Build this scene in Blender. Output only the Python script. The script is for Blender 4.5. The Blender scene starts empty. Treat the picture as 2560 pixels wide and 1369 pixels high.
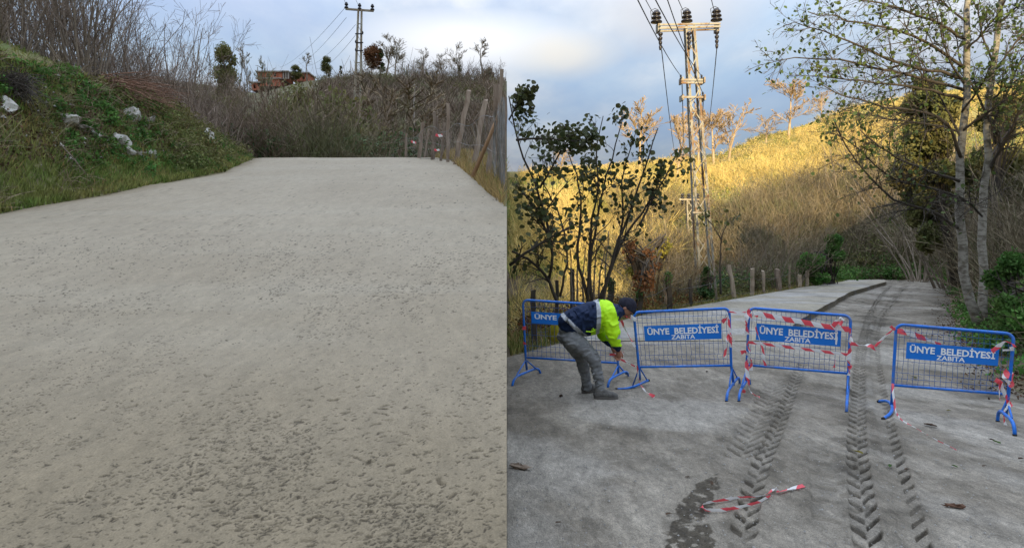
import bpy, math, random
import numpy as np
from mathutils import Vector, Matrix
R = math.radians
rng = np.random.default_rng(7)
random.seed(7)
C = bpy.context.scene.collection
S = bpy.context.scene

# ------------------------------------------------------------------ camera
F = 1600.0; HY = 560.0; EYE = 1.6; SEAM = -0.008
cam_d = bpy.data.cameras.new("camera"); cam = bpy.data.objects.new("camera", cam_d); C.objects.link(cam)
cam.location = (0, 0, EYE); cam.rotation_euler = (R(90), 0, 0)
cam_d.sensor_width = 36; cam_d.lens = 36*F/2560.0
cam_d.shift_y = -(684.5-HY)/2560.0
cam_d.clip_start = 0.05; cam_d.clip_end = 6000
S.camera = cam
S.render.resolution_x = 1024; S.render.resolution_y = 547
# ------------------------------------------------------------------ sun, sky, exposure
SUN_EL = 12.5; TAN = math.tan(R(SUN_EL))
sd = bpy.data.lights.new("sun", 'SUN'); sd.energy = 5.0; sd.angle = R(0.5); sd.color = (1.0, 0.80, 0.46)
sun = bpy.data.objects.new("sun", sd); C.objects.link(sun)
sun.rotation_euler = (R(90-SUN_EL), 0, math.atan(-SEAM))      # shines towards +Y, from behind the camera
w = bpy.data.worlds.new("World"); S.world = w; w.use_nodes = True
nt = w.node_tree; nt.nodes.clear(); N = nt.nodes; Lk = nt.links
out = N.new('ShaderNodeOutputWorld'); bg = N.new('ShaderNodeBackground'); bg.inputs[1].default_value = 0.11
sky = N.new('ShaderNodeTexSky'); sky.sky_type = 'NISHITA'; sky.sun_disc = False
sky.sun_elevation = R(SUN_EL); sky.sun_rotation = R(180); sky.air_density = 1.2; sky.dust_density = 0.6; sky.ozone_density = 2.0
def wn(t, **k):
    n = N.new(t)
    for a, b in k.items(): setattr(n, a, b)
    return n
tc = wn('ShaderNodeTexCoord'); sep = wn('ShaderNodeSeparateXYZ'); Lk.new(tc.outputs['Generated'], sep.inputs[0])
def wmath(op, a, b=None, c=None):
    n = wn('ShaderNodeMath', operation=op)
    for i, v in enumerate((a, b, c)):
        if v is None: continue
        if hasattr(v, 'is_linked') or hasattr(v, 'links'): Lk.new(v, n.inputs[i])
        else: n.inputs[i].default_value = v
    return n.outputs[0]
zz = wmath('ADD', wmath('MAXIMUM', sep.outputs[2], 0.0), 0.16)
cx = wmath('DIVIDE', sep.outputs[0], zz); cy = wmath('DIVIDE', sep.outputs[1], zz)
cmb = wn('ShaderNodeCombineXYZ'); Lk.new(cx, cmb.inputs[0]); Lk.new(cy, cmb.inputs[1])
def wnoise(vec, scale, detail, rough, loc=(0,0,0), sc=(1,1,1), rot=0):
    mp = wn('ShaderNodeMapping'); Lk.new(vec, mp.inputs[0]); mp.inputs[1].default_value = loc; mp.inputs[3].default_value = sc
    mp.inputs[2].default_value = (0, 0, rot)
    n = wn('ShaderNodeTexNoise'); Lk.new(mp.outputs[0], n.inputs['Vector'])
    n.inputs['Scale'].default_value = scale; n.inputs['Detail'].default_value = detail; n.inputs['Roughness'].default_value = rough
    return n.outputs['Fac']
def wramp(fac, stops):
    r = wn('ShaderNodeValToRGB'); Lk.new(fac, r.inputs[0]); e = r.color_ramp.elements
    e[0].position, e[0].color = stops[0][0], stops[0][1]; e[1].position, e[1].color = stops[1][0], stops[1][1]
    for p, c in stops[2:]:
        q = e.new(p); q.color = c
    return r.outputs[0]
def wmix(fac, a, b):
    m = wn('ShaderNodeMix', data_type='RGBA')
    if isinstance(fac, float): m.inputs[0].default_value = fac
    else: Lk.new(fac, m.inputs[0])
    for s, v in ((6, a), (7, b)):
        if isinstance(v, tuple): m.inputs[s].default_value = v
        else: Lk.new(v, m.inputs[s])
    return m.outputs[2]
K = 1.0
def g(c, k=1.0): return (c[0]*k*K, c[1]*k*K, c[2]*k*K, 1)
n1 = wnoise(cmb.outputs[0], 0.75, 7, 0.55, (3.1, 1.7, 0), (1, 0.6, 1), 0.5)
n2 = wnoise(cmb.outputs[0], 2.6, 6, 0.55, (7.3, 4.2, 0), (1, 0.55, 1), 0.5)
cover = wramp(n1, [(0.30, (0.25, 0.25, 0.25, 1)), (0.55, (1, 1, 1, 1))])
shade = wramp(n2, [(0.32, g((2.6, 3.2, 4.4))), (0.50, g((3.7, 4.15, 4.9))), (0.68, g((5.3, 5.4, 5.6)))])
# thinner cloud low over the horizon, the clear blue showing through
low = wramp(sep.outputs[2], [(0.0, (1, 1, 1, 1)), (0.30, (0, 0, 0, 1))])
blue = wmix(0.6, sky.outputs[0], g((2.8, 4.0, 5.7)))
skyc = wmix(cover, blue, shade)
# two bright cloud banks ahead, one slanting, one warm and low, and a darker one
def bank(cxd, cyd, czd, k, amount, col, base, nz, stretch=(1, 1, 1)):
    s = wn('ShaderNodeVectorMath', operation='SUBTRACT'); Lk.new(tc.outputs['Generated'], s.inputs[0]); s.inputs[1].default_value = (cxd, cyd, czd)
    mp = wn('ShaderNodeMapping'); mp.vector_type = 'POINT'; Lk.new(s.outputs[0], mp.inputs[0]); mp.inputs[3].default_value = stretch; mp.inputs[2].default_value = (0, k[1], 0)
    ln = wn('ShaderNodeVectorMath', operation='LENGTH'); Lk.new(mp.outputs[0], ln.inputs[0])
    d = wmath('ADD', ln.outputs['Value'], wmath('MULTIPLY', wmath('SUBTRACT', nz, 0.5), k[0]*0.9))
    f = wmath('MULTIPLY', wmath('SMOOTH_MIN', wmath('MAXIMUM', wmath('SUBTRACT', 1.0, wmath('DIVIDE', d, k[0])), 0.0), 0.7, 0.2), amount)
    return wmix(f, base, col)
skyc = bank(-0.06, 0.95, 0.27, (0.20, R(-28)), 1.25, g((6.1, 6.2, 6.4)), skyc, n2, (1, 1, 4.0))
skyc = bank(-0.42, 0.85, 0.31, (0.22, R(8)), 1.0, g((2.4, 3.1, 4.6)), skyc, n2, (1, 1, 2.6))
skyc = bank(0.07, 0.93, 0.255, (0.10, R(10)), 1.0, g((5.7, 5.4, 4.8)), skyc, n2, (1, 1, 2.4))
skyc = bank(0.22, 0.93, 0.31, (0.16, R(5)), 0.8, g((4.7, 4.5, 4.35)), skyc, n2, (1, 1, 2.4))
skyc = bank(0.28, 0.95, 0.16, (0.26, R(0)), 0.8, g((2.7, 3.9, 5.6)), skyc, n2, (0.8, 1, 3.0))
zen = wmath('MULTIPLY_ADD', wmath('MAXIMUM', sep.outputs[2], 0.0), 2.6, 0.28)      # an overcast sky is brighter overhead than low down
vz = wn('ShaderNodeVectorMath', operation='SCALE'); Lk.new(skyc, vz.inputs[0]); Lk.new(zen, vz.inputs['Scale']); skyc = vz.outputs[0]
Lk.new(skyc, bg.inputs[0]); Lk.new(bg.outputs[0], out.inputs[0])
S.view_settings.view_transform = 'Standard'; S.view_settings.look = 'None'
S.view_settings.exposure = 0.70; S.view_settings.gamma = 1.0; S.view_settings.use_curve_mapping = False

# ------------------------------------------------------------------ helpers
def PX(px, py, Y): return np.array([(px-1280.0)/F*Y, Y, EYE-(py-HY)/F*Y])
def tag(o, label=None, cat=None, group=None, kind=None):
    if label: o['label'] = label
    if cat: o['category'] = cat
    if group: o['group'] = group
    if kind: o['kind'] = kind
    return o
def link_mesh(name, me, mat, parent=None, loc=(0, 0, 0)):
    o = bpy.data.objects.new(name, me); C.objects.link(o); o.location = loc
    if mat is not None and len(me.materials) == 0: me.materials.append(mat)
    if parent is not None: o.parent = parent
    return o
def mk(name, V, Fc, smooth=False, tint=None, uv=None, extra=None):
    """V (n,3), Fc: int array (m,3|4) or list of arrays"""
    if not isinstance(Fc, list): Fc = [Fc]
    Fc = [np.asarray(f) for f in Fc if len(f)]
    me = bpy.data.meshes.new(name); V = np.asarray(V, dtype=np.float32)
    me.vertices.add(len(V)); me.vertices.foreach_set('co', V.ravel())
    tot = np.concatenate([np.full(len(f), f.shape[1]) for f in Fc]) if Fc else np.zeros(0, int)
    idx = np.concatenate([f.ravel() for f in Fc]) if Fc else np.zeros(0, int)
    me.loops.add(len(idx)); me.loops.foreach_set('vertex_index', idx.astype(np.int32))
    me.polygons.add(len(tot)); st = np.concatenate([[0], np.cumsum(tot)[:-1]]) if len(tot) else []
    me.polygons.foreach_set('loop_start', np.asarray(st, dtype=np.int32)); me.polygons.foreach_set('loop_total', tot.astype(np.int32))
    me.polygons.foreach_set('use_smooth', np.full(len(tot), bool(smooth)))
    me.update(calc_edges=True)
    for nm, a in (('tint', tint),) + tuple((extra or {}).items()):
        if a is not None:
            at = me.attributes.new(nm, 'FLOAT', 'POINT'); at.data.foreach_set('value', np.asarray(a, dtype=np.float32))
    if uv is not None:
        l = me.uv_layers.new(name='uv'); l.data.foreach_set('uv', np.asarray(uv, dtype=np.float32)[idx].ravel())
    return me
class MB:
    """collects geometry of ONE part"""
    def __init__(s): s.V = []; s.Q = []; s.T = []; s.n = 0; s.tn = []
    def add(s, V, Q=None, T=None, tint=None):
        V = np.asarray(V, float).reshape(-1, 3)
        if Q is not None and len(Q): s.Q.append(np.asarray(Q)+s.n)
        if T is not None and len(T): s.T.append(np.asarray(T)+s.n)
        s.V.append(V); s.n += len(V)
        s.tn.append(np.full(len(V), 0.5) if tint is None else (np.full(len(V), tint) if np.isscalar(tint) else np.asarray(tint)))
        return s
    def box(s, c, size, rot=None):
        v = np.array([[x, y, z] for x in (-.5, .5) for y in (-.5, .5) for z in (-.5, .5)])*np.asarray(size, float)
        if rot is not None: v = v@np.asarray(rot).T
        return s.add(v+np.asarray(c, float), [[0, 1, 3, 2], [4, 6, 7, 5], [0, 4, 5, 1], [2, 3, 7, 6], [0, 2, 6, 4], [1, 5, 7, 3]])
    def bar(s, a, b, wd, th=None, up=(0, 1, 0)):
        a = np.asarray(a, float); b = np.asarray(b, float); th = wd if th is None else th
        d = b-a; L = np.linalg.norm(d); d /= L
        sx = np.cross(d, up); 
        if np.linalg.norm(sx) < 1e-4: sx = np.cross(d, (1, 0, 0))
        sx /= np.linalg.norm(sx); sy = np.cross(d, sx)
        return s.box((a+b)/2, (L, wd, th), np.stack([d, sx, sy], 1))
    def tube(s, pts, rad, n=8, cap=True):
        pts = np.asarray(pts, float); K_ = len(pts); rad = np.full(K_, rad) if np.isscalar(rad) else np.asarray(rad, float)
        v, q = tubes(pts[None], rad[None], n); s.add(v, q)
        if cap:
            base = s.n-len(v)
            c0 = np.vstack([pts[0], pts[-1]]); k = s.n
            s.add(c0)
            ring = np.arange(n)
            s.T.append(np.stack([np.full(n, k), base+(ring+1) % n, base+ring], 1))
            s.T.append(np.stack([np.full(n, k+1), base+(K_-1)*n+ring, base+(K_-1)*n+(ring+1) % n], 1))
        return s
    def mesh(s, name, smooth=False):
        return mk(name, np.concatenate(s.V), [np.concatenate(s.Q) if s.Q else np.zeros((0, 4), int), np.concatenate(s.T) if s.T else np.zeros((0, 3), int)], smooth, np.concatenate(s.tn))
    def build(s, name, mat, parent=None, smooth=False):
        """vertices are world coordinates; the parent is an unrotated empty"""
        off = np.array(parent.location) if parent is not None else np.zeros(3)
        if parent is not None and parent.parent is not None: off = off+np.array(parent.parent.location)
        s.V = [v-off for v in s.V]
        return link_mesh(name, s.mesh(name, smooth), mat, parent)
    def top(s, name, mat, smooth=False, **tg):
        V = np.concatenate(s.V); base = np.array([V[:, 0].mean(), V[:, 1].mean(), V[:, 2].min()])
        s.V = [v-base for v in s.V]
        return tag(link_mesh(name, s.mesh(name, smooth), mat, None, base), **tg)
def tubes(P, Rd, n=3):
    """P (B,K,3), Rd (B,K) -> verts, quads"""
    B, K_, _ = P.shape
    T = np.gradient(P, axis=1); T /= np.maximum(np.linalg.norm(T, axis=2, keepdims=True), 1e-9)
    ref = np.where(np.abs(T[:, :1, 2:3]) > 0.9, np.array([[[1., 0, 0]]]), np.array([[[0, 0, 1.]]]))
    ref = np.broadcast_to(ref, T.shape)
    A = np.cross(T, ref); A /= np.maximum(np.linalg.norm(A, axis=2, keepdims=True), 1e-9)
    for k in range(1, K_):   # keep frames from twisting
        a = A[:, k-1]-(A[:, k-1]*T[:, k]).sum(1, keepdims=True)*T[:, k]
        nn = np.linalg.norm(a, axis=1, keepdims=True); A[:, k] = np.where(nn > 1e-4, a/np.maximum(nn, 1e-9), A[:, k])
    Bv = np.cross(T, A)
    th = np.arange(n)*2*math.pi/n
    V = P[:, :, None]+Rd[:, :, None, None]*(A[:, :, None]*np.cos(th)[None, None, :, None]+Bv[:, :, None]*np.sin(th)[None, None, :, None])
    b = (np.arange(B)*K_*n)[:, None, None]; k = (np.arange(K_-1)*n)[None, :, None]; i = np.arange(n)[None, None, :]; j = (i+1) % n
    q = np.stack([b+k+i, b+k+j, b+k+n+j, b+k+n+i], -1).reshape(-1, 4)
    return V.reshape(-1, 3), q
def empty(name, loc, label=None, cat=None, group=None):
    o = bpy.data.objects.new(name, None); C.objects.link(o); o.location = loc; o.empty_display_size = 0.2
    return tag(o, label, cat, group)
def dup(root, loc, rz=0.0, sc=(1, 1, 1), label=None, rx=0.0):
    r = root.copy(); C.objects.link(r); r.location = loc; r.rotation_euler = (rx, 0, rz); r.scale = sc
    if label: r['label'] = label
    for ch in list(root.children):
        c = ch.copy(); C.objects.link(c); c.parent = r
        for gch in ch.children:
            d = gch.copy(); C.objects.link(d); d.parent = c
    return r
# value noise
def h2(ix, iy, s):
    n = (ix.astype(np.int64)*374761393+iy.astype(np.int64)*668265263+s*974634541) & 0x7fffffff
    n = ((n ^ (n >> 13))*1274126177) & 0x7fffffff
    return ((n ^ (n >> 16)) & 0xffff)/65535.0
def vn(x, y, s=0):
    x = np.asarray(x, float); y = np.asarray(y, float)
    ix = np.floor(x); iy = np.floor(y); fx = x-ix; fy = y-iy; fx = fx*fx*(3-2*fx); fy = fy*fy*(3-2*fy)
    a = h2(ix, iy, s); b = h2(ix+1, iy, s); c = h2(ix, iy+1, s); d = h2(ix+1, iy+1, s)
    return (a*(1-fx)+b*fx)*(1-fy)+(c*(1-fx)+d*fx)*fy
def fbm(x, y, s=0, o=4):
    t = 0; a = 0.5; n = 0
    for i in range(o):
        t = t+a*vn(x*2**i+17.3*i, y*2**i-9.1*i, s+i); n += a; a *= 0.5
    return t/n
def ss(a, b, x):
    t = np.clip((x-a)/(b-a), 0, 1); return t*t*(3-2*t)

# ------------------------------------------------------------------ materials
def material(name, c1, c2=None, rough=0.85, scale=4.0, detail=5, bump=0.0, bscale=None, metal=0.0, tint=0.0, trans=0.0, spec=0.3, c3=None, scale3=1.0, lim=(0.35, 0.65), uvstripe=None, stretch=(1, 1, 1), bdist=0.02, objspace=False, rnd=0.0):
    m = bpy.data.materials.new(name); m.use_nodes = True; nt = m.node_tree; nd = nt.nodes; lk = nt.links; nd.clear()
    o = nd.new('ShaderNodeOutputMaterial'); b = nd.new('ShaderNodeBsdfPrincipled')
    b.inputs['Roughness'].default_value = rough; b.inputs['Metallic'].default_value = metal; b.inputs['Specular IOR Level'].default_value = spec
    if objspace: vec = nd.new('ShaderNodeTexCoord').outputs['Object']
    else: vec = nd.new('ShaderNodeNewGeometry').outputs['Position']
    mp = nd.new('ShaderNodeMapping'); lk.new(vec, mp.inputs[0]); mp.inputs[3].default_value = stretch
    def noise(s, d=detail, r=0.6):
        n = nd.new('ShaderNodeTexNoise'); lk.new(mp.outputs[0], n.inputs['Vector']); n.inputs['Scale'].default_value = s
        n.inputs['Detail'].default_value = d; n.inputs['Roughness'].default_value = r; return n.outputs['Fac']
    def mix(f, a, bb, mode='MIX'):
        x = nd.new('ShaderNodeMix'); x.data_type = 'RGBA'; x.blend_type = mode
        if isinstance(f, (int, float)): x.inputs[0].default_value = f
        else: lk.new(f, x.inputs[0])
        for i, v in ((6, a), (7, bb)):
            if isinstance(v, tuple): x.inputs[i].default_value = (*v[:3], 1)
            else: lk.new(v, x.inputs[i])
        return x.outputs[2]
    def rampf(f, a, bb):
        x = nd.new('ShaderNodeMapRange'); lk.new(f, x.inputs[0]); x.inputs[1].default_value = a; x.inputs[2].default_value = bb; return x.outputs[0]
    col = c1
    if c2 is not None: col = mix(rampf(noise(scale), *lim), c1, c2)
    if c3 is not None: col = mix(rampf(noise(scale3, 4), 0.52, 0.66), col, c3)
    if tint:
        at = nd.new('ShaderNodeAttribute'); at.attribute_name = 'tint'
        r = nd.new('ShaderNodeMapRange'); lk.new(at.outputs['Fac'], r.inputs[0]); r.inputs[3].default_value = 1-tint; r.inputs[4].default_value = 1+tint
        v = nd.new('ShaderNodeVectorMath'); v.operation = 'SCALE'
        if isinstance(col, tuple): v.inputs[0].default_value = col[:3]
        else: lk.new(col, v.inputs[0])
        lk.new(r.outputs[0], v.inputs['Scale']); col = v.outputs[0]
    if rnd:
        oi = nd.new('ShaderNodeObjectInfo')
        r = nd.new('ShaderNodeMapRange'); lk.new(oi.outputs['Random'], r.inputs[0]); r.inputs[3].default_value = 1-rnd; r.inputs[4].default_value = 1+rnd
        v = nd.new('ShaderNodeVectorMath'); v.operation = 'SCALE'
        if isinstance(col, tuple): v.inputs[0].default_value = col[:3]
        else: lk.new(col, v.inputs[0])
        lk.new(r.outputs[0], v.inputs['Scale']); col = v.outputs[0]
    if isinstance(col, tuple): b.inputs['Base Color'].default_value = (*col[:3], 1)
    else: lk.new(col, b.inputs['Base Color'])
    if bump:
        bp = nd.new('ShaderNodeBump'); bp.inputs['Strength'].default_value = bump; bp.inputs['Distance'].default_value = bdist
        lk.new(noise(bscale or scale*6, 6), bp.inputs['Height']); lk.new(bp.outputs[0], b.inputs['Normal'])
    sh = b.outputs[0]
    if trans:
        t = nd.new('ShaderNodeBsdfTranslucent')
        if isinstance(col, tuple): t.inputs[0].default_value = (*col[:3], 1)
        else: lk.new(col, t.inputs[0])
        ms = nd.new('ShaderNodeMixShader'); ms.inputs[0].default_value = trans; lk.new(sh, ms.inputs[1]); lk.new(t.outputs[0], ms.inputs[2]); sh = ms.outputs[0]
    lk.new(sh, o.inputs[0])
    m['k'] = name
    return m
M = {}
M['soil'] = material('soil', (0.13, 0.095, 0.062), (0.19, 0.15, 0.095), scale=3, bump=0.5, bscale=18, c3=(0.07, 0.085, 0.03), scale3=1.3)
M['bank'] = material('bank_earth', (0.1495, 0.1150, 0.0667), (0.1725, 0.1840, 0.0575), scale=1.6, bump=0.6, bscale=14, c3=(0.09, 0.13, 0.032), scale3=1.1)
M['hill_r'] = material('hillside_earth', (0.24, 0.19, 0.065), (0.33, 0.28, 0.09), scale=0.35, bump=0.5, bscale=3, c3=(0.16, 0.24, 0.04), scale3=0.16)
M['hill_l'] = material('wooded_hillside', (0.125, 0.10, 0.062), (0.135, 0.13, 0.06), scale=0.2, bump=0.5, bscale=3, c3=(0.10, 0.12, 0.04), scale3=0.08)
M['steel'] = material('painted_steel', (0.33, 0.31, 0.26), (0.22, 0.125, 0.062), rough=0.7, scale=2.5, lim=(0.48, 0.62), bump=0.1)
M['steel_f'] = material('far_steel', (0.36, 0.33, 0.26), (0.27, 0.20, 0.13), rough=0.7, scale=0.8)
M['insul'] = material('insulator_glaze', (0.018, 0.015, 0.018), rough=0.35, spec=0.5)
M['wire'] = material('cable', (0.06, 0.06, 0.065), rough=0.6)
M['blue'] = material('blue_paint', (0.006, 0.15, 0.60), (0.022, 0.095, 0.32), rough=0.45, scale=11, lim=(.50, .72), bump=0.15, c3=(0.09, 0.17, 0.40), scale3=8, spec=0.5)
M['bluew'] = material('blue_wire_paint', (0.012, 0.07, 0.24), rough=0.5)
M['signb'] = material('sign_blue', (0.005, 0.17, 0.62), (0.005, 0.145, 0.54), rough=0.5, scale=3, spec=0.4)
M['white'] = material('sign_white', (0.80, 0.81, 0.80), (0.72, 0.74, 0.74), rough=0.5, scale=18)
M['rubber'] = material('rubber_tip', (0.03, 0.028, 0.026), rough=0.8)
M['bark'] = material('bark', (0.1800, 0.1440, 0.1080), (0.2520, 0.2040, 0.1560), scale=7, stretch=(1, 1, .4), tint=0.25)
M['barkd'] = material('dark_bark', (0.045, 0.037, 0.030), (0.080, 0.065, 0.050), scale=7, stretch=(1, 1, .4), tint=0.25)
M['barkp'] = material('pale_bark', (0.3105, 0.2472, 0.1898), (0.1955, 0.1552, 0.1207), scale=5, tint=0.3)
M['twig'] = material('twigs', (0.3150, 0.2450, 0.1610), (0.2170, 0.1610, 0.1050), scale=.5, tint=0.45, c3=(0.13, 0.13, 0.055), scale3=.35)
M['twigl'] = material('hazel_twigs', (0.2760, 0.2100, 0.1620), (0.1920, 0.1440, 0.1140), scale=0.8, tint=0.4)
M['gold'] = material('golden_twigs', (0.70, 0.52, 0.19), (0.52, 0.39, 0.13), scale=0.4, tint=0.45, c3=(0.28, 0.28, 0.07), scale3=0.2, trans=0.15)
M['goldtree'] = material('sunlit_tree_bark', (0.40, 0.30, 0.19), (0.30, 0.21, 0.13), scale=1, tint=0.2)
M['rust_twig'] = material('cut_twigs', (0.24, 0.125, 0.075), (0.15, 0.08, 0.05), scale=3, tint=0.35)
M['grass'] = material('grass_blades', (0.1235, 0.2015, 0.0390), (0.2600, 0.2405, 0.0780), scale=1.3, tint=0.45, trans=0.25)
M['grassd'] = material('dry_grass_blades', (0.42, 0.29, 0.12), (0.30, 0.22, 0.09), scale=2, tint=0.4, trans=0.2)
M['weed'] = material('weed_leaves', (0.0585, 0.1625, 0.0325), (0.1105, 0.1885, 0.0416), scale=2, tint=0.5, trans=0.25)
M['ivy'] = material('ivy_leaves', (0.0416, 0.1040, 0.0260), (0.0715, 0.1235, 0.0338), scale=2, tint=0.5, rough=0.5, trans=0.12)
M['olive'] = material('olive_leaves', (0.1305, 0.1522, 0.0464), (0.1668, 0.1377, 0.0508), scale=0.8, tint=0.5, trans=0.2)
M['brownleaf'] = material('brown_leaves', (0.1820, 0.0780, 0.0286), (0.1235, 0.0585, 0.0260), scale=2, tint=0.5, trans=0.2)
M['yellowleaf'] = material('yellow_leaves', (0.30, 0.23, 0.03), (0.20, 0.20, 0.03), scale=2, tint=0.4, trans=0.3)
M['leafdark'] = material('hazel_leaf', (0.0450, 0.0680, 0.0220), (0.0850, 0.0800, 0.0280), scale=5, rough=0.55, trans=0.30, rnd=0.4)
M['leafgreen'] = material('alder_leaf', (0.058, 0.092, 0.024), (0.085, 0.11, 0.028), scale=1.0, rough=0.55, trans=0.25, rnd=0.45)
M['litter'] = material('fallen_leaves', (0.12, 0.062, 0.032), (0.060, 0.038, 0.024), scale=5, tint=0.5, rnd=0.3)
M['rock'] = material('limestone', (0.52, 0.50, 0.455), (0.22, 0.195, 0.16), scale=3.5, bump=0.7, bscale=9, bdist=0.05, lim=(0.45, 0.62))
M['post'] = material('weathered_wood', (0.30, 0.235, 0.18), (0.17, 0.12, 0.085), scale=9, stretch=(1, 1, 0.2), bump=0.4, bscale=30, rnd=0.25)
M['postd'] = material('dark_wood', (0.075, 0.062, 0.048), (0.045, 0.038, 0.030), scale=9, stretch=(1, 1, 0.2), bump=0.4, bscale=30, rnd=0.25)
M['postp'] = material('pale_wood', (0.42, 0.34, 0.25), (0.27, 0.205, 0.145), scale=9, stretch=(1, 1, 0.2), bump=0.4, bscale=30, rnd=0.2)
M['pole'] = material('peeled_pole', (0.40, 0.25, 0.15), (0.30, 0.18, 0.10), scale=6, stretch=(1, 1, 0.3), bump=0.2)
M['twigleft'] = material('thicket_twigs', (0.235, 0.170, 0.125), (0.16, 0.118, 0.085), scale=.35, tint=0.5, c3=(0.125, 0.135, 0.055), scale3=.22)
M['twigd'] = material('shaded_twigs', (0.2160, 0.1728, 0.1088), (0.1440, 0.1120, 0.0720), scale=.6, tint=0.45, c3=(0.085, 0.095, 0.035), scale3=.5)  # darker copy of the twigs, with the shade of the right side put in
M['net'] = material('galvanised_wire', (0.22, 0.21, 0.19), (0.15, 0.145, 0.135), rough=0.5, scale=5, metal=0.2)
M['brick'] = material('hollow_brick', (0.48, 0.16, 0.09), (0.38, 0.12, 0.07), scale=2, bump=0.2)
M['slab'] = material('bare_concrete', (0.36, 0.31, 0.27), (0.28, 0.24, 0.21), scale=1)
M['void'] = material('dark_interior', (0.03, 0.022, 0.02))
M['navy'] = material('navy_fabric', (0.006, 0.016, 0.050), (0.009, 0.022, 0.065), scale=12, rough=0.75, bump=0.35, bscale=9, bdist=0.02)
M['hivis'] = material('hi_vis_fabric', (0.50, 0.85, 0.010), (0.42, 0.78, 0.008), scale=8, rough=0.6, bump=0.35, bscale=9, bdist=0.02)
M['reflect'] = material('reflective_tape', (0.40, 0.42, 0.45), rough=0.45)
M['denim'] = material('grey_denim', (0.145, 0.15, 0.155), (0.25, 0.255, 0.26), scale=8, rough=0.9, bump=0.5, bscale=14, bdist=0.02)
M['shoe'] = material('dusty_shoe', (0.15, 0.145, 0.135), (0.06, 0.057, 0.055), scale=14, rough=0.8, bump=0.3)
M['sole'] = material('shoe_sole', (0.12, 0.11, 0.10), rough=0.8)
M['skin'] = material('skin', (0.36, 0.17, 0.11), (0.30, 0.14, 0.09), scale=12, rough=0.55)
M['knit'] = material('knit_hat', (0.012, 0.012, 0.022), (0.02, 0.02, 0.032), scale=30, rough=0.95, bump=0.5, bscale=80, bdist=0.006)
M['hair'] = material('dark_hair', (0.02, 0.015, 0.012), rough=0.8)
M['ink'] = material('print_ink', (0.03, 0.06, 0.03), rough=0.7)
M['plastic'] = material('yellow_plastic', (0.42, 0.36, 0.02), (0.34, 0.28, 0.02), rough=0.4, scale=10, trans=0.2, bump=0.4)
M['pebble'] = material('pebble', (0.30, 0.29, 0.27), (0.16, 0.15, 0.14), scale=20, rnd=0.3)
# birch bark: pale with dark horizontal lenticels, darker and greener higher up
def birch_mat():
    m = material('birch_bark', (0.30, 0.275, 0.23), (0.14, 0.118, 0.09), scale=7, stretch=(1, 1, 2.2), bump=0.5, bscale=25, lim=(0.46, 0.62), c3=(0.085, 0.072, 0.05), scale3=1.6)
    return m
M['birch'] = birch_mat()
# red and white tape: stripes run with the uv along the ribbon
def tape_mat():
    m = bpy.data.materials.new('barrier_tape'); m.use_nodes = True; nd = m.node_tree.nodes; lk = m.node_tree.links
    b = nd['Principled BSDF']; b.inputs['Roughness'].default_value = 0.38
    uv = nd.new('ShaderNodeUVMap'); uv.uv_map = 'uv'; sp = nd.new('ShaderNodeSeparateXYZ'); lk.new(uv.outputs[0], sp.inputs[0])
    a = nd.new('ShaderNodeMath'); a.operation = 'MULTIPLY_ADD'; lk.new(sp.outputs[1], a.inputs[0]); a.inputs[1].default_value = 0.25; lk.new(sp.outputs[0], a.inputs[2])
    fr = nd.new('ShaderNodeMath'); fr.operation = 'FRACT'; lk.new(a.outputs[0], fr.inputs[0])
    gt = nd.new('ShaderNodeMath'); gt.operation = 'GREATER_THAN'; lk.new(fr.outputs[0], gt.inputs[0]); gt.inputs[1].default_value = 0.5
    mx = nd.new('ShaderNodeMix'); mx.data_type = 'RGBA'; lk.new(gt.outputs[0], mx.inputs[0]); mx.inputs[6].default_value = (0.76, 0.085, 0.11, 1); mx.inputs[7].default_value = (0.74, 0.73, 0.72, 1)
    lk.new(mx.outputs[2], b.inputs['Base Color'])
    t = nd.new('ShaderNodeBsdfTranslucent'); lk.new(mx.outputs[2], t.inputs[0]); ms = nd.new('ShaderNodeMixShader'); ms.inputs[0].default_value = 0.25
    lk.new(b.outputs[0], ms.inputs[1]); lk.new(t.outputs[0], ms.inputs[2]); lk.new(ms.outputs[0], nd['Material Output'].inputs[0])
    return m
M['tape'] = tape_mat()
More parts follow.
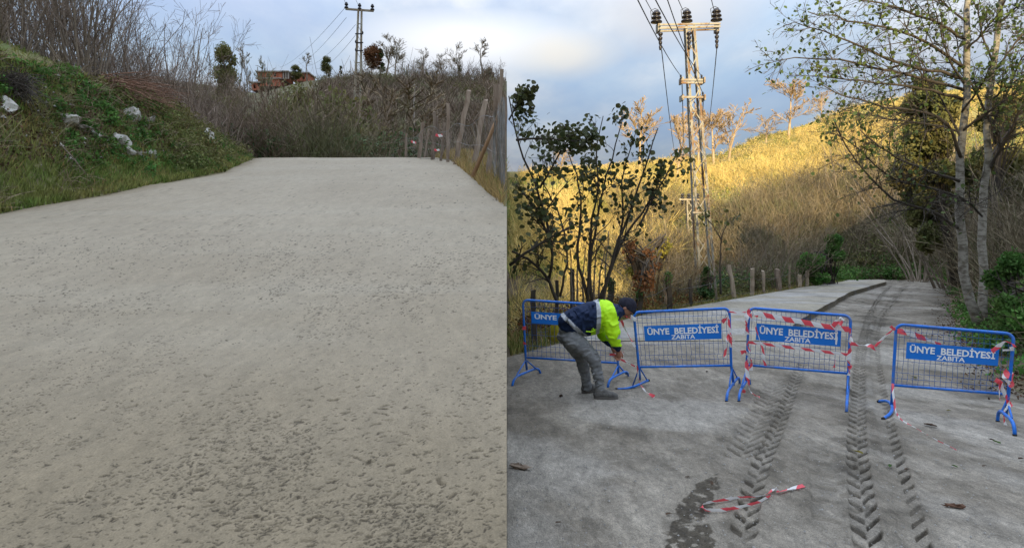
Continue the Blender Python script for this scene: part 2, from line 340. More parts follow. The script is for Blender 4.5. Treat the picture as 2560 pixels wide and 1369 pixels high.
# road materials use mesh attributes: 'mud' (dark wet mud), 'dust' (pale dry cement dust)
def road_mat(name, base, base2, mud=(0.055, 0.050, 0.042), dust=(0.36, 0.36, 0.37), rough=0.85, speck=0.35, scale=1.1, bump=0.5, torn=None, mid=0.10):
    m = material(name, base, base2, scale=scale, detail=7, rough=rough, bump=bump, bscale=55, bdist=0.012, stretch=(1, 0.45, 1))
    nd = m.node_tree.nodes; lk = m.node_tree.links; b = nd['Principled BSDF']
    src = b.inputs['Base Color'].links[0].from_socket
    geo = nd.new('ShaderNodeNewGeometry')
    for att, colr in (('mud', mud), ('dust', dust))+((('torn', torn),) if torn else ()):
        at = nd.new('ShaderNodeAttribute'); at.attribute_name = att
        x = nd.new('ShaderNodeMix'); x.data_type = 'RGBA'; lk.new(at.outputs['Fac'], x.inputs[0]); lk.new(src, x.inputs[6]); x.inputs[7].default_value = (*colr, 1); src = x.outputs[2]
    n = nd.new('ShaderNodeTexNoise'); n.inputs['Scale'].default_value = 130; n.inputs['Detail'].default_value = 3; lk.new(geo.outputs['Position'], n.inputs['Vector'])
    r = nd.new('ShaderNodeMapRange'); lk.new(n.outputs['Fac'], r.inputs[0]); r.inputs[1].default_value = 0.3; r.inputs[2].default_value = 0.7; r.inputs[3].default_value = 1-speck; r.inputs[4].default_value = 1+speck
    v = nd.new('ShaderNodeVectorMath'); v.operation = 'SCALE'; lk.new(src, v.inputs[0]); lk.new(r.outputs[0], v.inputs['Scale']); src = v.outputs[0]
    # mid-sized scuffs: two stretched noises laid across each other
    for sc_, rz_, st_, am in ((7.0, .6, (1, .35, 1), mid), (26.0, .35, (1, .5, 1), mid*.9)):
        mp = nd.new('ShaderNodeMapping'); lk.new(geo.outputs['Position'], mp.inputs[0]); mp.inputs[2].default_value = (0, 0, rz_); mp.inputs[3].default_value = st_
        n = nd.new('ShaderNodeTexNoise'); n.inputs['Scale'].default_value = sc_; n.inputs['Detail'].default_value = 6; n.inputs['Roughness'].default_value = .65; n.inputs['Distortion'].default_value = .6; lk.new(mp.outputs[0], n.inputs['Vector'])
        r = nd.new('ShaderNodeMapRange'); lk.new(n.outputs['Fac'], r.inputs[0]); r.inputs[1].default_value = 0.34; r.inputs[2].default_value = 0.66; r.inputs[3].default_value = 1-am; r.inputs[4].default_value = 1+am
        v = nd.new('ShaderNodeVectorMath'); v.operation = 'SCALE'; lk.new(src, v.inputs[0]); lk.new(r.outputs[0], v.inputs['Scale']); src = v.outputs[0]
    lk.new(src, b.inputs['Base Color'])
    return m
M['wetcon'] = road_mat('fresh_concrete', (0.262, 0.218, 0.155), (0.298, 0.252, 0.183), mud=(0.205, 0.162, 0.102), dust=(0.32, 0.28, 0.21), speck=0.16, scale=0.6, bump=0.6, rough=0.75, torn=(0.075, 0.058, 0.036))      # torn pits: their shade put into the colour, with dark wet aggregate
M['road'] = road_mat('dirty_concrete', (0.158, 0.136, 0.106), (0.262, 0.232, 0.188), mud=(0.062, 0.051, 0.036), dust=(0.345, 0.32, 0.28), speck=0.42, mid=0.25, bump=0.8, scale=1.7)
M['newslab'] = road_mat('pale_slab', (0.225, 0.200, 0.155), (0.305, 0.275, 0.215), speck=0.2, mid=.16, bump=0.5, scale=1.5)

# ------------------------------------------------------------------ terrain
# The place is a spur: an uphill lane on its left side, and a lower lane past it on the right.
CREST = 22.0; SL = 0.177
xlL_y = [0, 10.1, 12.9, 14.8, 16.9, 20.8, 22, 30]; xlL_x = [-8.3, -8.15, -7.9, -7.86, -7.7, -8.6, -9.0, -12.0]
xrL_y = [0, 9, 10.7, 12.9, 15.7, 20.8, 22, 30]; xrL_x = [1.4, 0.4, -.09, -.48, -.98, -1.95, -2.6, -6.0]
silL_px = [-400, 0, 300, 560, 640, 730, 900, 1100, 1266, 1400]; silL_py = [120, 150, 190, 218, 222, 203, 190, 196, 206, 210]
def zL(x, y):
    x = np.asarray(x, float); y = np.asarray(y, float)
    base = np.where(y < CREST, SL*y, np.maximum(SL*CREST-0.30*(y-CREST), -2.0))
    base = base-0.05*ss(18, 22, y)*0
    xe = np.interp(y, xlL_y, xlL_x)
    d = xe-x                                        # distance outside the left edge
    hb = np.interp(y, [0, 10, 13, 17, 20.5, 24, 32], [2.9, 2.9, 2.6, 2.0, 1.35, 0.5, 0.1])
    lump = (fbm(x*0.9, y*0.9, 3)-0.5)*1.1+(fbm(x*3, y*3, 5)-0.5)*0.35
    bank = hb*(ss(0.0, 2.3, d)*0.75+0.25*np.clip(d/2.6, 0, 1))
    up = 0.42*np.clip(d-2.6, 0, 30)*np.interp(y, [0, 20, 32, 50], [1, 1, 0.75, 0.3])
    z = base+bank+up+lump*np.clip(d/1.0, 0, 1)*np.interp(y, [0, 24, 40], [1, .8, .5])
    xr = np.interp(y, xrL_y, xrL_x)
    z = z+np.where((y < 40) & (x > xr), -0.10*np.clip(x-xr-0.8, 0, 5)+0.10*ss(0, 0.6, x-xr)*ss(30, 20, y)+0.06*(fbm(x*3, y*3, 9)-.5)*ss(0, .6, x-xr), 0)
    px = 1280+F*x/np.maximum(y, 1)
    zr = EYE+(HY-np.interp(px, silL_px, silL_py))/F*150+(fbm(x*0.05, y*0.05, 11)-0.5)*3
    t = np.clip((y-42)/(150-42), 0, 1)
    hill = -2+(zr+2)*t**0.85+(fbm(x*0.07, y*0.07, 21)-0.5)*5*ss(42, 60, y)*ss(150, 110, y)
    hill = np.where(y > 150, zr-0.35*(y-150), hill)
    return np.where(y > 40, np.maximum(hill, np.where(y < 70, z, hill)), z)
gR_y = [-50, 0, 8, 38, 42]; gR_z = [0, 0, -.565, -1.72, -1.85]
xrR_y = [0, 8.2, 10.7, 13.2, 21.3, 32, 38]; xrR_x = [5.6, 6.5, 7.8, 9.2, 14.6, 21.8, 25]
xlR_y = [0, 9, 11, 16.7, 20.5, 28, 33, 38]; xlR_x = [-2.6, -1.3, -.07, 3.55, 6.66, 12.6, 17.0, 20.5]
xs_y = [13.0, 14.3, 17.6, 25.3, 33, 38]; xs_x = [5.3, 6.26, 8.4, 13.4, 19.3, 22.0]
silR_px = [1100, 1270, 1480, 1700, 1800, 1900, 2000, 2130, 2300, 2560, 3000]; silR_py = [436, 430, 420, 402, 392, 348, 322, 268, 236, 205, 170]
def zR(x, y):
    x = np.asarray(x, float); y = np.asarray(y, float)
    base = np.interp(y, gR_y, gR_z)
    xe = np.interp(y, xrR_y, xrR_x); d = x-xe-0.2
    lump = (fbm(x*0.8, y*0.8, 31)-0.5)*0.9
    bank = np.minimum(0.62*np.clip(d-0.4, 0, 99), 12)*np.interp(y, [0, 30, 45, 60], [1, 1, 0.6, 0.3])
    xl = np.interp(y, xlR_y, xlR_x); dl = xl-x
    val = -0.30*np.clip(dl-1.4, 0, 9)*np.interp(y, [0, 36, 44], [1, 1, 0])
    z = base+bank+val+lump*(np.clip(d/2, 0, 1)+0.4*np.clip((dl-0.5)/2, 0, 1))
    px = 1280+F*x/np.maximum(y, 1)
    zr = EYE+(HY-np.interp(px, silR_px, silR_py))/F*110+(fbm(x*0.08, y*0.08, 41)-0.5)*1.2
    t = np.clip((y-40)/(110-40), 0, 1)
    hill = -1.85+(zr+1.85)*t**0.9+(fbm(x*0.09, y*0.09, 51)-0.5)*3.0*ss(42, 55, y)*ss(110, 85, y)
    hill = np.where(y > 110, zr-0.4*(y-110), hill)
    return np.where(y > 40, np.maximum(hill, np.where(y < 62, z, hill)), z)
def zG(x, y):
    x = np.asarray(x, float); y = np.asarray(y, float)
    return np.where(x < SEAM*y, zL(x, y), zR(x, y))
def grid_mesh(name, X, Y, Z, skirt=None, **kw):
    r, c = X.shape; V = np.stack([X, Y, Z], -1).reshape(-1, 3)
    i = np.arange(r-1)[:, None]*c+np.arange(c-1)[None]; Q = np.stack([i, i+1, i+c+1, i+c], -1).reshape(-1, 4)
    ex = kw.pop('extra', None)
    if skirt:
        Fs = [Q]
        for side, dz in skirt.items():
            ids = {'left': np.arange(r)*c, 'right': np.arange(r)*c+c-1, 'near': np.arange(c), 'far': (r-1)*c+np.arange(c)}[side]
            low = V[ids].copy(); low[:, 2] = (low[:, 2]-dz) if np.isscalar(dz) else dz(low)
            k = len(V); V = np.vstack([V, low]); n = len(ids); a = np.arange(n-1)
            Fs.append(np.stack([ids[a], ids[a+1], k+a+1, k+a], 1))
            if ex: ex = {q: np.concatenate([v, v[ids]]) for q, v in ex.items()}
        Q = np.vstack(Fs)
    return mk(name, V, Q, True, extra=ex)
# --- terrain sheets
ys = np.concatenate([np.linspace(0.4, 9, 22), np.geomspace(9.2, 42, 120), np.geomspace(42.5, 200, 110)])
def sheet(name, us, zf, sgn, mat, road):
    U, Y = np.meshgrid(us, ys); X = U*Y; Z = zf(X, Y)
    Z = Z-road(X, Y)
    sk = {'right' if sgn < 0 else 'left': (lambda low: np.full(len(low), -12.0)), 'far': (lambda low: np.full(len(low), -40.0))}
    o = link_mesh(name, grid_mesh(name, X, Y, Z, sk), mat); return tag(o, kind='structure')
usL = np.concatenate([[-8, -5, -3.5, -2.5, -1.8, -1.4, -1.2], np.linspace(-1.05, SEAM, 210)])
usR = np.concatenate([np.linspace(SEAM, 1.05, 210), [1.2, 1.4, 1.8, 2.5, 3.5, 5, 8]])
inL = lambda x, y: np.where((x > np.interp(y, xlL_y, xlL_x)+.05) & (x < np.interp(y, xrL_y, xrL_x)-.05) & (y < CREST), 0.07, 0)
inR = lambda x, y: np.where((x > np.interp(y, xlR_y, xlR_x)+.05) & (x < np.interp(y, xrR_y, xrR_x)-.05) & (y < 38), 0.07, 0)
# ground near and hillside far as separate pieces of the setting
def cutsheet(name, us, zf, sgn, mat, road, y0, y1):
    global ys
    keep = ys; ys = ys[(ys >= y0) & (ys <= y1)]
    o = sheet(name, us, zf, sgn, mat, road); ys = keep; return o
yj = ys[142-1]
cutsheet('bank_ground', usL, zL, -1, M['bank'], inL, 0, ys[141]+1e-6)
cutsheet('wooded_hill', usL, zL, -1, M['hill_l'], inL, ys[141]-1e-6, 999)
cutsheet('roadside_ground', usR, zR, 1, M['soil'], inR, 0, ys[141]+1e-6)
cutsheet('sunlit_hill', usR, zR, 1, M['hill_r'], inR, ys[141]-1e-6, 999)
# --- land behind the camera: a valley, then an unseen ridge shaped to block the low sun, except through a saddle
def Hs(x):
    zs = np.interp(x-3.0, [-2, 0.5, 9, 20, 41, 51, 64, 90, 140], [-14, -13.5, -9.5, -5.5, -4.6, .8, 6.5, 13, 28])
    lit = zs+TAN*(75+300)
    tall = np.interp(x, [-400, -160, -60, -2], [60, 130, 165, 165])
    s = ss(3.2, 5.2, x); return tall*(1-s)+lit*s+(fbm(x*0.25, x*0, 61)-0.5)*1.6*s
xb = np.unique(np.concatenate([np.linspace(-400, -20, 20), np.linspace(-20, 1, 12), np.linspace(1.2, 4, 24), np.linspace(4.2, 150, 150), np.linspace(155, 400, 12)]))
yb = np.array([-900, -700, -560, -440, -350, -320, -308, -300, -292, -280, -250, -200, -150, -110, -80, -50, -30, -15, -6, 0.4])
XB, YB = np.meshgrid(xb, yb)
near = np.where(XB < 0, 0.0, 0.0)
lat = 1.0
HB = Hs(XB); prof = np.interp(YB, [-900, -560, -350, -300, -250, -150, -80, -15, 0.4], [-0.3, 0.05, .85, 1.0, .80, .36, .10, .0, .0])
ZB = HB*prof-0.05*ss(-15, -2, YB)*0
edge = zG(XB, np.full_like(XB, 0.4)); wgt = ss(-12, 0.4, YB)*0+np.interp(YB, [-900, -40, 0.4], [0, 0, 1])
ZB = ZB*(1-wgt)+edge*wgt-0.07*(YB > 0)
tag(link_mesh('shading_ridge', grid_mesh('shading_ridge', XB, YB, ZB), M['hill_l']), kind='structure')
gx = np.array([-4500, -1600, 0, 1600, 4500.]); GX, GY = np.meshgrid(gx, gx)
tag(link_mesh('valley_floor', grid_mesh('valley_floor', GX, GY, np.full_like(GX, -38.0)), M['hill_l']), kind='structure')

# --- left lane: freshly poured, churned concrete
def road_grid(rows_py, Yf, xlf, xrf, ncol):
    Y = Yf(rows_py); a = xlf(Y); b = xrf(Y); t = np.linspace(0, 1, ncol)[None]
    return a[:, None]*(1-t)+b[:, None]*t, np.repeat(Y[:, None], ncol, 1)
rows = np.concatenate([[2600, 2000, 1700, 1560, 1480, 1430], np.linspace(1400, 393.3, 600)])
X, Y = road_grid(rows, lambda p: 2560/(p-276.8), lambda y: np.maximum(np.interp(y, xlL_y, xlL_x), -1.0*y), lambda y: np.minimum(np.interp(y, xrL_y, xrL_x), SEAM*y), 640)
Z = SL*Y
Z = Z+0.035*(fbm(X*0.5, Y*0.5, 71, 3)-0.5)*ss(0, 0.01, Y)+0.03*(vn(X*0.25, Y*1.3, 72)-0.5)*ss(22, 19, Y)
clus = ss(0.44, 0.66, fbm(X*1.7, Y*1.1, 75, 3))
lumpy = (fbm(X*22, Y*16, 80, 3)-0.5)
Z = Z+0.009*lumpy*np.interp(Y, [2, 10, 22], [1, .5, .1])+0.004*(fbm(X*60, Y*40, 81, 2)-.5)*np.interp(Y, [2, 6], [1, 0])
# torn crescent marks left in the stiff mix where it was dragged and tamped
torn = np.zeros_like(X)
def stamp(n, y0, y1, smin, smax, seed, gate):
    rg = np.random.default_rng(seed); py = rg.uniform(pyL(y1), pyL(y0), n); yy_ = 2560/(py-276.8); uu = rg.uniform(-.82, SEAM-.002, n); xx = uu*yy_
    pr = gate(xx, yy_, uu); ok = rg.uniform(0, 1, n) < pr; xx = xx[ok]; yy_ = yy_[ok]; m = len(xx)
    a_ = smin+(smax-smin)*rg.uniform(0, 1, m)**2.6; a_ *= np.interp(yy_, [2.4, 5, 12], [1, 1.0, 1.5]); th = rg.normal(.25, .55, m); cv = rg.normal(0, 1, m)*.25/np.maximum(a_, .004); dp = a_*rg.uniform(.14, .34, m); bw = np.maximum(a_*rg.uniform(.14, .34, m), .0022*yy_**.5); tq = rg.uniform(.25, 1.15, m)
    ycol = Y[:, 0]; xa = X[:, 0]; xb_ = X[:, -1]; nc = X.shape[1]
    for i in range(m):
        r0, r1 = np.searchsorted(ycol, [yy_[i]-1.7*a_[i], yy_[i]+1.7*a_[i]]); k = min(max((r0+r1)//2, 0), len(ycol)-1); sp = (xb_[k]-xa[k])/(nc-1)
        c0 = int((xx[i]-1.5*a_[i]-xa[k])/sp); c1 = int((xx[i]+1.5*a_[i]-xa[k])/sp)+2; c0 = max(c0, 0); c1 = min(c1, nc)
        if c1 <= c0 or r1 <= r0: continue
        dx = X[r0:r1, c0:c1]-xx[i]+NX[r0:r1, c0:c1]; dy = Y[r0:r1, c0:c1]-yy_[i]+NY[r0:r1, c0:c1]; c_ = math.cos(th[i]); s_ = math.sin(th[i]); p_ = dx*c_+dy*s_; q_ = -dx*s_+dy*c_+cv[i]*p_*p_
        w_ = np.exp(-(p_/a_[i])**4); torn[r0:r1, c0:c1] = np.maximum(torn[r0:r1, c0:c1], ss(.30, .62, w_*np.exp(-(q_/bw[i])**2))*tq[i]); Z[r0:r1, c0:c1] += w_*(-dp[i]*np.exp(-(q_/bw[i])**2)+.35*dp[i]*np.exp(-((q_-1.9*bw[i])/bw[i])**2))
pyL = lambda y: 276.8+2560/y
NX = (fbm(X*45, Y*45, 733, 2)-.5)*.020; NY = (fbm(X*45+9, Y*45, 734, 2)-.5)*.016
cl = lambda x, y: ss(0.42, 0.62, fbm(x*1.5, y*1.0, 75, 3))
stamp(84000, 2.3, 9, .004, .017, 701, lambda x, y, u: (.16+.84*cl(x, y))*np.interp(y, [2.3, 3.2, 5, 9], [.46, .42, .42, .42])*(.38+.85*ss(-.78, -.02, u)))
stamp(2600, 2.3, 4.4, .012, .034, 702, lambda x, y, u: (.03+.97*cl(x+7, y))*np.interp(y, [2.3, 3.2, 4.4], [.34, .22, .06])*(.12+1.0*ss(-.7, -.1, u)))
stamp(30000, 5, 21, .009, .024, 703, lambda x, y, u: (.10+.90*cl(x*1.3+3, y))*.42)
Z = Z+0.05*ss(0.5, 0, X-np.interp(Y, xlL_y, xlL_x))*(-0.6)
wet = np.clip(np.interp(Y, [2.2, 3.2, 4.5, 8], [0.90, 0.72, 0.45, 0.02])+0.35*(fbm(X*1.5, Y, 82, 3)-.5)*np.interp(Y, [3, 8], [1, .3]), 0, 1)
edged = ss(0.7, 0.0, X-np.interp(Y, xlL_y, xlL_x)+0.5*(fbm(X*2, Y*2, 83)-.5))*0.85
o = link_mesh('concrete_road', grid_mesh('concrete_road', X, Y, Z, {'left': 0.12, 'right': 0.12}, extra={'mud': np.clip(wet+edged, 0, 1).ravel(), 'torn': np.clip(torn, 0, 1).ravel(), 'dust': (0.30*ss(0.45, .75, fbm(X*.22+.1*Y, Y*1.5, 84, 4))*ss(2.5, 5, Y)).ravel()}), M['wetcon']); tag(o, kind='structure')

# --- right lane: older dirty concrete with tractor tracks
def pyR(y): return HY+F*(EYE-np.interp(y, gR_y, gR_z))/y
yy = np.geomspace(1.8, 38, 4000); rows = np.concatenate([np.linspace(1900, 1420, 12)[:-1], np.linspace(1420, pyR(38.0)+.01, 520)])
Yof = lambda p: np.interp(-p, -pyR(yy), yy)
X, Y = road_grid(rows, Yof, lambda y: np.maximum(np.interp(y, xlR_y, xlR_x), SEAM*y), lambda y: np.minimum(np.interp(y, xrR_y, xrR_x), 1.0*y), 640)
Z = np.interp(Y, gR_y, gR_z)
Z = Z+0.03*(fbm(X*0.6, Y*0.6, 91, 3)-0.5)+0.010*(fbm(X*6, Y*6, 92, 4)-.5)+0.010*ss(.55, .75, fbm(X*2, Y*2, 89, 3))*(fbm(X*30, Y*30, 90, 3)-.5)
mud = np.zeros_like(X); dust = 0.48*ss(0.50, 0.68, fbm(X*0.9+.25*Y+.3*fbm(X*3, Y*3, 88), Y*0.55, 93, 6))
mud += 0.24*ss(0.50, 0.68, fbm(X*1.1+4, Y*.7, 94, 6))+.3*ss(.60, .70, fbm(X*4, Y*2.5, 87, 4))
def track(pts, w, depth, pitch, seed, chev=1.6, rim=0.007, y_fade=(3.0, 14), side=0, muddy=0.7):
    global Z, mud, dust
    yv = np.array([Yof(np.array([p[1]]))[0] for p in pts]); xv = np.array([(p[0]-1280)/F*y for p, y in zip(pts, yv)])
    o_ = np.argsort(yv); yv = yv[o_]; xv = xv[o_]
    xc = np.interp(Y, yv, xv); d = X-xc+0.012*(fbm(X*8, Y*8, seed+5, 2)-.5); inside = ss(w/2, w/2-0.02, np.abs(d))
    k = ss(yv[0]-.01, yv[0]+.25, Y)*ss(yv[-1]+.01, yv[-1]-1.0, Y)
    ph = (Y-chev*np.abs(d)+np.where(d > 0, pitch*0.5, 0))/pitch+0.15*(vn(X*5, Y*5, seed)-.5)
    fr = np.abs((ph % 1.0)-0.5)*2
    lug = ss(0.44, 0.26, fr)*ss(0.002, 0.012, np.abs(d))*(0.62+.38*ss(.25, .5, vn(X*6, Y*3.5, seed+9)))
    if side: lug = lug*(d*side > 0)
    brk = ss(0.30, 0.50, fbm(X*2.0, Y*1.6, seed+1, 3))
    band = ss(0.0, 0.6, Y-yv[0])
    Z = Z-k*inside*(0.006+lug*depth*(0.35+0.65*brk))+k*rim*np.exp(-((np.abs(d)-w/2-.015)/0.02)**2)*(0.6+.8*(vn(X*7, Y*7, seed+2)-.3))
    mud = mud+k*inside*lug*muddy*(0.65+0.35*brk)
    mud = mud+k*ss(w*1.3, w*.4, np.abs(d))*.34*ss(.25, .6, fbm(X*3, Y*2, seed+7)); dust = dust*(1-.5*k*inside)+k*inside*(1-lug)*0.12*ss(.45, .7, fbm(X*1.3, Y*.7, seed+3))
track([(1850, 1369), (1866, 1290), (1880, 1230), (1905, 1150), (1940, 1075), (1965, 1010), (1988, 950), (2015, 890)], 0.18, 0.032, 0.22, 101, muddy=1.15)
track([(2178, 1400), (2165, 1320), (2155, 1250), (2144, 1150), (2142, 1080), (2145, 1000), (2150, 900), (2160, 840), (2172, 790), (2200, 740), (2228, 712)], 0.20, 0.032, 0.22, 111, muddy=1.2)
track([(2300, 1400), (2280, 1320), (2262, 1240), (2235, 1150), (2215, 1060), (2200, 980), (2188, 900), (2186, 840), (2200, 790), (2240, 740), (2268, 712)], 0.20, 0.030, 0.21, 121, side=1, muddy=1.1)
track([(1850, 1150), (1880, 1080), (1920, 1000), (1950, 930)], 0.34, 0.018, 0.20, 131, muddy=0.45)
track([(2110, 1330), (2095, 1230), (2075, 1140), (2060, 1060)], 0.40, 0.007, 0.30, 141, chev=0.7, muddy=0.13)
# gravelly run beyond the barriers, and a wet mud patch beside the left track
grav = ss(12.5, 14.5, Y)*ss(0, .5, X-np.interp(Y, [0]+xs_y, [4.2]+xs_x))*ss(-.3, -1.6, X-np.interp(Y, xrR_y, xrR_x)+.6*fbm(X, Y, 96))
Z = Z+grav*0.035*(fbm(X*7, Y*4, 95, 3)-.5)-0.03*grav*ss(.55, .7, vn(X*1.6-Y*1.0, Y*.1, 97)); mud = mud+grav*(0.15+0.5*ss(.5, .75, fbm(X*3, Y*1.5, 98)))
yv = [3.55, 3.8, 4.2, 4.75, 5.0]; pc = [0.98, 1.05, 1.17, 1.45, 1.60]; wv = [0.13, 0.13, 0.11, 0.07, 0.0]
d = np.abs(X-np.interp(Y, yv, pc)); wd = np.interp(Y, yv, wv)*(0.75+0.6*fbm(X*14, Y*14, 99, 2)+0.5*(vn(X*9, Y*9, 86)-.5))
pm = ss(0.015, -0.01, d-wd)*(Y < 5.0)*(Y > 2.2)
pm = pm*ss(.30, .42, fbm(X*18, Y*18, 85, 3)); Z = Z+pm*(-0.016+0.030*fbm(X*32, Y*32, 100, 3)); mud = mud+pm*(.75+.5*fbm(X*26, Y*26, 84, 3)); dust = dust*(1-pm*.8)
# side wear: dark strip of rotten leaves at the right edge
er = ss(1.3, 0.1, np.interp(Y, xrR_y, xrR_x)-X+0.9*(fbm(X*1.2, Y*1.2, 102)-.5)); mud = mud+0.6*er*ss(6, 9, Y)
o = link_mesh('road', grid_mesh('road', X, Y, Z, {'left': 0.12, 'right': 0.12, 'far': 0.15}, extra={'mud': np.clip(mud, 0, 1).ravel(), 'dust': np.clip(dust, 0, 1).ravel()}), M['road']); tag(o, kind='structure')
# --- pale raised slab along the left of the right lane
Ys = np.linspace(12.8, 37.9, 160)
sl = np.interp(Ys, xlR_y, xlR_x)+0.02; sr = np.interp(Ys, xs_y, xs_x)+0.10*(fbm(Ys*1.3, Ys*0, 105, 3)-.5)
sr = np.maximum(sr, sl+.1); t = np.linspace(0, 1, 40)[None]; X = sl[:, None]*(1-t)+sr[:, None]*t; Y = np.repeat(Ys[:, None], 40, 1)
Z = np.interp(Y, gR_y, gR_z)+0.008+(0.012+0.15*ss(12.8, 15.5, Y))*ss(37.9, 34.5, Y)+0.02*(fbm(X*.7, Y*.7, 106)-.5)
o = link_mesh('concrete_slab', grid_mesh('concrete_slab', X, Y, Z, {'left': .25, 'right': .25, 'near': .2, 'far': .25}, extra={'mud': (0.45*ss(.55, .75, fbm(X*.8, Y*.8, 107))).ravel(), 'dust': (0.5*ss(.5, .7, fbm(X*.5, Y*1.5, 108))).ravel()}), M['newslab']); tag(o, kind='structure')

# ------------------------------------------------------------------ growth
def unit(v): return v/np.maximum(np.linalg.norm(v, axis=-1, keepdims=True), 1e-9)
def grow(o, d, L, r, K_=5, wob=0.15, up=0.2, tip=0.25, rg=rng, twist=None):
    """o,d (B,3); L,r (B,) -> P (B,K,3), R (B,K)"""
    B = len(o); P = np.zeros((B, K_, 3)); P[:, 0] = o; dd = unit(np.array(d, float)); st = (np.asarray(L)/(K_-1))[:, None]
    for k in range(1, K_):
        dd = unit(dd+rg.normal(0, wob, (B, 3))+np.array([0, 0, up])/(K_-1))
        P[:, k] = P[:, k-1]+dd*st
    return P, np.asarray(r)[:, None]*np.linspace(1, tip, K_)[None]
def spawn(P, Rd, n, t0=0.25, t1=1.0, ang=(0.5, 0.9), lf=0.5, rf=0.6, L=None, rg=rng, flat=0.0):
    B, K_, _ = P.shape; bi = np.repeat(np.arange(B), n); t = rg.uniform(t0, t1, len(bi))*(K_-1); k = np.minimum(t.astype(int), K_-2); f = (t-k)[:, None]
    o = P[bi, k]*(1-f)+P[bi, k+1]*f; T = unit(P[bi, k+1]-P[bi, k])
    rv = rg.normal(0, 1, (len(bi), 3)); rv[:, 2] *= (1-flat); side = unit(rv-(rv*T).sum(1, keepdims=True)*T)
    a = rg.uniform(*ang, len(bi))[:, None]; d = T*np.cos(a)+side*np.sin(a)
    LL = np.linalg.norm(P[:, -1]-P[:, 0], axis=1) if L is None else L
    tt = t/(K_-1)
    L2 = LL[bi]*lf*(1.15-0.6*tt)*rg.uniform(0.6, 1.2, len(bi)); r2 = np.minimum((Rd[bi, k]*(1-f[:, 0])+Rd[bi, k+1]*f[:, 0])*rf, 1)
    return o, d, L2, r2
def merge(parts):
    V = []; Q = []; tn = []; n = 0
    for v, q, t in parts:
        V.append(v); Q.append(q+n); n += len(v); tn.append(t)
    return np.concatenate(V), np.concatenate(Q), np.concatenate(tn)
def tb(P, Rd, n, rg=rng):
    v, q = tubes(P, Rd, n); return v, q, np.repeat(rg.uniform(0, 1, len(P)), P.shape[1]*n)
def ribbons(P, Wd, rg=rng):
    """thin twigs: one ribbon of quads each, any heading"""
    B, K_, _ = P.shape; T = unit(np.gradient(P, axis=1)); s = unit(np.cross(T, rg.normal(0, 1, (B, 1, 3))))
    V = np.stack([P-s*Wd[..., None], P+s*Wd[..., None]], 2).reshape(-1, 3)
    b = (np.arange(B)*K_*2)[:, None]; k = (np.arange(K_-1)*2)[None]; q = np.stack([b+k, b+k+1, b+k+3, b+k+2], -1).reshape(-1, 4)
    return V, q, np.repeat(rg.uniform(0, 1, B), K_*2)
def leaves_at(p, size, rg=rng, flat=0.0, clump=None):
    """one folded diamond leaf (2 triangles) at each point"""
    n = len(p); a = unit(rg.normal(0, 1, (n, 3))*np.array([1, 1, 1-flat])); b = unit(np.cross(a, rg.normal(0, 1, (n, 3))))
    nn = np.cross(a, b); sz = (size*rg.uniform(0.6, 1.3, n))[:, None]
    V = np.stack([p, p+a*sz*.5+b*sz*.34+nn*sz*.08, p+a*sz, p+a*sz*.5-b*sz*.34+nn*sz*.08], 1).reshape(-1, 3)
    i = np.arange(n)*4; T = np.concatenate([np.stack([i, i+1, i+2], 1), np.stack([i, i+2, i+3], 1)])
    t = rg.uniform(0, 1, n) if clump is None else np.clip(clump+rg.normal(0, .15, n), 0, 1)
    return V, T, np.repeat(t, 4)
def cloud(centres, radii, n, size, rg=rng, shell=0.5):
    """leaf positions in lumpy ellipsoids"""
    centres = np.atleast_2d(centres); radii = np.atleast_2d(radii); i = rg.integers(0, len(centres), n)
    d = unit(rg.normal(0, 1, (n, 3))); r = rg.uniform(0, 1, n)**shell; p = centres[i]+radii[i]*d*r[:, None]
    return leaves_at(p, size, rg, clump=rg.uniform(0.1, 0.9, len(centres))[i])
def sub_lumps(c, rad, n, rr, rg=rng):
    d = unit(rg.normal(0, 1, (n, 3))); cc = np.asarray(c)+np.asarray(rad)*d*(rg.uniform(0.2, 1, (n, 1))**0.6)*0.85
    return cc, np.asarray(rad).min()*rg.uniform(rr*.6, rr*1.3, (n, 1))*np.ones(3)
def stuff(name, V, Fc, tn, mat): return tag(link_mesh(name, mk(name, V, Fc, False, tn), mat), kind='stuff')
def clipseam(P, side, m=0.0):
    """keep only growth that stays on its own side of the cutting between the two lanes"""
    s = P[..., 0]-SEAM*P[..., 1]; ok = (s < -m) if side < 0 else (s > m)
    return ok.reshape(len(P), -1).all(1)
def atG(x, y): return float(zG(np.array([x]), np.array([y]))[0])

# ------------------------------------------------------------------ prototypes of bare trees (local coordinates, about 1 m = 1 unit, height ~1 scaled later)
def bare_tree_parts(seed, H=9.0, spread=0.55, limbs=14, sub=9, twigs=8, rad=0.14, up=0.5, clear=0.25, twr=0.026):
    rg = np.random.default_rng(seed)
    P0, R0 = grow(np.zeros((1, 3)), np.array([[0.03, 0, 1]]), [H*.8], [rad], 8, .05, .1, .2, rg)
    o, d, L, r = spawn(P0, R0, limbs, clear, 1, (0.35, 0.35+spread), 0.52, .55, None, rg); P1, R1 = grow(o, d, L, r, 6, .13, up, .25, rg)
    o, d, L, r = spawn(P1, R1, sub, .15, 1, (0.3, 0.8), .5, .55, None, rg); P2, R2 = grow(o, d, L, r, 4, .16, up*.7, .3, rg)
    o, d, L, r = spawn(P2, R2, twigs, .1, 1, (0.3, 0.8), .55, .6, None, rg); P3, R3 = grow(o, d, L, np.maximum(r*0+twr, twr*.6), 3, .16, up*.5, .3, rg)
    trunk = tb(P0, R0, 7, rg); crown = merge([tb(P1, R1, 4, rg), tb(P2, np.maximum(R2, twr*.8), 3, rg), ribbons(P3, R3, rg)])
    return trunk, crown, (P0, P1, P2, P3)
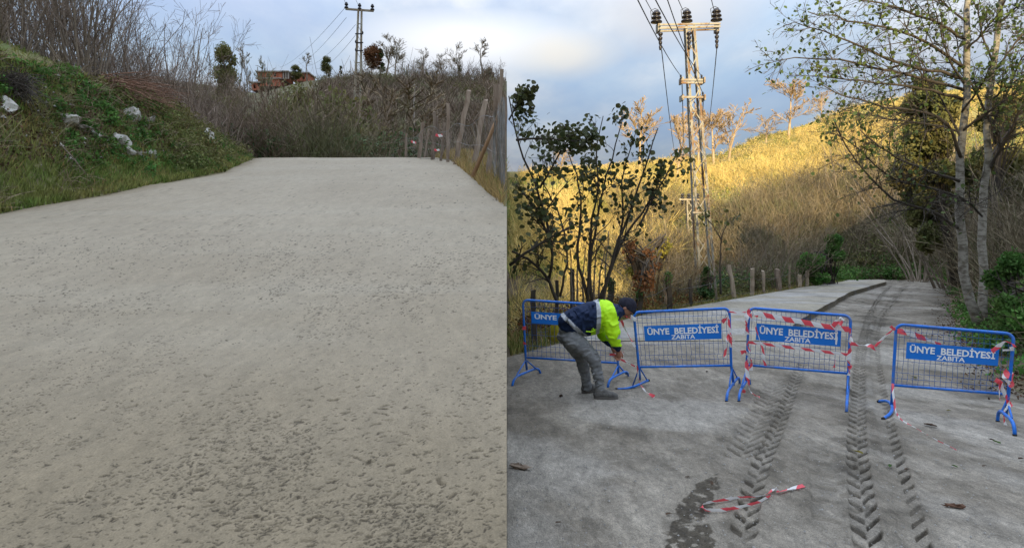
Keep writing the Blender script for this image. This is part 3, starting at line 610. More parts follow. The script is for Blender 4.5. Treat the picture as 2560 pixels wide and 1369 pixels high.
def tree_proto(name, seed, tm, cm, leaf=None, **k):
    tr, cr, Ps = bare_tree_parts(seed, **k)
    root = empty(name, (0, 0, 0), 'x', 'tree')
    link_mesh('trunk', mk('trunk', tr[0], tr[1], True, tr[2]), tm, root); link_mesh('crown', mk('crown', cr[0], cr[1], False, cr[2]), cm, root)
    if leaf:
        rg = np.random.default_rng(seed+1); n, size, mat = leaf; P = np.concatenate([Ps[3][:, 2], Ps[3][:, 1]]); P = P[rg.integers(0, len(P), n)]+rg.normal(0, .12, (n, 3))
        v, t, tn = leaves_at(P, size, rg); link_mesh('foliage', mk('foliage', v, t, False, tn), mat, root)
    return root
def leafy_proto(name, seed, H, rad, lumps, n, size, leafm, tm=None, cone=False, trunk_r=0.12, low=0.15):
    rg = np.random.default_rng(seed); root = empty(name, (0, 0, 0), 'x', 'tree')
    P0, R0 = grow(np.zeros((1, 3)), np.array([[0.02, 0, 1]]), [H*.85], [trunk_r], 6, .04, .1, .25, rg)
    o, d, L, r = spawn(P0, R0, 14, .2, 1, (.5, 1.1), .35, .5, None, rg); P1, R1 = grow(o, d, L, r, 4, .12, .2, .3, rg)
    a = tb(P0, R0, 6, rg); b = tb(P1, R1, 3, rg); m_ = merge([a, b]); link_mesh('trunk', mk('trunk', m_[0], m_[1], False, m_[2]), tm or M['barkd'], root)
    cc, rr = sub_lumps((0, 0, H*(low+1)/2), (rad, rad, H*(1-low)/2), lumps, .62, rg)
    if cone:
        f = 1.15-(cc[:, 2]/H)*0.95; cc[:, :2] *= f[:, None]; rr = rr*f[:, None]
    v, t, tn = cloud(cc, rr, n, size, rg, .45); link_mesh('crown', mk('crown', v, t, False, tn), leafm, root)
    return root
def setp(root, p, rz, sc, label, group=None, used=set(), **k):
    """first use moves the prototype itself, later ones copy it"""
    if root.name not in used: used.add(root.name); root.location = p; root.rotation_euler = (0, 0, rz); root.scale = sc; o = root; o['label'] = label
    else: o = dup(root, p, rz, sc, label)
    if group: o['group'] = group
    elif 'group' in o: del o['group']
    return o

# ------------------------------------------------------------------ LEFT: bank growth
def scatter_blades(name, xs, ys_, h, wd, mat, rg=rng, lean=0.35, zf=zG, zoff=-0.02):
    n = len(xs); z = zf(xs, ys_)+zoff; p = np.stack([xs, ys_, z], 1); hh = h*rg.uniform(0.5, 1.3, n)
    a = rg.uniform(0, 2*math.pi, n); s = np.stack([np.cos(a), np.sin(a), 0*a], 1)*wd*0.5; tipd = np.stack([rg.normal(0, lean, n), rg.normal(0, lean, n), np.ones(n)], 1)*hh[:, None]
    mid = p+tipd*0.5+np.stack([0*a, 0*a, 0.08*hh], 1)
    V = np.stack([p-s, p+s, mid+s*.7, mid-s*.7, p+tipd], 1).reshape(-1, 3); i = np.arange(n)*5
    return stuff(name, V, [np.stack([i, i+1, i+2, i+3], 1), np.stack([i+3, i+2, i+4], 1)], np.repeat(rg.uniform(0, 1, n), 5), mat)
def on_bank(n, d0, d1, y0, y1, pw=1.0):
    y = np.exp(rng.uniform(math.log(y0), math.log(y1), n)); d = d0+(d1-d0)*rng.uniform(0, 1, n)**pw; return np.interp(y, xlL_y, xlL_x)-d, y
x, y = on_bank(62000, -0.06, 3.2, 8.0, 24, 1.1); dd_ = np.interp(y, xlL_y, xlL_x)-x; k = (fbm(x*1.5, y*1.5, 201) > 0.24) & ((rng.uniform(0, 1, len(x)) < np.interp(dd_, [.7, 1.3, 2.5, 2.9], [1, .32, .22, 1])) | (fbm(x*.7, y*.7, 202) > .56)) | (np.interp(y, xlL_y, xlL_x)-x < .5)
scatter_blades('bank_grass', x[k], y[k], 0.16, 0.022, M['grass'])
x, y = on_bank(34000, 2.6, 12, 9, 27); scatter_blades('meadow_grass', x, y, 0.10, 0.03, M['grass'])
x, y = on_bank(9000, -0.05, 2.8, 8.0, 23); k = fbm(x*1.2, y*1.2, 207) > 0.5; scatter_blades('dry_bank_grass', x[k], y[k], 0.16, 0.016, M['grassd'])
# low leafy weeds in lumps
x, y = on_bank(1500, 0.05, 2.9, 8.5, 25); k = (fbm(x*.8, y*.8, 203) > 0.50) & (np.interp(y, xlL_y, xlL_x)-x < 2.2); x = x[k]; y = y[k]
cc = np.stack([x, y, zL(x, y)+.04], 1); rr = np.stack([rng.uniform(.12, .30, len(x))]*2+[rng.uniform(.06, .16, len(x))], 1)
v, t, tn = cloud(cc, rr, 26000, 0.075); stuff('bank_weeds', v, t, tn, M['weed'])
x, y = on_bank(420, 0.1, 2.8, 15.5, 25); cc = np.stack([x, y, zL(x, y)+.12], 1)
v, t, tn = cloud(cc, np.full((len(x), 3), .32), 22000, 0.07); stuff('bramble_thicket', v, t, tn, M['olive'])
x, y = on_bank(9000, 0.1, 3, 8, 25); k = fbm(x*1.3, y*1.3, 209) > .52; x = x[k]; y = y[k]
o_ = np.stack([x, y, zL(x, y)], 1); P, Rr = grow(o_, np.stack([rng.normal(.3, .6, len(x)), rng.normal(0, .6, len(x)), rng.uniform(.3, 1.0, len(x))], 1), rng.uniform(.2, .7, len(x)), np.full(len(x), .006), 4, .2, -.5, .4)
v, q, tn = ribbons(P, Rr); stuff('dead_stalks', v, q, tn, M['twig'])
n = 420; y = rng.uniform(9.5, 21, n); d_ = rng.uniform(.6, 2.3, n); x = np.interp(y, xlL_y, xlL_x)-d_; k = fbm(x*1.4, y*1.4, 219) > .52; x = x[k]; y = y[k]; n = len(x); s_ = .015+.06*rng.uniform(0, 1, n)**2
c = np.stack([x, y, zL(x, y)+.01], 1); V = (c[:, None]+s_[:, None, None]*np.array([[1, 0, 0], [0, 1, 0], [-1, 0, 0], [0, -1, 0], [0, 0, .8], [0, 0, -.6]])[None]*rng.uniform(.6, 1.4, (n, 6, 1))).reshape(-1, 3); i = np.arange(n)*6
stuff('stone_chips', V, np.concatenate([np.stack([i+a, i+b, i+4], 1) for a, b in ((0, 1), (1, 2), (2, 3), (3, 0))]), np.repeat(rng.uniform(0, 1, n), 6), M['rock'])
x, y = on_bank(26000, 0.7, 2.9, 8.2, 24); p_ = np.stack([x, y, zL(x, y)+rng.uniform(.01, .08, len(x))], 1); v, t, tn = leaves_at(p_, .06, flat=.7); stuff('bank_leaf_litter', v, t, tn, M['litter'])
# rocks breaking through the bank: (px, py, Y, width, height, label)
def rock(px, py, Y, wd, ht, label):
    p = PX(px, py, Y); rg = np.random.default_rng(int(px*7+py)); n, m_ = 14, 9
    th = np.arange(n)*2*math.pi/n; ph = np.linspace(0, math.pi, m_); TH, PH = np.meshgrid(th, ph)
    D = np.stack([np.cos(TH)*np.sin(PH), np.sin(TH)*np.sin(PH), np.cos(PH)], -1)
    pl = unit(rg.normal(0, 1, (13, 3))); cut = np.min(rg.uniform(.55, .95, 13)[None, None]/np.maximum((D[:, :, None]*pl[None, None]).sum(-1), 0.05), 2)
    V = D*np.minimum(cut, 1.15)[..., None]*np.array([wd/2, .34*wd+.12, ht/2]); V += rg.normal(0, .022, V.shape)
    sh = R(20); V[..., 0] += V[..., 2]*math.tan(sh)*.3
    i = np.arange(m_-1)[:, None]*n; j = np.arange(n)[None]; Q = np.stack([i+j, i+(j+1) % n, i+n+(j+1) % n, i+n+j], -1).reshape(-1, 4)
    p[2] = p[2]; o = link_mesh('rock', mk('rock', V.reshape(-1, 3), Q, False), M['rock'], None, p); o.rotation_euler = (R(-15), R(rg.uniform(-25, 25)), 0)
    tag(o, label, 'rock', 'limestone rocks breaking through the green bank')
def bankY(px, py, y0=8.5, y1=25.0):
    """depth at which the view ray through a photo point meets the left bank"""
    Y = np.linspace(y0, y1, 900); z = zL((px-1280)/F*Y, Y); r_ = EYE-(py-HY)/F*Y; k = np.where(z >= r_)[0]; return Y[k[0]] if len(k) else y1
for px, py, wpx, hpx, lb in [
    (14, 268, 44, 34, 'pale rock at the far left edge of the bank, below the dark overhang'),
    (170, 305, 46, 30, 'jagged pale rock left of the bank middle, upper of two touching ones'),
    (198, 322, 44, 24, 'flat pale rock just right of and below the jagged one'),
    (137, 260, 14, 14, 'small pale stone high on the left of the bank'),
    (330, 296, 30, 44, 'tall white rock near the top of the bank under the brush pile'),
    (362, 320, 16, 44, 'narrow upright rock right of the tall white one'),
    (293, 362, 40, 44, 'large white rock face in the lower middle of the bank'),
    (318, 385, 26, 16, 'low grey rock right of and below the large white face'),
    (345, 390, 20, 18, 'middle one of three low rocks near the foot of the bank'),
    (374, 391, 22, 26, 'rounded white rock at the right end of the low row'),
    (262, 352, 34, 10, 'thin brownish ledge of rock left of the large white face'),
    (172, 402, 36, 12, 'sandy coloured flat stone low on the left of the bank'),
    (483, 300, 22, 16, 'grey stone at the bank top near its far end'),
    (520, 350, 24, 50, 'cracked brown and grey outcrop at the far end of the bank'),
    (338, 349, 10, 8, 'tiny white stone in the middle of the bank')]:
    Y = bankY(px, py); rock(px, py, Y+.09, wpx/F*Y*1.45, hpx/F*Y*1.45, lb)
# brush pile
pts = []; rg = np.random.default_rng(31)
n = 700; px = rg.uniform(245, 400, n); py = 205+(px-245)*0.27+rg.normal(0, 9, n); Yb = np.array([bankY(a, 215+(a-245)*.25) for a in px])-.15+rg.uniform(-.2, .5, n)
o_ = np.stack([(px-1280)/F*Yb, Yb, EYE-(py-HY)/F*Yb], 1)
P, Rr = grow(o_, np.stack([rg.normal(1, .35, n), rg.normal(-.15, .35, n), rg.normal(-.22, .16, n)], 1), rg.uniform(.7, 1.9, n), rg.uniform(.006, .014, n), 4, .09, -.1, .5, rg)
v, q, tn = tb(P, Rr, 3, rg); base = v.mean(0)*[1, 1, 0]+[0, 0, v[:, 2].min()]
o = link_mesh('cut_twigs', mk('cut_twigs', v-base, q, False, tn), M['rust_twig'], empty('brush_pile', base, 'heap of cut reddish twigs lying along the top of the green bank', 'brush pile')); o['kind'] = 'stuff'
# overhanging root mass at the left edge
n = 500; px = rg.uniform(-20, 72, n); py = rg.uniform(182, 232, n); Yb = bankY(30, 225)-.1+rg.uniform(-.25, .3, n); o_ = np.stack([(px-1280)/F*Yb, Yb, EYE-(py-HY)/F*Yb], 1)
P, Rr = grow(o_, np.stack([rg.normal(0, 1, n), rg.normal(-.3, .5, n), rg.normal(-.3, .5, n)], 1), rg.uniform(.2, .6, n), rg.uniform(.004, .010, n), 4, .25, -.3, .5, rg)
v, q, tn = tb(P, Rr, 3, rg); base = v.mean(0)
o = link_mesh('fine_roots', mk('fine_roots', v-base, q, False, tn), M['barkd'], empty('root_tangle', base, 'dark tangle of roots overhanging the bank at the far left', 'roots')); o['kind'] = 'stuff'
# fallen stick on the bank
p1 = PX(150, 360, bankY(150, 360)-.15); p2 = PX(212, 432, bankY(212, 432)-.12)
MB().tube([p1, (p1+p2)/2+[0, 0, .03], p2], [.012, .014, .010], 5).top('stick', M['barkp'], label='thin bare stick lying aslant on the lower left bank', cat='stick')

# hazel clumps on the bank top: many stems from one stool, alike but for shape and place
def clump_proto(seed, nst=13, H=5.5, mats=None):
    mats = mats or (M['barkp'], M['twigl'])
    rg = np.random.default_rng(seed); a = rg.uniform(0, 2*math.pi, nst); ro = rg.uniform(0.02, .28, nst)
    o = np.stack([np.cos(a)*ro, np.sin(a)*ro, -.1+0*a], 1); d = np.stack([np.cos(a)*rg.uniform(.1, .5, nst), np.sin(a)*rg.uniform(.1, .5, nst), np.ones(nst)], 1)
    P0, R0 = grow(o, d, rg.uniform(.6, 1.05, nst)*H, rg.uniform(.016, .036, nst), 9, .07, .05, .3, rg)
    o, d, L, r = spawn(P0, R0, 9, .22, 1, (.35, .9), .33, .55, None, rg); P1, R1 = grow(o, d, L, r, 5, .13, .15, .35, rg)
    o, d, L, r = spawn(P1, R1, 7, .1, 1, (.3, .9), .5, .6, None, rg); P2, R2 = grow(o, d, L, np.maximum(r, .004), 3, .15, .1, .5, rg)
    root = empty('hazel_shrub', (0, 0, 0), 'x', 'shrub')
    v, q, t = tb(P0, R0, 5, rg); link_mesh('stems', mk('stems', v, q, True, t), mats[0], root)
    m_ = merge([tb(P1, np.maximum(R1, .005), 3, rg), ribbons(P2, np.maximum(R2, .0045), rg)]); link_mesh('branches', mk('branches', *m_[:2], False, m_[2]), mats[1], root)
    return root
HZ = [clump_proto(300+i) for i in range(5)]
hz = [  # px, py of the foot, Y, height factor, words
    (40, 175, 17.5, 1.0, 'crooked bare hazel shrub standing on the grass at the far left edge'),
    (-30, 120, 20, 1.1, 'bare hazel half cut off by the left edge of the photo'),
    (15, 118, 22, 1.0, 'bare hazel on the crest of the grass slope at the upper left'),
    (80, 128, 21, 1.1, 'second bare hazel along the crest of the grass slope'),
    (125, 150, 20, 1.0, 'bare hazel with a short dark stump at its foot'),
    (165, 168, 20, 1.1, 'bare hazel where the grass slope meets the thicket'),
    (198, 198, 18.5, 1.15, 'bare many-stemmed hazel at the bank edge left of the brush pile, left one of two'),
    (232, 205, 19, 1.05, 'bare many-stemmed hazel at the bank edge touching the brush pile'),
    (265, 190, 22, 1.1, 'bare hazel directly behind the left end of the brush pile'),
    (300, 200, 23, 1.0, 'bare hazel behind the middle of the brush pile'),
    (345, 215, 24, 1.0, 'bare hazel behind the right end of the brush pile'),
    (390, 232, 24, 1.15, 'bare hazel just right of the brush pile'),
    (430, 245, 25, 1.3, 'bare hazel whose long branch leans right over the bank end'),
    (470, 265, 26, 1.15, 'bare hazel above the grey stone at the bank top'),
    (510, 280, 28, 1.0, 'lower bare hazel above the far end of the bank'),
    (550, 300, 30, .62, 'small bare hazel at the right end of the hazel row'),
    (585, 320, 32, .6, 'smallest bare hazel at the very end of the row, by the road crest'),
    (60, 105, 26, 1.1, 'tall bare hazel in the second row behind the left grass crest'),
    (140, 125, 27, 1.15, 'tall bare hazel in the second row above the dark stump'),
    (215, 150, 28, 1.1, 'tall bare hazel in the second row behind the two bank edge ones'),
    (285, 170, 29, 1.1, 'tall bare hazel in the second row behind the brush pile'),
    (360, 190, 31, 1.0, 'bare hazel in the second row right of the brush pile'),
    (420, 215, 32, .95, 'bare hazel in the second row behind the leaning branch'),
    (490, 245, 34, .8, 'bare hazel in the second row near the bank end'),
    (100, 110, 33, 1.2, 'hazel of the rear row at the upper left corner'),
    (250, 140, 36, 1.1, 'hazel of the rear row above the brush pile'),
    (330, 160, 38, 1.0, 'hazel of the rear row right above the brush pile')]
for i, (px, py, Y, hf, lb) in enumerate(hz):
    p = PX(px, py, Y); z = atG(p[0], Y); p[2] = min(z, p[2]) if abs(z-p[2]) < 1.2 else z
    hgt = hf*(1.0 if Y < 24 else Y/24.0)*.92
    setp(HZ[i % 5], p, rng.uniform(0, 6.28), (hgt*rng.uniform(.85, 1.1),)*2+(hgt,), lb, 'bare hazels on top of the left bank')
# undergrowth between the hazels and down to the lane's crest
n = 9000; x = -rng.uniform(9.6, 30, n); y = rng.uniform(20, 44, n); k = (x < -9.5-(y-20)*.16) & (x/y > -1.0); x = x[k]; y = y[k]
o_ = np.stack([x, y, zL(x, y)-.05], 1); n = len(x); P, Rr = grow(o_, np.stack([rng.normal(0, .3, n), rng.normal(0, .3, n), np.ones(n)], 1), rng.uniform(.8, 2.6, n), np.full(n, .011), 4, .12, 0, .5)
o2, d2, L2, r2 = spawn(P, Rr, 3, .3, 1, (.3, .8), .4, .8); P2, R2 = grow(o2, d2, L2, np.full(len(L2), .008), 3, .15, .1, .5)
m_ = merge([ribbons(P, Rr), ribbons(P2, R2)]); stuff('brown_undergrowth', *m_, M['twigl'])
# thicket behind the crest (bare brown stems)
def scrub(name, x, y, zf, hl, wd, mat, tw=3, up=.1, spreadv=.22):
    n = len(x); cl_ = fbm(x*.22+3, y*.22, 777, 3); o_ = np.stack([x, y, zf(x, y)-.1], 1); hh = rng.uniform(*hl, n)*np.clip(.35+1.5*ss(.36, .64, cl_), .3, 1.6)*(np.interp(y, [90, 112], [1, .35]) if zf is zR else np.interp(y, [120, 145], [1, .22]))
    P, Rr = grow(o_, np.stack([rng.normal(0, spreadv, n), rng.normal(0, spreadv, n), np.ones(n)], 1), hh, np.full(n, wd), 3, .16, 0, .45)
    k = clipseam(P, -1 if zf is zL else 1, .02); P = P[k]; Rr = Rr[k]; parts = [ribbons(P, Rr)]
    if tw:
        o2, d2, L2, r2 = spawn(P, Rr, tw, .25, 1, (.4, 1.1), .55, .8); P2, R2 = grow(o2, d2, L2, np.full(len(L2), wd*.7), 2, .1, up, .6); k = clipseam(P2, -1 if zf is zL else 1, .02); P2 = P2[k]; R2 = R2[k]; parts.append(ribbons(P2, R2))
    m_ = merge(parts); return stuff(name, *m_, mat)
n = 15000; u = rng.uniform(-.45, SEAM-.002, n); y = 27+rng.uniform(0, 1, n)**1.2*30; x = u*y; k = (x > -9.5-(y-20)*.5) & ~(np.abs(x/y+.243) < .012); x = x[k]; y = y[k]
scrub('thicket', x, y, zL, (1.6, 3.6), .012, M['twigleft'], 5, spreadv=.3)
# wooded slope
n = 30000; y = rng.uniform(50, 152, n); u = rng.uniform(-.62, SEAM-.001, n); x = u*y; k = (fbm(x*.12, y*.12, 231) > .40) & ~((np.abs(x/y+.362) < .06) & (y > 88)) & ~((np.abs(x/y+.243) < .014) & (y < 61)); x = x[k]; y = y[k]
scrub('bare_scrub', x, y, zL, (1.0, 2.4), .026, M['twigleft'], 4, spreadv=.4)
n = 2400; y = rng.uniform(48, 148, n); u = rng.uniform(-.5, SEAM-.02, n); x = u*y; k = (fbm(x*.1, y*.1, 241) > .50) & ~((np.abs(x/y+.362) < .06) & (y > 88)); x = x[k]; y = y[k]
cc = np.stack([x, y, zL(x, y)+.6], 1); v, t, tn = cloud(cc, rng.uniform(.7, 2.0, (len(x), 1))*np.array([1, 1, .7]), 60000, 0.24); k4 = clipseam(v.reshape(-1, 4, 3), -1); 
n_ = len(v)//4; kk = clipseam(v.reshape(-1, 4, 3), -1); v = v.reshape(-1, 4, 3)[kk].reshape(-1, 3); i = np.arange(len(v)//4)*4; t = np.concatenate([np.stack([i, i+1, i+2], 1), np.stack([i, i+2, i+3], 1)]); tn = tn.reshape(-1, 4)[kk].ravel()
stuff('green_scrub', v, t, tn, M['olive'])
n = 2400; y = rng.uniform(62, 126, n); u = rng.uniform(-.55, SEAM-.01, n); x = u*y; k = (fbm(x*.08, y*.08, 251) > .42) & ~((np.abs(x/y+.362) < .07) & (y > 70)); x = x[k]; y = y[k]
scrub('bare_woodland', x, y, zL, (1.9, 3.4), .045, M['twigleft'], 12, spreadv=.2)
# ---- individual trees and bushes of the left view
T1 = tree_proto('bare_tree', 401, M['barkp'], M['twig'], H=9); T2 = tree_proto('bare_tree', 402, M['barkp'], M['twig'], H=9, spread=.8, limbs=13)
T3 = tree_proto('bare_tree', 403, M['barkp'], M['twig'], H=9, spread=.4, clear=.5, limbs=8)
L1 = leafy_proto('leafy_tree', 411, 9, 1.7, 26, 9000, .30, M['olive'], low=.1); L2 = leafy_proto('bushy_tree', 412, 5, 2.2, 24, 9000, .22, M['olive'], low=0.0)
D1 = leafy_proto('conifer', 413, 7, 1.4, 20, 6000, .28, M['ivy'], cone=True, low=.08); B1 = leafy_proto('brown_leaved_tree', 414, 9, 2.0, 22, 7000, .34, M['brownleaf'], low=.25)
I1 = leafy_proto('ivy_clad_tree', 415, 9, .8, 16, 5000, .30, M['ivy'], low=.05)
G1 = leafy_proto('evergreen_bush', 416, 3, 1.6, 20, 9000, .15, M['ivy'], low=-.1)
def tree(proto, H0, px, pyb, pyt, Y, label, wx=1.0, zf=None, group=None):
    x = (px-1280)/F*Y; z = atG(x, Y); zt = EYE-(pyt-HY)/F*Y; zb = EYE-(pyb-HY)/F*Y
    z = min(z, zb) if zf is None else zf
    s = (zt-z)/(H0*(.80 if H0 == 9 and proto in (T1, T2, T3) else .92)); return setp(proto, (x, Y, z-.05), rng.uniform(0, 6.28), (s*wx*(1.75 if proto in (T1, T2, T3) else 1.1),)*2+(s,), label, group)
tree(L1, 9, 562, 220, 118, 120, 'tall dense olive tree on the skyline left of the brick house', .75)
tree(T3, 9, 598, 215, 138, 125, 'thin pale bare tree between the tall olive tree and the brick house', .5)
tree(T1, 9, 618, 218, 165, 130, 'small bare tree close to the left side of the brick house', .4)
tree(T3, 9, 767, 190, 142, 150, 'slim bare tree on the skyline right behind the brick house')
tree(L1, 9, 740, 200, 165, 148, 'small leafy tree in front of the lower brick building', 1.3)
tree(L1, 9, 816, 188, 144, 150, 'round-topped leafy tree on the skyline left of the pylon', 1.0)
tree(I1, 9, 824, 188, 163, 151, 'small dark cypress-like tree touching the round-topped tree')
tree(I1, 9, 852, 186, 162, 150, 'small dark cypress-like tree standing alone left of the pylon')
tree(B1, 9, 930, 200, 112, 146, 'large tree with brown leaves on the skyline just right of the pylon', .9)
tree(I1, 9, 952, 195, 116, 148, 'tall ivy-covered tree rising behind the brown-leaved one')
tree(T2, 9, 965, 195, 108, 149, 'wide bare tree among the ivy-covered trunks on the skyline', .9)
tree(T2, 9, 988, 192, 112, 150, 'bare round-crowned tree right of the ivy-covered group', .8)
tree(T1, 9, 1055, 196, 138, 150, 'leaning bare tree alone in the middle of the skyline', .9)
tree(T2, 9, 1108, 198, 147, 150, 'low wide bare tree on the skyline left of the ivy-wrapped one')
tree(T2, 9, 1150, 200, 127, 150, 'bare-topped tree with ivy around its base on the skyline', .75)
tree(I1, 9, 1150, 200, 160, 149.5, 'dark ivy bush wrapped round the foot of a bare skyline tree')
tree(T3, 9, 1205, 204, 113, 150, 'tall bare tree with a flat crown at the right end of the skyline', 1.1)
tree(D1, 7, 1222, 203, 163, 149, 'dark pine-like tree at the right end of the skyline', 1.4)
tree(T1, 9, 600, 380, 250, 60, 'leafless tree in the hollow left of the pale trunk', .45)
tree(T3, 9, 678, 395, 225, 50, 'tall pale-barked bare tree behind the road crest', .35)
tree(L2, 5, 705, 400, 300, 38, 'dark green bushy tree behind the crest left of the large one', .55)
tree(L2, 5, 745, 395, 235, 62, 'grey-green willow-like tree on the slope behind the crest', .75)
tree(L2, 5, 838, 400, 278, 36, 'large dark green bushy tree behind the crest left of the pylon foot', .62)
tree(G1, 3, 635, 402, 350, 28, 'small bright green bush at the end of the left bank', .9)
tree(G1, 3, 1085-145, 400, 372, 31, 'low green bush on the crest right of the pylon foot', 1.1)
tree(G1, 3, 1170, 340, 318, 80, 'dark round bush on the slope above the wire fence', 1.3)
tree(B1, 9, 1195, 240, 208, 110, 'orange-brown bush on the slope below the flat-crowned tree', 1.6)
tree(T2, 9, 930, 395, 290, 44, 'bare bushy tree just right of the pylon foot', .8)
tree(T1, 9, 1000, 395, 280, 46, 'bare greyish tree in the middle of the thicket', 1.0)
tree(T2, 9, 800, 395, 270, 52, 'bare tree between the two bushy green trees', .8)
#PART3
# ------------------------------------------------------------------ LEFT: fence, pylons, houses
gl = 'weathered posts of the wire fence'
fence = empty('wire_fence', PX(1140, 400, 17), 'chain-link fence on leaning weathered wooden posts along the right edge of the uphill road', 'fence')
def plank(a, b, wd, th, mat, parent, name='post', seed=0):
    rg = np.random.default_rng(seed+5); a = np.array(a); b = np.array(b); n = 7; t = np.linspace(0, 1, n)[:, None]
    P = a*(1-t)+b*t+rg.normal(0, wd*.10, (n, 3)); P[0] = a; wv = wd*rg.uniform(.85, 1.1, n); tv = th*rg.uniform(.9, 1.1, n)
    V = []
    for k in range(n):
        for sx, sy in ((-1, -1), (1, -1), (1, 1), (-1, 1)): V.append(P[k]+np.array([sx*wv[k]/2, sy*tv[k]/2, 0]))
    V = np.array(V); V[-4:, 2] += rg.uniform(-.5, .5, 4)*wd*.6
    q = [[4*k+i, 4*k+(i+1) % 4, 4*k+4+(i+1) % 4, 4*k+4+i] for k in range(n-1) for i in range(4)]+[[3, 2, 1, 0], [4*n-4, 4*n-3, 4*n-2, 4*n-1]]
    return MB().add(V, q).build(name, mat, parent)
posts = [(1013, 394, 1016, 333, 22.5, 7), (1047, 396, 1057, 305, 21.8, 11), (1060, 396, 1072, 322, 22.2, 5), (1080, 398, 1087, 280, 21, 9), (1083, 396, 1093, 290, 21.2, 7), (1101, 399, 1112, 305, 20.5, 8),
         (1120, 398, 1120, 258, 20, 10), (1137, 400, 1172, 228, 19.3, 14), (1181, 408, 1212, 252, 17.5, 16), (1222, 430, 1243, 214, 14.8, 17), (1238, 420, 1254, 170, 15.5, 12), (1256, 480, 1264, 245, 12.6, 14)]
for i, (x0, y0, x1, y1, Y, wp) in enumerate(posts):
    a = PX(x0, y0, Y); a[2] = min(a[2], atG(a[0], Y))-.1; b = PX(x1, y1, Y+.1); plank(a, b, wp/F*Y*.78, wp/F*Y*.6, M['post'], fence, seed=i)
# chain link, sagging between the posts, bunched up at the near end
nb = [(1013, 394, 343, 22.4), (1050, 397, 330, 21.6), (1087, 399, 318, 20.7), (1120, 401, 322, 19.8), (1150, 404, 312, 18.6), (1185, 420, 300, 17.0), (1215, 450, 292, 15.0), (1240, 480, 275, 13.6), (1262, 515, 262, 12.0)]
nb = np.array(nb, float)
def netp(s, t, dy=0.0):
    k = s*(len(nb)-1); i = np.arange(len(nb)); px = np.interp(k, i, nb[:, 0]); p0 = np.interp(k, i, nb[:, 1]); p1 = np.interp(k, i, nb[:, 2]); Y = np.interp(k, i, nb[:, 3])
    py = p0+(p1-p0)*t+8*np.sin(s*24)*t; Y = Y+0.14*np.sin(s*30+t*3)+.10*np.sin(s*71+t*5)+dy
    return np.stack([(px-1280)/F*Y, Y, EYE-(py-HY)/F*Y], -1)
def net_lines(count, K_, s0, s1, dy, wdt, amp=1.0):
    out_ = []
    for sgn in (1, -1):
        c = np.linspace(-.12, 1.12, count)[:, None]; t = np.linspace(0, 1, K_)[None]; s = c+sgn*t*.10; ok = np.clip(s, 0, 1); out_.append(netp(s0+(s1-s0)*ok, np.broadcast_to(t, s.shape), dy))
    P = np.concatenate(out_); return ribbons(P, np.full(P.shape[:2], wdt))
parts = [net_lines(76, 9, 0, 1, 0, .0019)]; s = np.linspace(0, 1, 90)
for t_ in (0.02, .5, .98): P = netp(s, np.full_like(s, t_))[None]; parts.append(ribbons(P, np.full(P.shape[:2], .005)))
m_ = merge(parts); off = np.array(fence.location); link_mesh('wire_mesh', mk('wire_mesh', m_[0]-off, m_[1], False, m_[2]), M['net'], fence)
P = netp(rng.uniform(.84, .995, (90, 1))+np.cumsum(rng.normal(0, .006, (90, 8)), 1), np.linspace(1.02, rng.uniform(0, .5), 8)[None]+rng.normal(0, .03, (90, 8)), rng.uniform(-.35, .1, (90, 1)))
P[..., 0] = np.minimum(P[..., 0], SEAM*P[..., 1]-.02); m_ = ribbons(P, np.full(P.shape[:2], .003)); link_mesh('slack_mesh', mk('slack_mesh', m_[0]-off, m_[1], False, m_[2]), M['net'], fence)
MB().tube([PX(1182, 440, 14.2), PX(1225, 340, 14.0), PX(1264, 245, 13.6)], [.050, .042, .036], 8).top('leaning_pole', M['pole'], True, label='peeled orange-brown pole leaning against the wire fence', cat='pole')
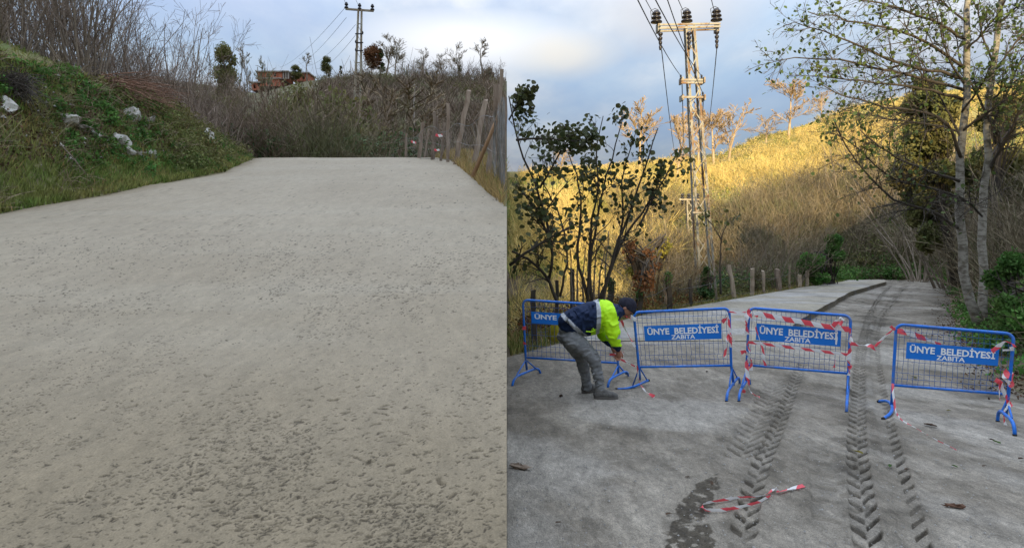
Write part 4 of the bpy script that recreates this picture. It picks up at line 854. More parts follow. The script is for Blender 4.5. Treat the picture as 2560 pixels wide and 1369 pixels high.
# dry grass below the fence
n = 9000; y = rng.uniform(9.5, 23, n); x = np.interp(y, xrL_y, xrL_x)+rng.uniform(-.06, .9, n); k = x < SEAM*y-.05; scatter_blades('dry_verge_grass', x[k], y[k], .26, .016, M['grassd'], zf=zL)
n = 2600; y = rng.uniform(9.5, 23, n); x = np.interp(y, xrL_y, xrL_x)+rng.uniform(0, 1.4, n); k = x < SEAM*y-.05; scatter_blades('green_verge_grass', x[k], y[k], .24, .016, M['grass'], zf=zL)
def ribbon_tape(pts, width, label, pitch=0.5, up=None, twist=0.0, group=None, phase=0.0):
    """a strip of film: centre line in world points, with the direction of its width"""
    pts = np.asarray(pts, float); t = np.linspace(0, 1, len(pts)); T = np.linspace(0, 1, max(10, len(pts)*7))
    P = np.stack([np.interp(T, t, pts[:, i]) for i in range(3)], 1)
    for _ in range(3): P[1:-1] = (P[:-2]+2*P[1:-1]+P[2:])/4
    L = np.concatenate([[0], np.cumsum(np.linalg.norm(np.diff(P, axis=0), axis=1))]); up = np.array((0, 0, 1.) if up is None else up, float)
    tan = unit(np.gradient(P, axis=0)); rg = np.random.default_rng(int(abs(pts[0, 0])*991+abs(pts[-1, 2])*77)); a = twist*np.linspace(0, 1, len(P))+.35*np.cumsum(rg.normal(0, .35, len(P)))*(twist != 0)
    s1 = unit(np.cross(tan, np.cross(up, tan)+1e-6)); s2 = np.cross(tan, s1); sd = s1*np.cos(a)[:, None]+s2*np.sin(a)[:, None]
    wv = (width/2*(1-.25*np.abs(np.sin(a*1.3)))*(.85+.15*rg.uniform(0, 1, len(P))))[:, None]; fold = s2*0.0
    mid = P+np.cross(tan, sd)*width*.10
    V = np.stack([P-sd*wv, mid, P+sd*wv], 1).reshape(-1, 3); i = np.arange(len(P)-1)*3
    Q = np.concatenate([np.stack([i, i+1, i+4, i+3], 1), np.stack([i+1, i+2, i+5, i+4], 1)]); uv = np.stack([np.repeat(L/pitch+phase, 3), np.tile([0, .5, 1], len(P))], 1)
    b = V.mean(0); b[2] = V[:, 2].min(); o = link_mesh('barrier_tape', mk('barrier_tape', V-b, Q, True, uv=uv), M['tape'], None, b)
    return tag(o, label, 'tape', group or 'red and white barrier tapes')
ribbon_tape([PX(1028, 353, 21), PX(1034, 356, 21), PX(1040, 357, 21)], .07, 'small scrap of red and white tape tied to the far end of the wire fence', .16, group='tape scraps on the wire fence')
ribbon_tape([PX(1089, 337, 20), PX(1098, 340, 20), PX(1106, 338, 20)], .09, 'scrap of red and white tape high on the wire fence', .24, group='tape scraps on the wire fence')
ribbon_tape([PX(1086, 374, 20), PX(1092, 376, 20), PX(1099, 374, 20)], .07, 'scrap of red and white tape low on the wire fence', .2, group='tape scraps on the wire fence')
# far concrete pole
def pole(px, pyb, pyt, Y, r, label):
    a = PX(px, pyb, Y); a[2] = min(a[2], atG(a[0], Y)-.2); b = PX(px+2, pyt, Y)
    MB().tube([a, b], [r*1.2, r*.8], 8).box(b-[0, 0, .25], (.5, .08, .06)).top('utility_pole', M['slab'], label=label, cat='pole')
pole(1034, 385, 211, 60, .09, 'slim grey concrete pole standing in the scrub left of the wire fence')
def insulator(c, r, h, parent, sheds=3, name='insulator', down=False):
    m = MB(); pr = []; s = -1 if down else 1
    for k in range(sheds):
        z0 = h*k/sheds; z1 = h*(k+1)/sheds; f = 1-.12*k
        pr += [(z0+.001, r*.45), (z0+.12*h/sheds, r*f), (z0+.45*h/sheds, r*f*.95), (z0+.8*h/sheds, r*.5), (z1, r*.42)]
    P = np.array([[c[0], c[1], c[2]+s*z] for z, _ in pr]); m.tube(P, [q for _, q in pr], 12); return m.build(name, M['insul'], parent, True)
def lattice(pylon, legs0, legs1, n, lr, br, mat, names=('leg', 'brace'), ratio=1.0, parent=None):
    """legs0/legs1: four foot points and four top points; n panels with crossed bracing"""
    for a, b in zip(legs0, legs1):
        m = MB(); d = unit(np.array(b)-np.array(a)); m.bar(a, b, lr, lr*.35).bar(np.array(a)+[lr*.35, 0, 0], np.array(b)+[lr*.35, 0, 0], lr*.35, lr); m.build(names[0], mat, pylon)
    ts = np.linspace(0.0, 1, n+1)**ratio
    for f in range(4):
        a0, b0, a1, b1 = [np.array(v) for v in (legs0[f], legs0[(f+1) % 4], legs1[f], legs1[(f+1) % 4])]
        for k in range(n):
            pa = a0+(a1-a0)*ts[k]; pb = b0+(b1-b0)*ts[k]; qa = a0+(a1-a0)*ts[k+1]; qb = b0+(b1-b0)*ts[k+1]; nv = unit(np.cross(pb-pa, qa-pa))*lr*.4
            if f % 2 == 0: MB().bar(pa+nv, qb+nv, br, br*.3, up=nv).build(names[1], mat, pylon) if k % 2 == 0 else MB().bar(pb+nv, qa+nv, br, br*.3, up=nv).build(names[1], mat, pylon)
            else: MB().bar(pa+nv, qb+nv, br, br*.3, up=nv).build(names[1], mat, pylon) if k % 2 else MB().bar(pb+nv, qa+nv, br, br*.3, up=nv).build(names[1], mat, pylon)
# left pylon: ladder like pole of two legs with rungs
Y = 60; b0 = PX(877, 500, Y); py_ = empty('power_pylon', (PX(888, 400, Y)[0], Y, atG(PX(888, 400, Y)[0], Y)), 'ladder-shaped steel power pylon with three insulators on its crossarm, behind the road crest', 'pylon')
for sx in (-1, 1):
    for dy in (-.35, .35): MB().bar(PX(888+sx*11, 400, Y)+[0, dy, -3], PX(900+sx*4, 24, Y)+[0, dy*.4, 0], .11, .07).build('leg', M['steel_f'], py_)
for pyr in (60, 85, 108, 127, 157, 190, 228, 262, 300, 340, 375):
    f = (pyr-24)/376.; cxp = 900-12*f; hw = 4+7*f
    MB().bar(PX(cxp-hw, pyr, Y), PX(cxp+hw, pyr, Y), .07, .09).build('rung', M['steel_f'], py_)
    MB().bar(PX(cxp-hw, pyr, Y)+[0, -.3, 0], PX(cxp+hw, pyr+20, Y)+[0, -.3, 0], .035, .05).build('brace', M['steel_f'], py_)
MB().bar(PX(864, 23, Y), PX(934, 28, Y), .16, .2).build('crossarm', M['steel_f'], py_)
for px_, pq in ((866, 22), (899, 25), (931, 27)): insulator(PX(px_, pq, Y), .20, .60, py_, 2)
for pq in (85, 107, 127):
    MB().bar(PX(888, pq, Y-.3), PX(908, pq, Y-.3), .09, .10).build('bracket', M['insul'], py_); insulator(PX(889 if pq != 85 else 907, pq-1, Y-.3), .07, .22, py_, 1)
MB().box(PX(890, 247, Y-.5), (.2, .05, .3)).build('warning_plate', M['yellowleaf'], py_)
def cable(a, b, sag, r, label, group='overhead power lines', mid=None):
    t = np.linspace(0, 1, 14)[:, None]; P = np.array(a)*(1-t)+np.array(b)*t; P[:, 2] -= sag*4*(t*(1-t))[:, 0]
    return MB().tube(P, r, 4).top('power_line', M['wire'], label=label, cat='cable', group=group)
words = ['lowest', 'second lowest', 'third lowest', 'highest']
for i, (a, bb) in enumerate([((866, 16), (700, 168)), ((866, 44), (735, 165)), ((889, 62), (765, 165)), ((889, 88), (790, 172))]):
    cable(PX(*a, Y), PX(*bb, 150), 1.0, .020, '%s of four power lines sloping from the ladder-shaped pylon towards the brick house' % ['topmost', 'second highest', 'third highest', 'lowest'][i])
cable(PX(866, 16, Y), PX(851, -60, 20), .2, .012, 'line rising out of view from the left insulator of the ladder-shaped pylon')
cable(PX(899, 16, Y), PX(870, -60, 22), .2, .012, 'line rising out of view from the middle insulator of the ladder-shaped pylon')
# unfinished brick houses on the skyline
def house(px0, px1, Y, floors, label, cols=True, dep=7):
    """floors: list of (px0, px1, py_top, py_bottom, openings [(px0,px1,py0,py1)])"""
    x0 = (px0-1280)/F*Y; base = atG((px0+px1-2560)/2/F*Y, Y); h_ = empty('brick_house', ((px0+px1-2560)/2/F*Y, Y, base), label, 'house')
    for (a, b, t_, bo, ops) in floors:
        A = PX(a, bo, Y); B = PX(b, t_, Y); xs = sorted({A[0], B[0]}|{(o[0]-1280)/F*Y for o in ops}|{(o[1]-1280)/F*Y for o in ops}); zs = sorted({A[2], B[2]}|{EYE-(o[2]-HY)/F*Y for o in ops}|{EYE-(o[3]-HY)/F*Y for o in ops})
        m = MB()
        for i in range(len(xs)-1):
            for j in range(len(zs)-1):
                cx_ = (xs[i]+xs[i+1])/2; cz_ = (zs[j]+zs[j+1])/2; pxc = 1280+cx_/Y*F; pyc = HY-(cz_-EYE)/Y*F
                if any(o[0] < pxc < o[1] and o[2] < pyc < o[3] for o in ops): continue
                m.box((cx_, Y, cz_), (xs[i+1]-xs[i], .25, zs[j+1]-zs[j]))
        m.box((A[0]+.125, Y+dep/2+.13, (A[2]+B[2])/2), (.25, dep, B[2]-A[2])); m.box((B[0]-.125, Y+dep/2+.13, (A[2]+B[2])/2), (.25, dep, B[2]-A[2])); m.box(((A[0]+B[0])/2, Y+dep+.27, (A[2]+B[2])/2), (B[0]-A[0], .25, B[2]-A[2])); m.build('wall', M['brick'], h_)
        for o in ops:
            q = PX((o[0]+o[1])/2, (o[2]+o[3])/2, Y); MB().box(q+[0, 2.5, 0], ((o[1]-o[0])/F*Y, .05, (o[3]-o[2])/F*Y)).build('dark_room_panel', M['void'], h_)  # near-black panel behind each opening, the unlit room painted as colour
        MB().box(((A[0]+B[0])/2, Y+dep/2, B[2]+.13), (B[0]-A[0]+.8, dep+1.0, .26)).build('floor_slab', M['slab'], h_)
    return h_
hA = house(645, 722, 146, [(645, 706, 181, 196, [(649, 656, 184, 192), (668, 674, 184, 196), (684, 691, 184, 192)]), (645, 700, 198, 216, [(650, 662, 201, 210), (668, 680, 201, 212)]), (629, 650, 208, 226, [(634, 640, 212, 222)])], 'unfinished red brick house with bare concrete slabs on the skyline, left and larger of two')
A = PX(706, 180, 146); B = PX(723, 180, 146)
for px_ in (709, 715, 721): MB().box(PX(px_, 189, 146), (.3, .3, 1.6)).build('column', M['slab'], hA)
MB().box((np.array(A)+B)/2+[0, 2, .1], (B[0]-A[0], 5, .24)).build('roof_slab', M['slab'], hA)
house(733, 770, 152, [(733, 770, 184, 204, [(740, 746, 189, 198), (756, 762, 189, 198)])], 'small low brick house on the skyline, right of the larger unfinished one', dep=5)

# ------------------------------------------------------------------ RIGHT: hill growth
def uvhill(n, u0, u1, y0, y1): y = rng.uniform(y0, y1, n); u = rng.uniform(u0, u1, n); return u*y, y, u
x, y, u = uvhill(44000, SEAM+.001, .98, 40, 111); k = (fbm(x*.13, y*.13, 301) > .36) & ~((y < 57) & (u > .17)); x = x[k]; y = y[k]
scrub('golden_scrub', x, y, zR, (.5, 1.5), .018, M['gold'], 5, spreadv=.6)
x, y, u = uvhill(26000, SEAM+.002, .95, 42, 111); k = fbm(x*.16, y*.16, 303) > .50; scatter_blades('hill_grass', x[k], y[k], .45, .20, M['grass'], zf=zR)
x, y, u = uvhill(5200, SEAM+.02, .95, 42, 110); k = (fbm(x*.12, y*.12, 305) > .42) & ~((y < 57) & (u > .17)); x = x[k]; y = y[k]
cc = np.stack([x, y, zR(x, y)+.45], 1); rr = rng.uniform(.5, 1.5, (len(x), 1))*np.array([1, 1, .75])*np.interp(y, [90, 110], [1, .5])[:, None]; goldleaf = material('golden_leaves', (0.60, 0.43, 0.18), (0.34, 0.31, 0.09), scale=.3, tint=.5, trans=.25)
v, t, tn = cloud(cc, rr, 130000, .17); v4 = v.reshape(-1, 4, 3); kk = clipseam(v4, 1); v = v4[kk].reshape(-1, 3); i = np.arange(len(v)//4)*4; tn = tn.reshape(-1, 4)[kk].ravel()
stuff('golden_bushes', v, np.concatenate([np.stack([i, i+1, i+2], 1), np.stack([i, i+2, i+3], 1)]), tn, goldleaf)
# brown scrub at the foot of the hill and behind the road bend
n = 20000; y = rng.uniform(24, 46, n); x = np.interp(y, xlR_y, xlR_x)-1.8-rng.uniform(0, 1, n)**1.3*26; k = (x > SEAM*y+.3) & ~((x/y > .27) & (x/y < .335) & (y < 32)) & (x/y > .19*(y > 26)) & (fbm(x*.3, y*.3, 311) > .33); x = x[k]; y = y[k]
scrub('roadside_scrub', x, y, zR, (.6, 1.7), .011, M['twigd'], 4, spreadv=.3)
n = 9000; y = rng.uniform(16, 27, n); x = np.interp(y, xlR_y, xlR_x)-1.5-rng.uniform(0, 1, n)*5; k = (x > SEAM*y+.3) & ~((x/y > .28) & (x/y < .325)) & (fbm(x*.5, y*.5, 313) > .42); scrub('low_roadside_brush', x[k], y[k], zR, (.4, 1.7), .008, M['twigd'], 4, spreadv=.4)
n = 22000; y = rng.uniform(9.5, 36, n); x = np.interp(y, xlR_y, xlR_x)-.03-rng.uniform(0, 1, n)**1.5*2.6; k = x > SEAM*y+.05; scatter_blades('verge_grass', x[k], y[k], .20, .02, M['grass'], zf=zR)
n = 5000; y = rng.uniform(9.5, 30, n); x = np.interp(y, xlR_y, xlR_x)-.03-rng.uniform(0, 1, n)**1.3*2; k = x > SEAM*y+.05; scatter_blades('dry_verge', x[k], y[k], .26, .016, M['grassd'], zf=zR)
n = 2200; y = rng.uniform(12, 36, n); x = np.interp(y, xlR_y, xlR_x)-.9-rng.uniform(0, 1, n)*3.5; k = (x > SEAM*y+.4) & (fbm(x*.6, y*.6, 315) > .45); x = x[k]; y = y[k]; cc = np.stack([x, y, zR(x, y)+.15], 1)
v, t, tn = cloud(cc, rng.uniform(.15, .62, (len(x), 1))*np.ones(3), 56000, .07); stuff('verge_weeds', v, t, tn, M['olive'])
n = 500; y = rng.uniform(10, 20, n); x = np.interp(y, xlR_y, xlR_x)-.3-rng.uniform(0, 1, n)*3; k = (x > SEAM*y+.4); x = x[k]; y = y[k]; cc = np.stack([x, y, zR(x, y)+.3], 1)
v, t, tn = cloud(cc, rng.uniform(.15, .5, (len(x), 1))*np.ones(3), 4200, .07); stuff('withered_leaves', v, t, tn, M['brownleaf'])
n = 2600; y = rng.uniform(22, 50, n); x = rng.uniform(.12, .54, n)*y; k = (x < np.interp(y, xlR_y, xlR_x)-.6) & (fbm(x*.35, y*.35, 317) > .45); x = x[k]; y = y[k]; cc = np.stack([x, y, zR(x, y)+.7], 1)
v, t, tn = cloud(cc, rng.uniform(.3, .9, (len(x), 1))*np.ones(3), 60000, .085); stuff('green_brown_leaves', v, t, tn, material('mixed_scrub_leaves', (0.055, 0.12, 0.035), (0.15, 0.13, 0.05), scale=.55, tint=.5, trans=.15, lim=(.42, .58)))
# the valley floor left of the lane, grassy and catching the sun further out
n = 16000; y = rng.uniform(20, 60, n); x = y*(SEAM+.003+rng.uniform(0, .26, n)); k = x < np.interp(y, xlR_y, xlR_x)-2.5; scatter_blades('valley_grass', x[k], y[k], .55, .07, M['grass'], zf=zR)
n = 5000; y = rng.uniform(30, 62, n); x = y*(SEAM+.003+rng.uniform(0, .26, n)); scrub('valley_scrub', x, y, zR, (.9, 2.2), .014, M['gold'], 5, spreadv=.5)
# right bank: bramble, ivy, dead stems, leaf litter
n = 1500; y = rng.uniform(5.5, 34, n); d = rng.uniform(0, 1, n)**1.2*7+.35; x = np.interp(y, xrR_y, xrR_x)+d; k = (fbm(x*.5, y*.5, 321) > .44) & (x/y < 1.05); x = x[k]; y = y[k]
cc = np.stack([x, y, zR(x, y)+.12], 1); v, t, tn = cloud(cc, rng.uniform(.2, .6, (len(x), 1))*np.array([1, 1, .7]), 60000, .085); stuff('ivy_and_bramble', v, t, tn, M['weed'])
n = 500; y = rng.uniform(30, 46, n); x = (2090+rng.uniform(0, 1, n)*300-1280)/F*y; k = (x < np.interp(y, xlR_y, xlR_x)-.3) | (x > np.interp(y, xrR_y, xrR_x)+.3) | (y > 38.5); x = x[k]; y = y[k]; cc = np.stack([x, y, zR(x, y)+.3], 1)
v, t, tn = cloud(cc, rng.uniform(.4, 1.0, (len(x), 1))*np.array([1, 1, .8]), 22000, .16); stuff('bramble_mound', v, t, tn, M['weed'])
n = 16000; y = rng.uniform(6, 46, n); d = rng.uniform(0, 1, n)*13+.8; x = np.interp(y, xrR_y, xrR_x)+d; k = (x/y < 1.1) & (fbm(x*.3, y*.3, 323) > .38); x = x[k]; y = y[k]
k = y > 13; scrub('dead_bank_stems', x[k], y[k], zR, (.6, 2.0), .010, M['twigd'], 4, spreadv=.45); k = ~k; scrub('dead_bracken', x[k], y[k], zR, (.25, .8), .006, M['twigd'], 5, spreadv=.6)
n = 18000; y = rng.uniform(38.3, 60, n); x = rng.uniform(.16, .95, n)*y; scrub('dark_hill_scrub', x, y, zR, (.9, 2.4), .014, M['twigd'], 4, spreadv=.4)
n = 1500; y = rng.uniform(40, 60, n); x = rng.uniform(.16, .95, n)*y; cc = np.stack([x, y, zR(x, y)+.8], 1); v, t, tn = cloud(cc, rng.uniform(.4, 1.2, (n, 1))*np.ones(3), 56000, .18); stuff('dark_hill_leaves', v, t, tn, M['olive'])
n = 9000; y = np.exp(rng.uniform(math.log(5.5), math.log(33), n)); x = np.interp(y, xrR_y, xrR_x)+rng.normal(.45, .40, n); k = fbm(x, y, 325) > .40; x = x[k]; y = y[k]
p = np.stack([x, y, np.maximum(zR(x, y), np.interp(y, gR_y, gR_z)+.012)+rng.uniform(0.0, .03, len(x))], 1); v, t, tn = leaves_at(p, .045, flat=.9); stuff('leaf_litter', v, t, tn, M['litter'])
# ---- skyline trees of the right hill, catching the sun
gt = 'sunlit bare trees on the golden hill'
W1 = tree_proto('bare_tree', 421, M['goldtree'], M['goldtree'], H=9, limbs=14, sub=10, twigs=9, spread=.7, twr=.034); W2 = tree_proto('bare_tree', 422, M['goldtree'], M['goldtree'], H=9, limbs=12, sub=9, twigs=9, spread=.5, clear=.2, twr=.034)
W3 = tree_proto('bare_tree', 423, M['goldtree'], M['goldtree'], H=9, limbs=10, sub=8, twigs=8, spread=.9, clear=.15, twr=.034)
for pr, px_, pb, pt, Yt, wx, lb in [
    (W2, 1598, 425, 285, 100, .9, 'pale sunlit bare tree left of the pylon, behind the hazel twigs'),
    (W1, 1690, 560, 310, 72, .6, 'tall sunlit bare tree standing directly left behind the big pylon'),
    (W2, 1745, 410, 300, 98, .8, 'sunlit bare tree just behind the right leg of the big pylon'),
    (W1, 1785, 400, 290, 96, .9, 'large twisted sunlit tree right of the big pylon'),
    (W3, 1822, 395, 283, 97, .9, 'bright sunlit bare tree at the right of the group beside the pylon'),
    (W3, 1915, 355, 295, 100, 1.1, 'low broad dark-leaved tree on the ridge, left of the tall golden one'),
    (W1, 1972, 355, 218, 98, .85, 'tallest golden bare tree alone on the ridge'),
    (W2, 2052, 318, 240, 104, .8, 'pale bare tree half hidden behind the alder branch tips on the ridge'),
    (W3, 1400, 440, 380, 104, 1.2, 'small bare tree on the skyline behind the leafy hazel'),
    (W2, 2105, 520, 400, 70, .8, 'pale sunlit sapling on the slope below the alder branches'),
    (W3, 1660, 520, 440, 80, .9, 'spreading sunlit bush left of the small far pylon'),
    (W3, 1870, 480, 410, 80, 1.2, 'rounded golden bush in the middle of the sunlit slope'),
    (W1, 1450, 560, 470, 75, 1.0, 'golden bush behind the stems of the leafy hazel')]:
    x_ = (px_-1280)/F*Yt; z_ = atG(x_, Yt); s_ = (EYE-(pt-HY)/F*Yt-z_)/7.0; setp(pr, (x_, Yt, z_-.05), rng.uniform(0, 6.28), (s_*wx*1.7, s_*wx*1.7, s_), lb, gt)
# ivy clad dark tree behind the alder
def big_leafy(name, trunks, lumps_, n, size, leafm, label, cat='tree', seed=1, limbs_r=.02):
    rg = np.random.default_rng(seed); base = np.array(trunks[0][0]); root = empty(name, base, label, cat)
    for P_, R_ in trunks: MB().tube(P_, R_, 7).build('trunk', M['barkd'], root, True)
    C_ = np.array([l[0] for l in lumps_]); Rr_ = np.array([l[1] for l in lumps_]); P_ = np.array(trunks[0][0])
    cc = []; rr = []
    for c, r_ in lumps_:
        a, b = sub_lumps(c, r_, 12, .42, rg); cc.append(a); rr.append(b)
    cc = np.concatenate(cc); rr = np.concatenate(rr); v, t, tn = cloud(cc, rr, n, size, rg, .55)
    link_mesh('crown', mk('crown', v-base, t, False, tn), leafm, root)
    T0 = np.array(trunks[0][0]); T1_ = np.array(trunks[0][-2] if isinstance(trunks[0][-2], (list,)) and False else trunks[0][0])
    o_ = np.array([np.array(trunks[0][0][0] if np.ndim(trunks[0][0]) > 1 else trunks[0][0])]*0).reshape(0, 3)
    return root
def lump(px0, px1, py0, py1, Y, dy=None): c = PX((px0+px1)/2, (py0+py1)/2, Y); rx = (px1-px0)/2/F*Y; rz = (py1-py0)/2/F*Y; return (c, np.array([rx, dy or rx, rz]))
def trunkpts(pts, rpx): return [PX(a, b, Y) for a, b, Y in pts], [r/F*pts[0][2] for r in rpx]
def tree_from(name, label, cat, trunks, lumps_, n, size, leafm, seed):
    rg = np.random.default_rng(seed); b0 = trunkpts(*trunks[0])[0][0]; b0 = np.array([b0[0], b0[1], min(b0[2], atG(b0[0], b0[1]))-.05]); root = empty(name, b0, label, cat)
    for tr in trunks:
        P_, R_ = trunkpts(*tr); MB().tube(P_, R_, 7).build('trunk', M['barkd'], root, True)
    cc = []; rr = []
    for c, r_ in lumps_:
        a, b = sub_lumps(c, r_, 14, .40, rg); cc.append(a); rr.append(b)
    cc = np.concatenate(cc); rr = np.concatenate(rr); v, t, tn = cloud(cc, rr, n, size, rg, .55)
    # keep to this side of the cutting, and off the lane
    link_mesh('crown', mk('crown', v-b0, t, False, tn), leafm, root)
    tp = np.array(trunkpts(*trunks[0])[0]); o_ = tp[rg.integers(len(tp)//3, len(tp), 60)]+rg.normal(0, .1, (60, 3)); c2 = cc[rg.integers(0, len(cc), 60)]; P, Rr = grow(o_, c2-o_, np.linalg.norm(c2-o_, axis=1)*1.1, np.full(60, .03), 5, .1, .1, .2, rg)
    m_ = tb(P, Rr, 4, rg); link_mesh('limbs', mk('limbs', m_[0]-b0, m_[1], False, m_[2]), M['barkd'], root); return root
tree_from('ivy_clad_tree', 'dark ivy-clad tree with dense small leaves behind the two pale alder trunks', 'tree', [([(2392, 715, 24), (2352, 500, 24), (2330, 300, 24), (2335, 200, 24)], [12, 10, 7, 3])],
          [lump(2265, 2395, 190, 320, 24), lump(2235, 2410, 270, 420, 24), lump(2240, 2420, 370, 520, 24.5), lump(2270, 2380, 470, 640, 24.5)], 34000, .15, M['olive'], 51)
tree_from('leafy_tree', 'brownish leafy tree on the bank right behind the alder trunks', 'tree', [([(2500, 700, 22), (2490, 500, 22), (2500, 330, 22)], [10, 8, 4])],
          [lump(2450, 2570, 240, 360, 22), lump(2400, 2600, 330, 520, 23)], 12000, .15, M['olive'], 52)
tree_from('ivy_bush', 'tall dark green ivy bush at the left edge of the lane where it bends', 'bush', [([(2080, 712, 31), (2075, 640, 31)], [5, 2])],
          [lump(2040, 2106, 570, 712, 31, .8), lump(1995, 2070, 620, 728, 29.5, .7)], 16000, .10, M['weed'], 53)
tree_from('bramble_bush', 'fresh green bramble bush at the right edge beside the alder trunks', 'bush', [([(2540, 820, 12.5), (2545, 740, 12.5)], [5, 2])],
          [lump(2490, 2620, 620, 800, 12.6, .7), lump(2500, 2640, 720, 900, 10.5, .6)], 9000, .085, M['weed'], 54)
tree_from('ivy_bush', 'dark ivy growing up the feet of the big pylon', 'bush', [([(1765, 750, 21.8), (1770, 690, 21.8)], [4, 1])],
          [lump(1735, 1790, 715, 765, 21.5, .3), lump(1752, 1772, 650, 740, 21.6, .2)], 2600, .09, M['ivy'], 55)
tree_from('rust_leaved_shrub', 'shrub with withered rust-brown leaves left of the big pylon', 'shrub', [([(1590, 760, 17), (1600, 690, 17), (1610, 640, 17)], [3, 2, 1])],
          [lump(1550, 1600, 600, 660, 17, .4), lump(1600, 1650, 620, 700, 17, .4), lump(1560, 1640, 670, 740, 16.5, .4)], 800, .10, M['brownleaf'], 56)
tree_from('yellow_shrub', 'thin shrub with yellow-green leaves above the rust-brown one', 'shrub', [([(1640, 740, 19), (1650, 660, 19), (1655, 600, 19)], [3, 2, 1])],
          [lump(1620, 1690, 590, 650, 19, .5), lump(1560, 1620, 660, 700, 18, .4)], 700, .09, M['yellowleaf'], 57)
# bare shrubs between the fence posts
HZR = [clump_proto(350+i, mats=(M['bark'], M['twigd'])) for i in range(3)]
for i, (px_, pb, Yt, hf, lb) in enumerate([(1812, 745, 23.5, .4, 'bare dark shrub just right of the big pylon foot'), (1850, 745, 24, .5, 'bare grey shrub between the first two pale fence posts right of the pylon'),
    (1890, 740, 25, .5, 'bare shrub left of the thick brown fence post'), (1935, 735, 25.5, .62, 'widest bare shrub with fanned stems beside the thick brown fence post'), (1985, 728, 28, .6, 'bare shrub behind the grey fence posts near the bend'),
    (2035, 720, 30, .6, 'bare shrub touching the ivy bush at the bend'), (1690, 760, 19.5, .45, 'bare tangled shrub left of the big pylon foot'), (1650, 770, 17.5, .5, 'low bare shrub beside the ivy-topped post'),
    (2300, 640, 42, .9, 'bare stems rising from the green mound beyond the bend'), (2180, 640, 44, .9, 'fan of pale bare stems beyond the bend'),
    (2430, 640, 24, .9, 'bare shrub on the bank behind the left alder trunk'), (2385, 660, 27, .8, 'bare shrub at the lane edge behind the alder'), (2520, 600, 20, .9, 'bare shrub on the bank at the right edge of the photo'), (2545, 470, 26, .9, 'upper bare shrub on the bank at the right edge'),
    (2480, 500, 28, .95, 'bare shrub high on the bank between the alder trunks'), (2240, 700, 41, .6, 'low bare shrub on the far side of the bend'), (2300, 660, 36, 1.5, 'tall dark bare shrub overhanging the lane edge beyond the alder'), (2365, 650, 30, 1.35, 'dense bare shrub on the bank left of the alder trunks'), (2190, 620, 50, 1.7, 'tall bare shrub behind the bend, left of the dark ivy-clad tree'), (2260, 600, 48, 1.8, 'tallest bare shrub under the dark ivy-clad tree'), (2130, 630, 48, 1.3, 'bare shrub above the green bramble at the bend'), (2440, 600, 26, 1.3, 'bare shrub on the bank seen between the two alder trunks')]):
    Yt = Yt+(1.6 if pb > 715 and px_ < 2060 else 0); x_ = (px_-1280)/F*Yt; p = (x_, Yt, atG(x_, Yt)-.05); setp(HZR[i % 3], p, rng.uniform(0, 6.28), (hf*1.2, hf*1.2, hf), lb, 'bare shrubs along the lower lane')
#PART4
# ------------------------------------------------------------------ RIGHT: big pylon
Yp = 22.0
def quad(pxc, py, hw, Y=Yp, dd=None): c = PX(pxc, py, Y); h_ = hw/F*Y; return [c+np.array([sx*h_, sy*h_, 0]) for sx, sy in ((-1, -1), (1, -1), (1, 1), (-1, 1))]
bp = PX(1767, 752, Yp); bp[2] = atG(bp[0], Yp); pyl = empty('power_pylon', bp, 'tall leaning steel lattice power pylon with rusty legs beside the lower lane', 'pylon')
q0 = quad(1767, 760, 19); q1 = quad(1723, 66, 9.5); lattice(pyl, q0, q1, 15, .062, .034, M['steel'], ratio=.84)
off6 = np.array([0, -.16, 0])
for y0, y1 in ((63, 63), (72, 70)):
    for s_ in (-1, 1): MB().bar(PX(1646, y0+3, Yp)+off6*s_, PX(1797, y1, Yp)+off6*s_, .06, .05).build('crossarm', M['steel'], pyl)
for px_ in (1648, 1795): MB().bar(PX(px_, 57, Yp)-off6, PX(px_, 78, Yp)-off6, .09, .36).build('end_plate', M['steel'], pyl)
for px_, pt in ((1641, 58), (1717, 56), (1791, 53)):
    c = PX(px_, pt, Yp); insulator(c, .20, .42, pyl, 3); MB().tube([c+[-.16, 0, .1], c+[-.2, 0, .42], c+[-.05, 0, .50], c+[.08, 0, .44]], .012, 4).build('jumper', M['wire'], pyl)
for px_, pt, pb in ((1651, 82, 125), (1723, 80, 123), (1792, 78, 121)): insulator(PX(px_, pt, Yp-.2), .085, (pb-pt)/F*Yp, pyl, 4, down=True)
for pyb, pxs, dbl in ((200, (1703, 1757), 1), (243, (1704, 1758), 0)):
    for k in range(1+dbl): MB().bar(PX(pxs[0], pyb+k*7, Yp-.22), PX(pxs[1], pyb+k*7, Yp-.22), .07, .05).build('bracket', M['steel'], pyl); MB().bar(PX(pxs[0], pyb+k*7, Yp+.22), PX(pxs[1], pyb+k*7, Yp+.22), .07, .05).build('bracket', M['steel'], pyl)
    for px_ in pxs: MB().bar(PX(px_, pyb-4, Yp), PX(px_, pyb+10, Yp), .05, .46).build('end_plate', M['steel'], pyl)
for px_, pt in ((1702, 198), (1754, 198), (1757, 241)): insulator(PX(px_, pt, Yp-.22), .045, .15, pyl, 2)
MB().bar(PX(1732, 531, Yp-.3), PX(1776, 533, Yp-.3), .06, .05).bar(PX(1732, 531, Yp+.3), PX(1776, 533, Yp+.3), .06, .05).build('collar', M['steel'], pyl)
gw = 'power lines at the big pylon'
